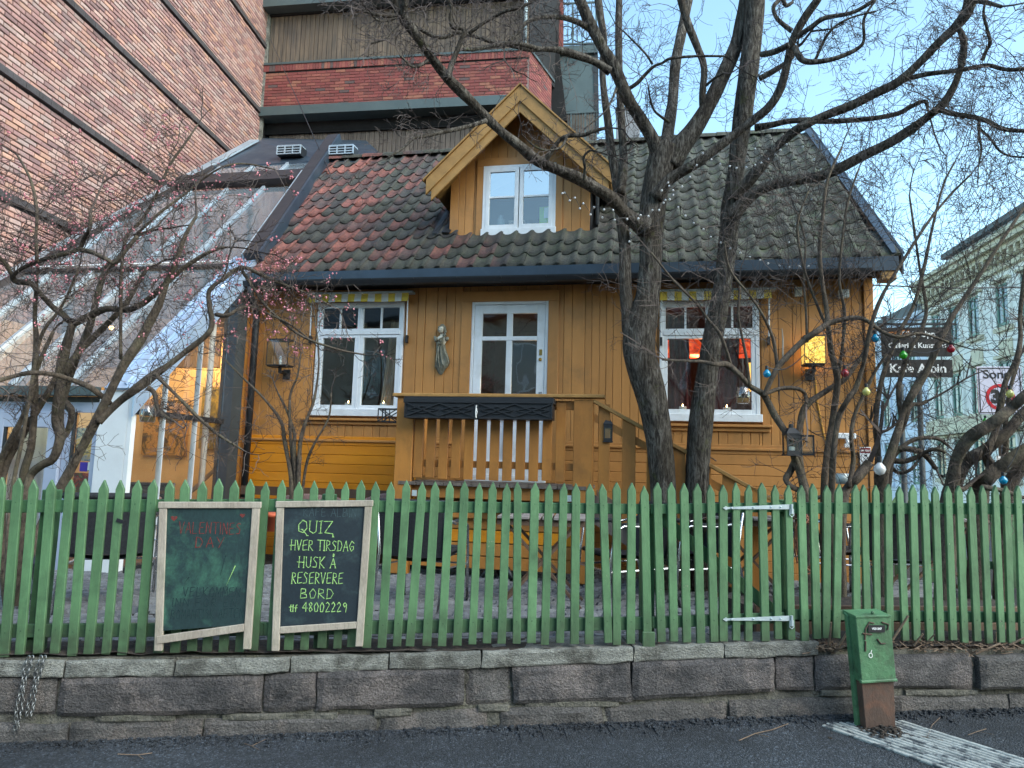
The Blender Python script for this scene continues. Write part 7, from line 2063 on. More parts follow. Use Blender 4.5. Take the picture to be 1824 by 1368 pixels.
add(TB, twB, [(1610, 142, 5.5), (1650, 132, 5), (1700, 126, 4.6), (1735, 120, 4.2), (1760, 116, 4), (1783, 122, 4), (1805, 124, 4), (1850, 120, 3.6)], Y2 - 1.0, Y2 - 1.7, 'branch', 24, .5, .0035, 3)
add(TB, twB, [(1449, 216, 5), (1480, 216, 5), (1516, 214, 5), (1560, 210, 5), (1599, 202, 4.5), (1622, 190, 4.5), (1646, 180, 4), (1652, 192, 3)], Y2 - .6, Y2 - 1.0, 'branch', 12, .4, .0035, 3)
add(TB, twB, [(1345, 227, 7), (1375, 222, 6), (1403, 216, 5.5), (1443, 213, 5.5)], Y2 - .35, Y2 - .6, 'branch', 4, .35, .003, 2, tip=False)
add(TB, twB, [(1704, 44, 4), (1716, 72, 6.5), (1714, 105, 7), (1708, 130, 7), (1698, 155, 7), (1679, 187, 8), (1660, 202, 8)], Y2 - 1.35, Y2 - 1.1, 'branch', 10, .4, .003, 2, tip=False)
R_ = add(TB, twB, [(1303, 385, 18), (1325, 362, 14), (1345, 344, 11), (1366, 333, 10), (1400, 324, 9.5), (1440, 318, 9.5), (1466, 312, 10), (1495, 300, 10), (1540, 276, 9.5), (1583, 255, 9), (1620, 232, 9), (1650, 210, 8.5), (1679, 187, 8)], Y2 - .35, Y2 - 1.1, 'branch', 22, .5, .004, 3, 12, tip=False, rough=.12)
add(TB, twB, [(1676, 196, 5.5), (1700, 203, 5), (1733, 208, 5), (1760, 216, 5), (1782, 228, 4.6), (1805, 232, 4.2), (1850, 234, 4)], Y2 - 1.1, Y2 - 1.6, 'branch', 18, .5, .0035, 3)
add(TB, twB, [(1744, 214, 3), (1744, 240, 2.6), (1748, 265, 2.2), (1744, 290, 1.8)], Y2 - 1.3, Y2 - 1.4, 'branch', 6, .35, .0025, 2, up=-.05)
add(TB, twB, [(1746, 230, 3), (1765, 248, 2.6), (1780, 268, 2.2), (1800, 278, 2), (1830, 280, 2)], Y2 - 1.3, Y2 - 1.6, 'branch', 10, .4, .0025, 2)
add(TB, twB, [(1750, 108, 4), (1757, 90, 3.5), (1764, 76, 3.5), (1758, 50, 3), (1752, 20, 2.5), (1760, -10, 2)], Y2 - 1.5, Y2 - 1.7, 'branch', 16, .5, .003, 3)
add(TB, twB, [(1736, 0, 6), (1760, 5, 5), (1785, 12, 3)], Y2 - 1.5, Y2 - 1.7, 'branch', 6, .4, .003, 2)
add(TB, twB, [(1285, 590, 4), (1283, 560, 4), (1287, 530, 3.5), (1290, 508, 3)], Y2 - .35, Y2 - .4, 'branch', 4, .3, .002, 2)
add(TB, twB, [(1352, 140, 6), (1375, 128, 6), (1400, 112, 5), (1412, 100, 5)], Y2 - .4, Y2 - .6, 'branch', 5, .35, .003, 2)
# fine spray through the upper right sky
for _ in range(20):
    x = rt.uniform(1450, 1830); y = rt.uniform(-30, 330)
    if y < 380 - (x - 1450) * .0 and rt.random() < .9:
        p = P3(x, y, Y2 - rt.uniform(.8, 1.9)); a = rt.uniform(-2.6, .6)
        grow(twB, p, Vector((math.cos(a), rt.uniform(-.4, .4), math.sin(a) * .8)), rt.uniform(.35, .7), .0035, 2, .62, .0, nside=2.4)
for _ in range(26):
    x = rt.uniform(640, 1010); y = rt.uniform(-30, 20)
    p = P3(x, y, Y1 - rt.uniform(.8, 1.6)); a = rt.uniform(-2.8, -.3)
    grow(twA, p, Vector((math.cos(a), rt.uniform(-.4, .4), math.sin(a) * .8)), rt.uniform(.3, .55), .003, 2, .5, .0, nside=3.0)
twA.build('twigs', MT['twig'], TA, kind='stuff'); twB.build('twigs', MT['twig'], TB, kind='stuff')

# ---- blossoming shrub on the left
SH = thing('blossoming_shrub', 'many stemmed shrub with pink winter blossom in front of the glasshouse', 'shrub', WF, tuple(P3(42, 1112, 5.3)))
twS = MB()
def stem(par, tw, trace, y0, y1, name='stem', n=8, L=.35, r=.003, lvl=2, mat='bark2', tips=False, crook=.4, up=.04, nside=3.0, sides=8, t0=.3, tip=True):
    pts, rs = limb(trace, y0, y1, wob=.03)
    mb = MB(); bark_tube(mb, pts, rs, sides, .17, trace[0][0] * .1); mb.build(name, MT[mat], par, smooth=True)
    if n: sprout(tw, pts, rs, n, L, r, lvl, t0=t0, crook=crook, up=up, nside=nside, keep_tips=tips)
    if tip: grow(tw, pts[-1], (pts[-1] - pts[-2]).normalized(), L * 1.1, max(rs[-1] * .8, .0025), 2, crook, up, keep_tips=tips)
    return pts, rs
YS = 5.3
T_ = dict(tips=True, crook=.55, nside=3.6)
stem(SH, twS, [(30, 1118, 11), (36, 1030, 9), (42, 940, 8), (46, 883, 8), (55, 846, 7.5), (75, 828, 7), (95, 816, 7), (107, 779, 8), (102, 749, 9), (106, 700, 8), (109, 660, 9), (117, 620, 8), (129, 578, 7)], YS, YS, n=4, L=.25, tip=False)
stem(SH, twS, [(20, 1116, 9), (5, 1000, 8), (2, 900, 7), (5, 843, 7), (30, 790, 6), (62, 739, 6), (97, 679, 6.5), (108, 655, 7)], YS + .05, YS, n=3, L=.25, tip=False)
stem(SH, twS, [(129, 578, 6.5), (112, 560, 5.5), (94, 547, 5), (66, 517, 5), (53, 504, 5), (30, 502, 5), (23, 492, 4.5), (40, 478, 4), (66, 466, 4), (100, 456, 4), (140, 444, 4), (150, 425, 4), (160, 405, 3.6), (161, 376, 3)], YS, YS - .5, n=26, L=.36, **T_)
stem(SH, twS, [(140, 444, 4), (165, 450, 4), (190, 462, 4), (205, 468, 3), (225, 445, 3), (245, 420, 3)], YS - .4, YS - .5, n=10, L=.34, **T_)
stem(SH, twS, [(129, 578, 6), (158, 563, 6), (189, 550, 5.5), (226, 552, 5.5), (245, 545, 5.5), (262, 535, 5), (294, 506, 5), (325, 479, 4.5), (350, 462, 4), (375, 448, 3), (400, 440, 2.5)], YS, YS - .3, n=18, L=.38, **T_)
stem(SH, twS, [(113, 665, 7), (130, 640, 6.5), (150, 617, 6.5), (180, 588, 6), (206, 562, 5.5), (228, 535, 4.5), (245, 505, 4), (262, 478, 3.5)], YS, YS + .1, n=10, L=.35, **T_)
stem(SH, twS, [(88, 1116, 9), (60, 985, 8), (76, 930, 8), (107, 871, 8.5), (130, 828, 8), (150, 790, 8), (189, 714, 8), (220, 652, 8), (249, 608, 8), (266, 575, 7), (284, 540, 6.5), (296, 505, 6), (312, 470, 5), (330, 420, 4), (350, 385, 3)], YS - .1, YS - .3, n=14, L=.36, **T_)
stem(SH, twS, [(176, 752, 7.5), (195, 732, 7), (214, 714, 7), (240, 694, 7.5), (263, 677, 8), (280, 664, 7), (298, 652, 6), (330, 627, 5.5), (368, 597, 5), (378, 575, 5), (373, 545, 4.5), (372, 520, 4.5), (382, 508, 3.5), (395, 498, 3)], YS - .2, YS - .35, n=16, L=.34, **T_)
stem(SH, twS, [(196, 718, 5), (180, 705, 5), (159, 689, 5), (129, 677, 5), (95, 667, 5), (55, 664, 4.5), (25, 670, 4), (-10, 680, 4)], YS - .1, YS - .5, n=8, L=.3, **T_)
stem(SH, twS, [(107, 784, 6.5), (122, 765, 6), (128, 735, 6), (120, 722, 6), (113, 712, 6), (118, 690, 6.5), (124, 670, 7), (138, 630, 6.5), (154, 597, 6.5), (164, 565, 6), (178, 510, 5.5), (192, 475, 5.5), (205, 468, 5), (228, 440, 4), (250, 415, 3.5)], YS + .1, YS + .2, n=16, L=.36, **T_)
stem(SH, twS, [(45, 1116, 8), (38, 960, 7), (40, 858, 6.5), (52, 810, 6), (57, 784, 6), (62, 709, 6), (62, 660, 5.5), (65, 610, 5), (62, 560, 4), (66, 500, 3)], YS + .1, YS - .1, n=14, L=.34, **T_)
stem(SH, twS, [(12, 1116, 6), (16, 960, 5), (20, 883, 4), (38, 790, 3.4), (52, 710, 3.2), (67, 622, 3), (80, 585, 3), (100, 560, 3), (118, 530, 2.6), (140, 480, 2)], YS - .1, YS - .3, n=10, L=.3, **T_)
stem(SH, twS, [(-20, 900, 7), (0, 825, 6), (22, 780, 6), (38, 748, 5), (50, 719, 5), (58, 690, 4.5), (68, 650, 4), (95, 590, 3)], YS, YS - .2, n=8, L=.3, **T_)
stem(SH, twS, [(215, 640, 3), (215, 560, 3), (217, 470, 3), (226, 420, 3), (250, 395, 3), (272, 360, 2.6), (288, 325, 2.4), (305, 290, 2.2), (330, 255, 2), (352, 222, 1.6)], YS - .2, YS - .2, n=16, L=.3, **T_)
stem(SH, twS, [(240, 420, 3), (262, 400, 2.6), (290, 375, 2.4), (330, 345, 2.2), (360, 320, 2), (400, 296, 2), (440, 292, 1.8), (490, 302, 1.4)], YS - .2, YS - .2, n=12, L=.22, tips=True, crook=.5)
stem(SH, twS, [(22, 492, 4), (10, 470, 4), (-5, 455, 4), (-30, 430, 4)], YS - .3, YS - .5, n=8, L=.4, **T_)
stem(SH, twS, [(66, 466, 3), (64, 420, 3), (66, 380, 2.8), (60, 340, 2.4), (50, 310, 2), (30, 275, 1.8)], YS - .4, YS - .5, n=12, L=.32, **T_)
stem(SH, twS, [(395, 500, 4), (420, 480, 4), (440, 478, 3.6), (470, 492, 3.2), (500, 505, 2.6), (540, 520, 2), (590, 545, 1.6)], YS - .3, YS - .2, n=22, L=.3, **T_)
stem(SH, twS, [(385, 560, 3.6), (405, 562, 3.4), (430, 548, 3), (455, 548, 2.6), (480, 560, 2.4), (520, 580, 2), (560, 612, 1.6)], YS - .3, YS - .2, n=18, L=.3, **T_)
stem(SH, twS, [(430, 480, 3), (470, 540, 2.6), (500, 570, 2.4), (540, 600, 2), (600, 622, 1.8), (650, 632, 1.4)], YS - .25, YS - .2, n=12, L=.2, tips=True, crook=.4)
stem(SH, twS, [(275, 665, 4), (300, 690, 3.2), (330, 720, 2.8), (355, 745, 2.6), (390, 775, 2.2), (430, 800, 1.6)], YS - .3, YS - .4, n=14, L=.3, tips=False, crook=.4)
stem(SH, twS, [(262, 690, 4), (275, 700, 4), (280, 725, 3.4), (292, 740, 3), (310, 750, 2.4)], YS - .3, YS - .4, n=14, L=.2, tips=False, crook=.7)
stem(SH, twS, [(107, 871, 5), (95, 885, 5), (80, 910, 5), (70, 960, 5), (72, 1110, 5)], YS + .1, YS + .1, n=0, tip=False)
for _ in range(90):
    x = rt.uniform(-20, 430); y = rt.uniform(330, 540) - max(0, 60 - x) * .2
    p = P3(x, y, YS - rt.uniform(.0, .6)); a = rt.uniform(-.6, 3.6)
    grow(twS, p, Vector((math.cos(a), rt.uniform(-.4, .4), math.sin(a) * .7)), rt.uniform(.2, .42), .0028, 2, .6, .02, nside=3.4, keep_tips=True)
# crossing thin wires of twigs over the lower part
for _ in range(46):
    x = rt.uniform(-10, 380); y = rt.uniform(520, 720)
    p = P3(x, y, YS - rt.uniform(.0, .5)); a = rt.uniform(0, 6.28)
    grow(twS, p, Vector((math.cos(a), rt.uniform(-.4, .4), math.sin(a) * .7)), rt.uniform(.2, .36), .0022, 1, .5, .0, nside=3)
twS.build('twigs', MT['twig2'], SH, kind='stuff')
bl_ = MB(); rt.shuffle(TIPS)
def pxy(P):
    q = P - EYE; dd = q.dot(_f); return CX + FPX * q.dot(CA) / dd, CY - FPX * q.dot(CB) / dd
cnt = 0
for p in TIPS:
    x, y = pxy(p)
    if cnt > 600: break
    if x > 700 or y > 640 or y < 190: continue
    if x < 240 and y < 330 and rt.random() < .6: continue
    if y > 540 and x < 380 and rt.random() < .75: continue
    cnt += 1
    for _ in range(rt.randint(2, 5)):
        c = p + Vector((rt.gauss(0, .012), rt.gauss(0, .012), rt.gauss(0, .011))); r = rt.uniform(.005, .0105)
        vs = [c + Vector(d) * r * rt.uniform(.7, 1.3) for d in ((1, 0, 0), (-1, 0, 0), (0, 1, 0), (0, -1, 0), (0, 0, 1), (0, 0, -1))]
        bl_.add([tuple(v) for v in vs], [(0, 2, 4), (2, 1, 4), (1, 3, 4), (3, 0, 4), (2, 0, 5), (1, 2, 5), (3, 1, 5), (0, 3, 5)])
bl_.build('blossoms', MT['blossom'], SH, kind='stuff')
TIPS.clear()

# ---- climbing rose by the left window
RO = thing('climbing_rose', 'bare climbing rose against the yellow wall under the unlit lantern', 'climbing plant', WF, tuple(P3(525, 905, 7.9)))
twR = MB()
for tr in ([(520, 905, 4), (518, 850, 4), (508, 790, 3.6), (500, 750, 3), (470, 710, 2.4), (440, 680, 2), (400, 640, 1.4)],
           [(530, 905, 4), (532, 850, 4), (535, 790, 3.6), (545, 750, 3), (560, 710, 2.4), (568, 640, 1.8), (560, 560, 1.4)],
           [(522, 900, 3.6), (520, 820, 3), (516, 740, 2.6), (518, 700, 2.2), (530, 670, 1.8), (536, 630, 1.4)],
           [(536, 900, 3), (545, 830, 2.6), (560, 790, 2.2), (585, 745, 1.8), (590, 700, 1.4)],
           [(528, 900, 4), (526, 840, 4.2), (524, 800, 4), (524, 770, 3), (510, 730, 2.4), (495, 700, 2)]):
    stem(RO, twR, tr, 7.85, 7.75, n=12, L=.26, r=.0028, lvl=2, crook=.35, up=.06, nside=2.4, sides=6)
for _ in range(16):
    p = P3(rt.uniform(380, 470), rt.uniform(600, 690), 7.6); grow(twR, p, Vector((-.7, -.2, .7)), rt.uniform(.25, .5), .002, 1, .2, .05)
twR.build('twigs', MT['twig2'], RO, kind='stuff')

# ---- right-hand shrubs
YR = 5.6
def shrub(name, label, base, traces, L=.5, lvl=2, spray=0, box=None, n=12, up=.1, crook=.22, group='bare shrubs behind the fence'):
    t = thing(name, label, 'shrub', WF, tuple(P3(*base)), group)
    tw = MB()
    for tr, y0, y1 in traces:
        stem(t, tw, tr, y0, y1, n=n, L=L, r=.003, lvl=lvl, crook=crook, up=up, nside=2.8, t0=.35)
    if spray:
        for _ in range(spray):
            x = rt.uniform(box[0], box[1]); y = rt.uniform(box[2], box[3])
            p = P3(x, y, YR + rt.uniform(-.4, .5)); a = rt.gauss(box[4], .5)
            grow(tw, p, Vector((math.cos(a), rt.uniform(-.3, .3), math.sin(a))), rt.uniform(.35, .75), .0026, 2, .24, .04, nside=3.0)
    tw.build('twigs', MT['twig2'], t, kind='stuff')
    return t
shrub('lantern_shrub', 'crooked bare shrub carrying the open black lantern, right of the gate hinges', (1436, 1112, YR),
      [([(1440, 1112, 10), (1440, 960, 9), (1436, 890, 8), (1428, 850, 7), (1415, 815, 6), (1404, 779, 5.5), (1380, 740, 5.5), (1362, 705, 5.5), (1350, 696, 5), (1335, 687, 5), (1318, 668, 4.5), (1303, 655, 5), (1290, 648, 5), (1274, 649, 4), (1250, 644, 3.5), (1227, 643, 3), (1200, 642, 2.5), (1180, 640, 2.4)], YR, YR - .2),
       ([(1362, 705, 4.5), (1368, 688, 4.5), (1385, 655, 4.5), (1409, 628, 5), (1430, 608, 5), (1453, 592, 5), (1475, 577, 4.5), (1497, 570, 4), (1525, 566, 4), (1545, 572, 3.5), (1570, 590, 3), (1600, 600, 3), (1640, 594, 2.6), (1690, 610, 2)], YR - .1, YR - .3),
       ([(1430, 850, 6), (1424, 815, 5.5), (1424, 770, 5), (1430, 735, 5), (1441, 718, 5), (1460, 704, 5), (1487, 687, 4.6), (1500, 680, 4.4), (1512, 668, 4), (1524, 650, 3.5), (1536, 633, 3), (1550, 600, 2.5)], YR, YR + .1),
       ([(1420, 812, 5), (1408, 840, 5), (1400, 855, 5.5), (1412, 868, 6), (1432, 876, 6)], YR, YR),
       ([(1362, 702, 4), (1390, 692, 3.5), (1420, 692, 3.5), (1434, 702, 3.5), (1436, 720, 3)], YR - .1, YR - .1),
       ([(1335, 687, 3), (1330, 640, 2.6), (1322, 600, 2.4), (1315, 560, 2.2), (1318, 510, 2)], YR - .1, YR - .2),
       ([(1303, 655, 3), (1285, 600, 2.6), (1262, 570, 2.4), (1240, 540, 2.2), (1200, 500, 2), (1160, 450, 1.6)], YR - .1, YR - .3),
       ([(1385, 655, 3), (1376, 600, 2.6), (1352, 550, 2.4), (1330, 520, 2.2), (1300, 480, 2), (1290, 430, 1.6)], YR - .1, YR - .3)],
      L=.36, spray=28, box=(1130, 1420, 400, 640, 1.6), n=10, crook=.3)
shrub('bare_shrub', 'upright thin stemmed bare shrub crossing the golden lantern at the wall', (1475, 1112, YR),
      [([(1470, 1112, 7), (1468, 960, 6.5), (1468, 870, 6), (1472, 818, 6), (1482, 755, 6), (1488, 715, 5.5), (1492, 680, 5.5), (1488, 655, 5), (1480, 623, 5), (1476, 590, 4), (1472, 550, 4), (1464, 500, 3.5), (1460, 440, 3), (1466, 380, 3), (1474, 320, 2.4), (1500, 262, 1.8)], YR + .1, YR - .2),
       ([(1484, 1112, 7), (1482, 960, 6), (1482, 868, 5.5), (1485, 803, 5.5), (1494, 743, 5), (1510, 712, 5), (1524, 691, 4.5), (1536, 655, 4), (1541, 633, 4), (1552, 580, 3.6), (1570, 530, 3.2), (1600, 478, 3), (1650, 400, 2.4), (1690, 350, 2), (1730, 310, 1.6)], YR, YR - .5),
       ([(1492, 676, 3), (1500, 620, 3), (1505, 560, 2.6), (1495, 500, 2.4), (1500, 430, 2.2), (1510, 360, 2), (1530, 300, 1.6)], YR, YR - .2),
       ([(1476, 590, 3), (1450, 530, 2.4), (1430, 470, 2.2), (1420, 400, 2), (1440, 340, 1.6)], YR, YR - .2),
       ([(1438, 610, 2.4), (1436, 560, 2.2), (1432, 500, 2), (1434, 430, 1.8), (1420, 380, 1.6)], YR, YR)],
      L=.42, spray=38, box=(1340, 1560, 330, 520, 1.4), n=12)
shrub('bare_shrub', 'bare shrub with several bowed grey stems right at the house corner, before the hanging signs', (1545, 1112, YR),
      [([(1498, 1112, 9), (1498, 960, 8), (1502, 889, 8), (1512, 868, 7.5), (1526, 852, 7), (1540, 835, 7.5), (1550, 823, 7)], YR, YR),
       ([(1512, 868, 5), (1520, 820, 3.6), (1516, 780, 3.4), (1522, 740, 3.2), (1540, 700, 3), (1560, 660, 2.8), (1580, 630, 2.4)], YR, YR - .2),
       ([(1575, 1112, 12), (1572, 960, 11), (1571, 877, 10), (1575, 840, 9.5), (1587, 808, 8), (1597, 775, 7), (1606, 745, 6.5), (1612, 725, 7), (1623, 706, 7.5), (1636, 685, 7.5), (1648, 665, 7), (1660, 640, 6.4), (1672, 612, 6), (1690, 575, 5), (1715, 535, 4.4), (1745, 490, 4), (1780, 435, 3), (1824, 370, 2.4)], YR + .1, YR - .3),
       ([(1566, 877, 6), (1563, 852, 6), (1564, 803, 5.5), (1560, 767, 5), (1561, 740, 5), (1565, 706, 4.4), (1572, 672, 4), (1585, 635, 4), (1602, 590, 3.6), (1625, 550, 3.4), (1645, 480, 3), (1662, 400, 2.4), (1680, 330, 2), (1700, 290, 1.6)], YR + .1, YR - .1),
       ([(1585, 812, 5), (1596, 785, 5), (1607, 762, 5), (1615, 740, 4.5), (1622, 722, 4), (1640, 720, 3), (1652, 714, 3)], YR, YR),
       ([(1606, 745, 4), (1600, 700, 4), (1608, 660, 4), (1622, 620, 4), (1640, 590, 3.6), (1650, 550, 3.2), (1640, 490, 2.6), (1630, 420, 2.2), (1620, 350, 1.8)], YR, YR)],
      L=.45, spray=84, box=(1530, 1824, 230, 620, .9), n=12)
shrub('pruned_bush', 'low pruned black-twigged bush arching over the side fence, before the pale blue house', (1590, 1100, YR + .6),
      [([(1578, 900, 7), (1585, 830, 6.5), (1600, 802, 6), (1620, 800, 5.5), (1640, 806, 5), (1652, 815, 4), (1668, 836, 3)], YR + .6, YR + .5),
       ([(1600, 802, 4.6), (1622, 786, 4), (1645, 780, 3.6), (1672, 782, 3), (1690, 795, 2.4)], YR + .6, YR + .5),
       ([(1585, 820, 5), (1610, 822, 4), (1632, 815, 3.6), (1650, 805, 3.4), (1668, 800, 3), (1684, 806, 2.4)], YR + .6, YR + .4),
       ([(1585, 830, 4), (1600, 842, 3.6), (1620, 838, 3), (1632, 826, 2.6)], YR + .6, YR + .5)],
      L=.18, n=10, up=-.02, crook=.4)
BIG = [([(1680, 1112, 18), (1686, 960, 17), (1690, 890, 15), (1696, 862, 13), (1701, 828, 11.5), (1708, 808, 11), (1718, 791, 11), (1730, 778, 11), (1745, 767, 11), (1763, 757, 11), (1782, 743, 11), (1803, 725, 11), (1824, 706, 10.5), (1870, 665, 10)], YR, YR - .4),
       ([(1700, 880, 11), (1706, 852, 10.5), (1721, 825, 10.5), (1735, 814, 10), (1750, 806, 9.5), (1772, 790, 9), (1794, 772, 8.5), (1824, 735, 8), (1870, 690, 7.5)], YR + .1, YR),
       ([(1740, 1112, 20), (1742, 960, 18), (1746, 872, 17), (1760, 850, 17), (1776, 836, 15), (1794, 823, 12), (1824, 803, 11), (1880, 765, 10)], YR + .1, YR - .2),
       ([(1776, 836, 9), (1765, 828, 8), (1757, 812, 7), (1762, 795, 6.5), (1769, 779, 6.5), (1775, 760, 6), (1780, 735, 6), (1786, 705, 5.5), (1792, 678, 5.5), (1804, 655, 5), (1813, 633, 5), (1818, 600, 4.6), (1817, 560, 4.2), (1824, 500, 4), (1832, 430, 3.6)], YR, YR - .2),
       ([(1780, 1112, 14), (1786, 960, 13), (1794, 880, 12), (1806, 850, 13), (1824, 825, 13), (1860, 780, 12)], YR + .2, YR + .1),
       ([(1750, 868, 5), (1757, 869, 4.5), (1790, 875, 4), (1812, 883, 3.6), (1850, 894, 3)], YR - .2, YR - .3),
       ([(1790, 812, 5), (1792, 790, 4.5), (1791, 755, 4.5), (1796, 720, 4), (1800, 690, 3.6), (1815, 640, 3)], YR + .1, YR),
       ([(1700, 866, 5), (1714, 872, 5), (1728, 862, 5)], YR - .1, YR - .1)]
shrub('old_lilac', 'old shrub with thick dark twisted stems at the far right behind the fence', (1740, 1112, YR), BIG, L=.4, spray=32, box=(1640, 1830, 330, 640, .9), n=8)

# ------------------------------------------------------------------ lights strung in the trees
sl = thing('string_lights', 'string of small clear round bulbs wound along the tree branches', 'string lights', WF, tuple(P3(1100, 380, 6)))
chains_ = [[(1002, 345), (1006, 344), (1015, 358), (1024, 353), (1033, 372), (1039, 363), (1052, 383), (1058, 370), (1076, 374), (1092, 375), (1073, 388), (1095, 392), (1117, 391), (1141, 384), (1137, 390), (1155, 386), (1162, 375), (1174, 375), (1182, 362), (1185, 357), (1193, 356), (1199, 348), (1199, 340), (1179, 340), (1190, 326), (1192, 332), (1215, 333), (1229, 316), (1241, 295), (1267, 285), (1252, 274)],
           [(1124, 416), (1121, 431), (1208, 370), (1221, 385), (1236, 398), (1253, 409), (1266, 423), (1284, 433), (1301, 443), (1319, 451), (1336, 459), (1354, 464), (1368, 470), (1388, 474), (1407, 476), (1424, 475), (1432, 474), (1440, 475)],
           [(1267, 285), (1283, 293), (1300, 297), (1312, 300), (1329, 299), (1345, 295), (1356, 291), (1369, 284), (1381, 276), (1390, 268), (1401, 258), (1345, 256 + 10), (1430, 262), (1450, 285), (1462, 303), (1470, 323), (1450, 326), (1446, 355), (1418, 400), (1405, 432)]]
cw = MB()
for ci, ch_ in enumerate(chains_):
    pts = []
    for i, (x, y) in enumerate(ch_):
        p = P3(x, y - 3, (6.0, 6.1, 6.2)[ci] + .06 * math.sin(i * 2.1)); pts.append(p)
        MB().ball((p.x, p.y, p.z - .012), .0105, 8, 6).build('bulb', MT['bulb_clear'], sl, smooth=True)
    cw.tube(pts, .0022, 4, cap=False)
cw.build('cable', MT['black'], sl)
fs_ = thing('festoon_lights', 'festoon of large coloured bulbs hung through the shrubs on the right', 'festoon lights', WF, tuple(P3(1560, 640, 5.4)))
cols = [(1559, 603, 'bulb_blue', 'blue bulb by the house corner'), (1366, 666, 'bulb_blue', 'blue bulb beside the right window'), (1609, 633, 'bulb_green', 'green bulb before the hanging signs'),
        (1694, 622, 'bulb_red', 'red bulb right of the hanging signs'), (1505, 665, 'bulb_red', 'dark red bulb near the lit lantern'), (1543, 698, 'bulb_yellow', 'pale yellow bulb at the house corner'),
        (1799, 702, 'bulb_yellow', 'pale yellow bulb before the zone sign'), (1787, 856, 'bulb_blue', 'blue bulb low at the far right'), (1567, 836, 'bulb_clear', 'clear bulb low at the house corner'), (1755, 750, 'bulb_green', 'green bulb tucked behind the thick stem')]
for x, y, mt, lab in cols:
    p = P3(x, y, 5.35); r = .030 if mt != 'bulb_clear' else .045
    if 'tucked' in lab: r = .02
    b = MB().lathe([(r * .12, -r), (r * .7, -r * .72), (r, 0), (r * .85, r * .5), (r * .45, r * .95), (r * .36, r * 1.15)], (p.x, p.y, p.z), 12)
    o = b.build('coloured_bulb', MT[mt], fs_, smooth=True, label=lab)
    MB().lathe([(r * .4, 0), (r * .42, r * .9), (r * .2, r * 1.0)], (p.x, p.y, p.z + r * 1.12), 8).build('socket', MT['black'], fs_)
ordr = [(1366, 662), (1432, 640), (1505, 660), (1559, 598), (1609, 628), (1694, 617), (1760, 670), (1799, 697), (1830, 760), (1787, 850)]
pts = []
for a, b in zip(ordr, ordr[1:]):
    for k in range(6):
        f = k / 6; pts.append(P3(a[0] + (b[0] - a[0]) * f, a[1] + (b[1] - a[1]) * f + 14 * math.sin(PI * f) - 8, 5.37))
MB().tube(pts, .004, 5, cap=False).build('cable', MT['black'], fs_)
# ------------------------------------------------------------------ lanterns and jars
def lantern(px, py0, py1, depth, label, w=.085, open_door=False, tilt=0.0):
    """px: centre, py0: top of the ring, py1: bottom"""
    top, bot = P3(px, py0, depth), P3(px, py1, depth); hh_ = top.z - bot.z
    t = thing('lantern', label, 'lantern', WF, tuple(bot), 'black metal candle lanterns')
    x, y, z = bot; h = hh_ * .62
    m = MB(); m.box(x - w * .56, x + w * .56, y - w * .56, y + w * .56, z, z + .012)
    for sx in (-1, 1):
        for sy in (-1, 1):
            cx_, cy_ = x + sx * (w * .5 - .005), y + sy * (w * .5 - .005); m.box(cx_ - .006, cx_ + .006, cy_ - .006, cy_ + .006, z + .012, z + h)
    m.box(x - w * .53, x + w * .53, y - w * .53, y + w * .53, z + h, z + h + .012)
    m.box(x - w * .5, x + w * .5, y - w * .5, y - w * .44, z + .012, z + .04); m.box(x - w * .5, x + w * .5, y - w * .5, y - w * .44, z + h - .03, z + h)
    m.build('cage', MT['black'], t)
    c = h + .012
    MB().add([(x - w * .53, y - w * .53, z + c), (x + w * .53, y - w * .53, z + c), (x + w * .53, y + w * .53, z + c), (x - w * .53, y + w * .53, z + c),
              (x - w * .22, y - w * .22, z + c + hh_ * .16), (x + w * .22, y - w * .22, z + c + hh_ * .16), (x + w * .22, y + w * .22, z + c + hh_ * .16), (x - w * .22, y + w * .22, z + c + hh_ * .16)],
             [(0, 1, 5, 4), (1, 2, 6, 5), (2, 3, 7, 6), (3, 0, 4, 7), (4, 5, 6, 7)]).lathe([(w * .2, 0), (w * .2, hh_ * .08), (w * .1, hh_ * .12)], (x, y, z + c + hh_ * .16), 10).build('roof', MT['black'], t)
    ring = [(x + .016 * math.cos(a), y, top.z - .014 + .018 * math.sin(a)) for a in [2 * PI * k / 12 for k in range(13)]]
    MB().tube(ring, .0025, 5, cap=False).build('ring', MT['black'], t)
    for q in ((x - w * .44, x + w * .44, y - w * .48, y - w * .46), (x - w * .48, x - w * .46, y - w * .44, y + w * .44), (x + w * .46, x + w * .48, y - w * .44, y + w * .44)):
        MB().box(q[0], q[1], q[2], q[3], z + .014, z + h).build('glass_pane', MT['glass'], t)
    MB().lathe([(w * .25, 0), (w * .25, h * .35), (w * .1, h * .37)], (x, y, z + .012), 12).build('candle', MT['candle'], t)
    if open_door:
        d = MB(); a = .35
        def D(u_, z_): return (x + w * .5 + u_ * math.cos(a), y - w * .5 - u_ * math.sin(a), z_)
        for u0, u1, z0, z1 in ((0, w, z + .005, z + .02), (0, w, z + h - .015, z + h), (0, .01, z + .005, z + h), (w - .01, w, z + .005, z + h)):
            q = [D(u0, z0), D(u1, z0), D(u1, z1), D(u0, z1)]; d.slab(q, (math.sin(a), -math.cos(a), 0), .008)
        dd = d.build('door', MT['black'], t)
        MB().slab([D(.01, z + .02), D(w - .01, z + .02), D(w - .01, z + h - .015), D(.01, z + h - .015)], (math.sin(a), -math.cos(a), 0), .002).build('door_pane', MT['glass'], dd)
    return t
lantern(1082, 738, 788, 7.0, 'small black lantern hung on the first stair baluster of the porch', .085)
lantern(1410, 752, 812, 5.5, 'black lantern with its glass door open, hanging in the crooked shrub', .10, True)
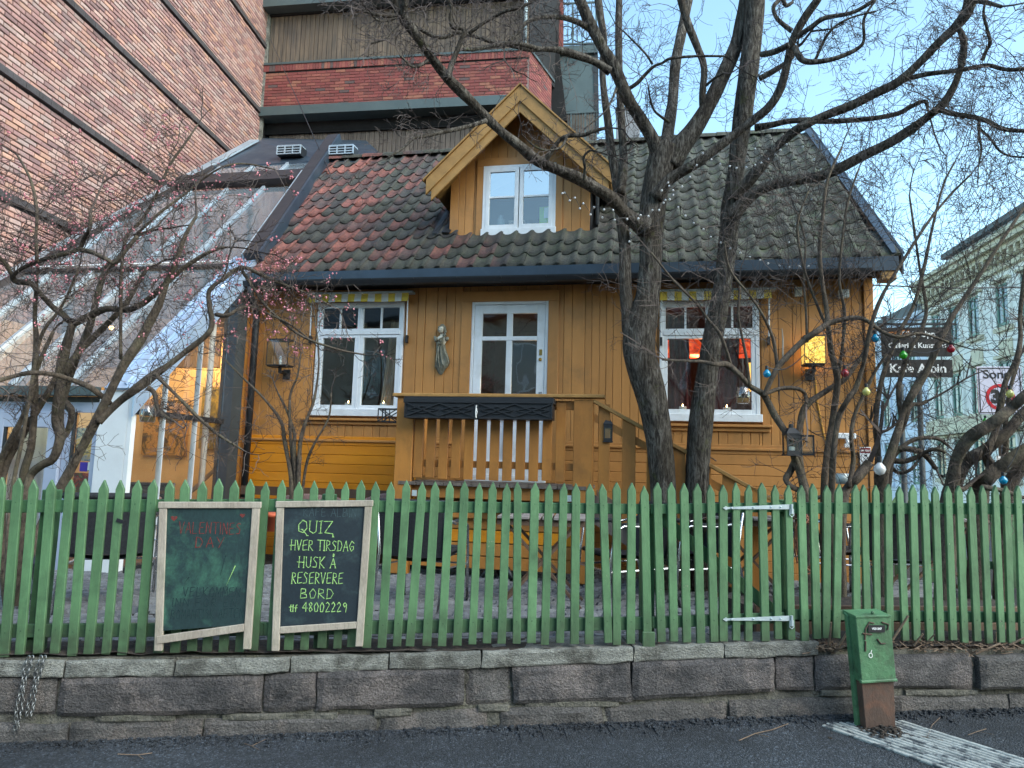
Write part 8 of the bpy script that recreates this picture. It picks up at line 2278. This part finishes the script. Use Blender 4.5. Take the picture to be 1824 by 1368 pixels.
lantern(66, 968, 1066, 5.15, 'black lantern with a pink candle standing behind the fence at far left', .10)
# jars hanging in the window and shrub
def jar(px, py0, py1, depth, label, mat):
    a, b = P3(px, py0, depth), P3(px, py1, depth); h = a.z - b.z; r = h * .42
    t = thing('glass_jar', label, 'jar', WF, tuple(b), 'glass jars hung on strings')
    MB().lathe([(r * .8, 0), (r, h * .1), (r, h * .75), (r * .75, h * .88), (r * .78, h)], tuple(b), 14).build('glass', MT['glass'], t, smooth=True)
    MB().lathe([(r * .85, .004), (r * .93, h * .3), (r * .5, h * .31)], tuple(b), 12).build('contents', mat, t)
    m = MB()
    for k in range(6):
        a_ = k * PI / 3; m.tube([(b.x + r * 1.02 * math.cos(a_), b.y + r * 1.02 * math.sin(a_), b.z), (b.x + r * 1.05 * math.cos(a_ + .5), b.y + r * 1.05 * math.sin(a_ + .5), b.z + h * .5), (b.x + r * .8 * math.cos(a_), b.y + r * .8 * math.sin(a_), b.z + h)], .0025, 4)
    m.tube([(b.x, b.y, b.z + h), (b.x, b.y, b.z + h + .25)], .002, 4)
    m.build('netting', MT['frame_wood'], t)
jar(1324, 690, 718, 6.0, 'netted glass jar hanging before the right window', mk('amber_sand', lin((176, 130, 60)), lin((140, 100, 50)), 20, rnd=0))
jar(262, 722, 752, 5.05, 'netted glass jar with dry moss hanging in the blossoming shrub', mk('dry_moss', lin((120, 84, 60)), lin((70, 84, 40)), 20, rnd=0))
# glass icicle ornaments in the shrub
for k, (x, y0, y1, lab) in enumerate(((1393, 585, 650, 'thin pale glass stick hanging left of the golden lantern'), (1386, 660, 715, 'twisted dark twig ornament hanging below the blue bulb'))):
    a, b = P3(x, y0, 5.5), P3(x + 2, y1, 5.5)
    m = MB(); m.tube([a, a.lerp(b, .3) + Vector((.004, 0, 0)), a.lerp(b, .7), b], [.003, .006, .007, .002], 6)
    solo(m, 'hanging_ornament', MT['twig2'] if k else MT['frame_wood'], lab, 'ornament')

# ------------------------------------------------------------------ terrace furniture
def chair_parts(name, label, loc, rz, group='black woven terrace chairs'):
    t = bpy.data.objects.new(name, None); COL.objects.link(t)
    t['label'] = label; t['category'] = 'chair'; t['group'] = group
    FR[t.name] = WF; OFF[t.name] = Vector((0, 0, 0))
    # seat faces -y (the sitter looks towards -y); back at +y
    m = MB(); rows = []
    for i in range(7):
        y = -.24 + .08 * i; rows.append([(-.25 + .5 * j / 6, y, .44 - .02 * math.sin(PI * j / 6) - .006 * i) for j in range(7)])
    m.rings(rows, closed=False); m.rings([[(x, y, z - .025) for x, y, z in r] for r in reversed(rows)], closed=False)
    m.tube([(-.25, -.25, .43), (.25, -.25, .43)], .02, 8); m.build('seat', MT['chair'], t, smooth=True)
    m = MB(); rows = []
    for i in range(9):
        f = i / 8; rows.append([((-.27 + .54 * j / 10) * (1 + .06 * f), .22 + .10 * f + .05 * (1 - ((j - 5) / 5) ** 2), .40 + .42 * f) for j in range(11)])
    m.rings(rows, closed=False); m.rings([[(x, y + .02, z) for x, y, z in r] for r in reversed(rows)], closed=False)
    top = rows[-1]; m.tube([(x, y + .01, z) for x, y, z in top], .024, 8); m.build('backrest', MT['chair'], t, smooth=True)
    for s in (-1, 1):
        m = MB(); m.tube([(s * .28, -.30, 0), (s * .285, -.27, .40), (s * .285, -.24, .62), (s * .29, -.16, .66), (s * .29, .10, .655), (s * .285, .30, .70)], .0125, 8)
        m.build('front_leg', MT['chrome'], t, smooth=True)
        m = MB(); m.tube([(s * .27, .38, 0), (s * .27, .27, .42), (s * .28, .33, .84)], .0125, 8); m.build('rear_leg', MT['chrome'], t, smooth=True)
        m = MB(); m.tube([(s * .285, -.16, .672), (s * .285, .10, .668)], .018, 8); m.build('armrest', MT['chair'], t, smooth=True)
    MB().tube([(-.28, -.28, .30), (.28, -.28, .30)], .009, 6).tube([(-.28, -.28, .30), (-.27, .30, .32)], .009, 6).tube([(.28, -.28, .30), (.27, .30, .32)], .009, 6).build('stretcher', MT['chrome'], t)
    t.location = loc; t.rotation_euler = (0, 0, rz)
    return t
def gp(px, py): 
    d = ray(px, py); k = (.505 - 1.6) / d.z; P = EYE + d * k; return P
c0 = chair_parts('terrace_chair', 'black woven chair seen from behind, just right of the right chalkboard', gp(752, 1075), PI - .25)
chs = [(190, 1075, PI + .35, 'black woven chair seen from behind, left of the green smeared chalkboard'), (1110, 1075, PI / 2 + .35 - PI, 'black woven chair turned sideways, its back to the thicker tree trunk'),
       (1235, 1070, -PI / 2 + .2, 'black woven chair behind the gate brace, beside the second trunk'), (1590, 1070, PI - .2, 'black woven chair behind the fence right of the green cabinet'),
       (1490, 1060, PI / 2, 'black woven chair in the shade left of the green cabinet'), (1075, 1000, .35, 'black woven chair against the house wall beside the porch stair'),
       (745, 990, .1, 'black woven chair standing under the porch front'), (232, 1010, .25, 'black woven chair facing the street close to the glasshouse')]
for x, y, rz, lab in chs:
    copy_tree(c0, gp(x, y), rz, lab)
def slat_table(px, py, rz, label, L=.72, W=.62):
    p = gp(px, py)
    t = bpy.data.objects.new('slatted_table', None); COL.objects.link(t); t['label'] = label; t['category'] = 'table'; t['group'] = 'slatted folding tables'
    FR[t.name] = WF; OFF[t.name] = Vector((0, 0, 0))
    for k in range(8):
        x = -L / 2 + k * L / 8
        MB().box(x + .004, x + L / 8 - .012, -W / 2, W / 2, .70, .722).build('slat', MT['tablewood'], t, bevel=.003)
    MB().box(-L / 2, L / 2, -W / 2 + .03, -W / 2 + .055, .65, .70).box(-L / 2, L / 2, W / 2 - .055, W / 2 - .03, .65, .70).build('apron', MT['brownwood'], t)
    for s in (-1, 1):
        for a, b in ((-1, 1), (1, -1)):
            MB().bar((a * L * .46, s * (W / 2 - .08) + .012 * a, 0), (b * L * .40, s * (W / 2 - .08) + .012 * a, .66), .022, .045, (0, 1, 0)).build('leg', MT['brownwood'], t)
    t.location = p; t.rotation_euler = (0, 0, rz)
    return t
slat_table(965, 1075, -.1, 'grey slatted folding table with brown crossed legs in front of the porch')
slat_table(1335, 1062, -.2, 'grey slatted folding table behind the gate hinges')
slat_table(1660, 1050, -.2, 'weathered folding table at the right end of the yard')
# cast-iron pedestal table by the porch
p = gp(893, 1030)
t = thing('pedestal_table', 'small round table on an ornate cast-iron foot before the porch boards', 'table', WF, tuple(p))
MB().lathe([(.02, .70), (.30, .70), (.30, .722), (.02, .722)], tuple(p), 20).build('tabletop', MT['brownwood'], t)
MB().lathe([(.03, .02), (.05, .06), (.055, .12), (.035, .2), (.045, .26), (.06, .28), (.035, .33), (.024, .5), (.03, .62), (.06, .69)], tuple(p), 12).build('column', MT['iron'], t, smooth=True)
m = MB()
for k in range(4):
    a = k * PI / 2 + .5; m.tube([(p.x + .03 * math.cos(a), p.y + .03 * math.sin(a), p.z + .16), (p.x + .12 * math.cos(a), p.y + .12 * math.sin(a), p.z + .12), (p.x + .22 * math.cos(a), p.y + .22 * math.sin(a), p.z + .02)], [.03, .022, .026], 8)
m.build('foot', MT['iron'], t, smooth=True)
# bench with woven throws along the wall
bn = thing('bench', 'long wooden bench along the yellow wall under the left window', 'bench', H, (-2.4, -.6, .5))
for k in range(3): MB().box(-3.1, -1.15, -.95 + k * .13, -.84 + k * .13, .92, .95).build('seat_slat', MT['brownwood'], bn)
for k in range(2): MB().box(-3.1, -1.15, -.50, -.47, 1.08 + k * .14, 1.18 + k * .14).build('back_slat', MT['brownwood'], bn)
for x in (-3.0, -1.3): MB().box(x, x + .06, -.95, -.5, .5, .92).build('leg', MT['brownwood'], bn)
def throw(pts, label):
    m = MB(); rows = []
    for f in range(9):
        row_ = []
        for i, (x, y) in enumerate(pts):
            u, z = H.at(x, y, -.55); 
            row_.append((u, -.62 + .03 * math.sin(i * 1.1) - .16 * math.sin(PI * f / 8) * .4 + f * .02, z - abs(f - 4) ** 2 * .018))
        rows.append(row_)
    m.rings(rows, closed=False); m.rings([[(x, y + .012, z - .012) for x, y, z in r] for r in reversed(rows)], closed=False)
    solo(m, 'woven_throw', MT['fabric'], label, 'blanket', H, group='pinkish grey woven throws', smooth=True)
throw([(484, 894), (496, 886), (515, 882), (540, 879), (565, 879), (590, 883), (606, 886), (618, 894)], 'pinkish grey woven throw over the bench back behind the right chalkboard')
throw([(648, 890), (662, 884), (676, 880), (690, 878), (703, 882), (712, 890)], 'short pinkish grey woven throw on the bench end by the porch post')
m = MB(); rows = []
for i in range(9):
    f = i / 8; rows.append([(-3.9 + .36 * f, -1.3 + .02 * j, 1.19 + .05 * math.sin(PI * f) - .03 * (j - 1) ** 2) for j in range(4)])
m.rings(rows, closed=False); solo(m, 'seat_cushion', MT['fabric'], 'pink woven cushion low inside the glasshouse side window', 'cushion', H, smooth=True)
# metal cup, terracotta pot
a = P3(1500, 862, 6.2); m = MB(); m.lathe([(.05, 0), (.06, .09), (.05, .09), (.045, .01)], tuple(a), 14)
solo(m, 'metal_bucket', MT['galv'], 'small metal bucket standing behind the fence near the house corner', 'bucket', smooth=True)
a = P3(484, 946, 5.6); m = MB(); m.lathe([(.05, 0), (.065, .11), (.075, .11), (.075, .14), (.06, .14)], tuple(a), 14)
solo(m, 'plant_pot', mk('terracotta', lin((200, 96, 60)), lin((180, 84, 54)), 9, rnd=0), 'orange plant pot glimpsed between the two chalkboards', 'plant pot', smooth=True)
# wooden edging planter on the right
(ua, za) = S.at(1400, 1075, .5)
pl = thing('planter_box', 'low brown plank planter behind the fence right of the gate', 'planter', S, (2.3, .5, .5))
for k in range(2): MB().box(1.75, 3.9, .42, .45, .52 + k * .11, .62 + k * .11).build('plank', MT['brownwood'], pl, bevel=.004)
MB().box(1.75, 3.9, .45, .95, .5, .70).build('soil', MT['soil'], pl)
# coiled hose near the planter
m = MB(); pts = []
c = P3(1440, 970, 5.3)
for k in range(70):
    a_ = k * .42; r = .10 + .004 * k / 7; pts.append((c.x + .5 * r * math.cos(a_), c.y + .04 * math.sin(a_ * .5) + k * .0006, c.z + 1.6 * r * math.sin(a_)))
m.tube(pts, .006, 5)
solo(m, 'garden_hose', mk('brown_hose', lin((140, 84, 60)), lin((120, 70, 50)), 9, rnd=0), 'loosely coiled brown hose hanging behind the fence right of the gate', 'hose')
# tape scraps on the pickets
for k, (x, y, lab) in enumerate(((213, 928, 'short black tape scrap on a left picket'),)):
    (u, z) = S.at(x, y, -.03); m = MB(); m.bar((u - .018, -.027, z + .006), (u + .018, -.027, z - .006), .02, .002, (0, 1, 0))
    solo(m, 'tape_scrap', MT['black'], 'short scrap of black tape stuck on a picket left of the first chalkboard', 'tape', S)
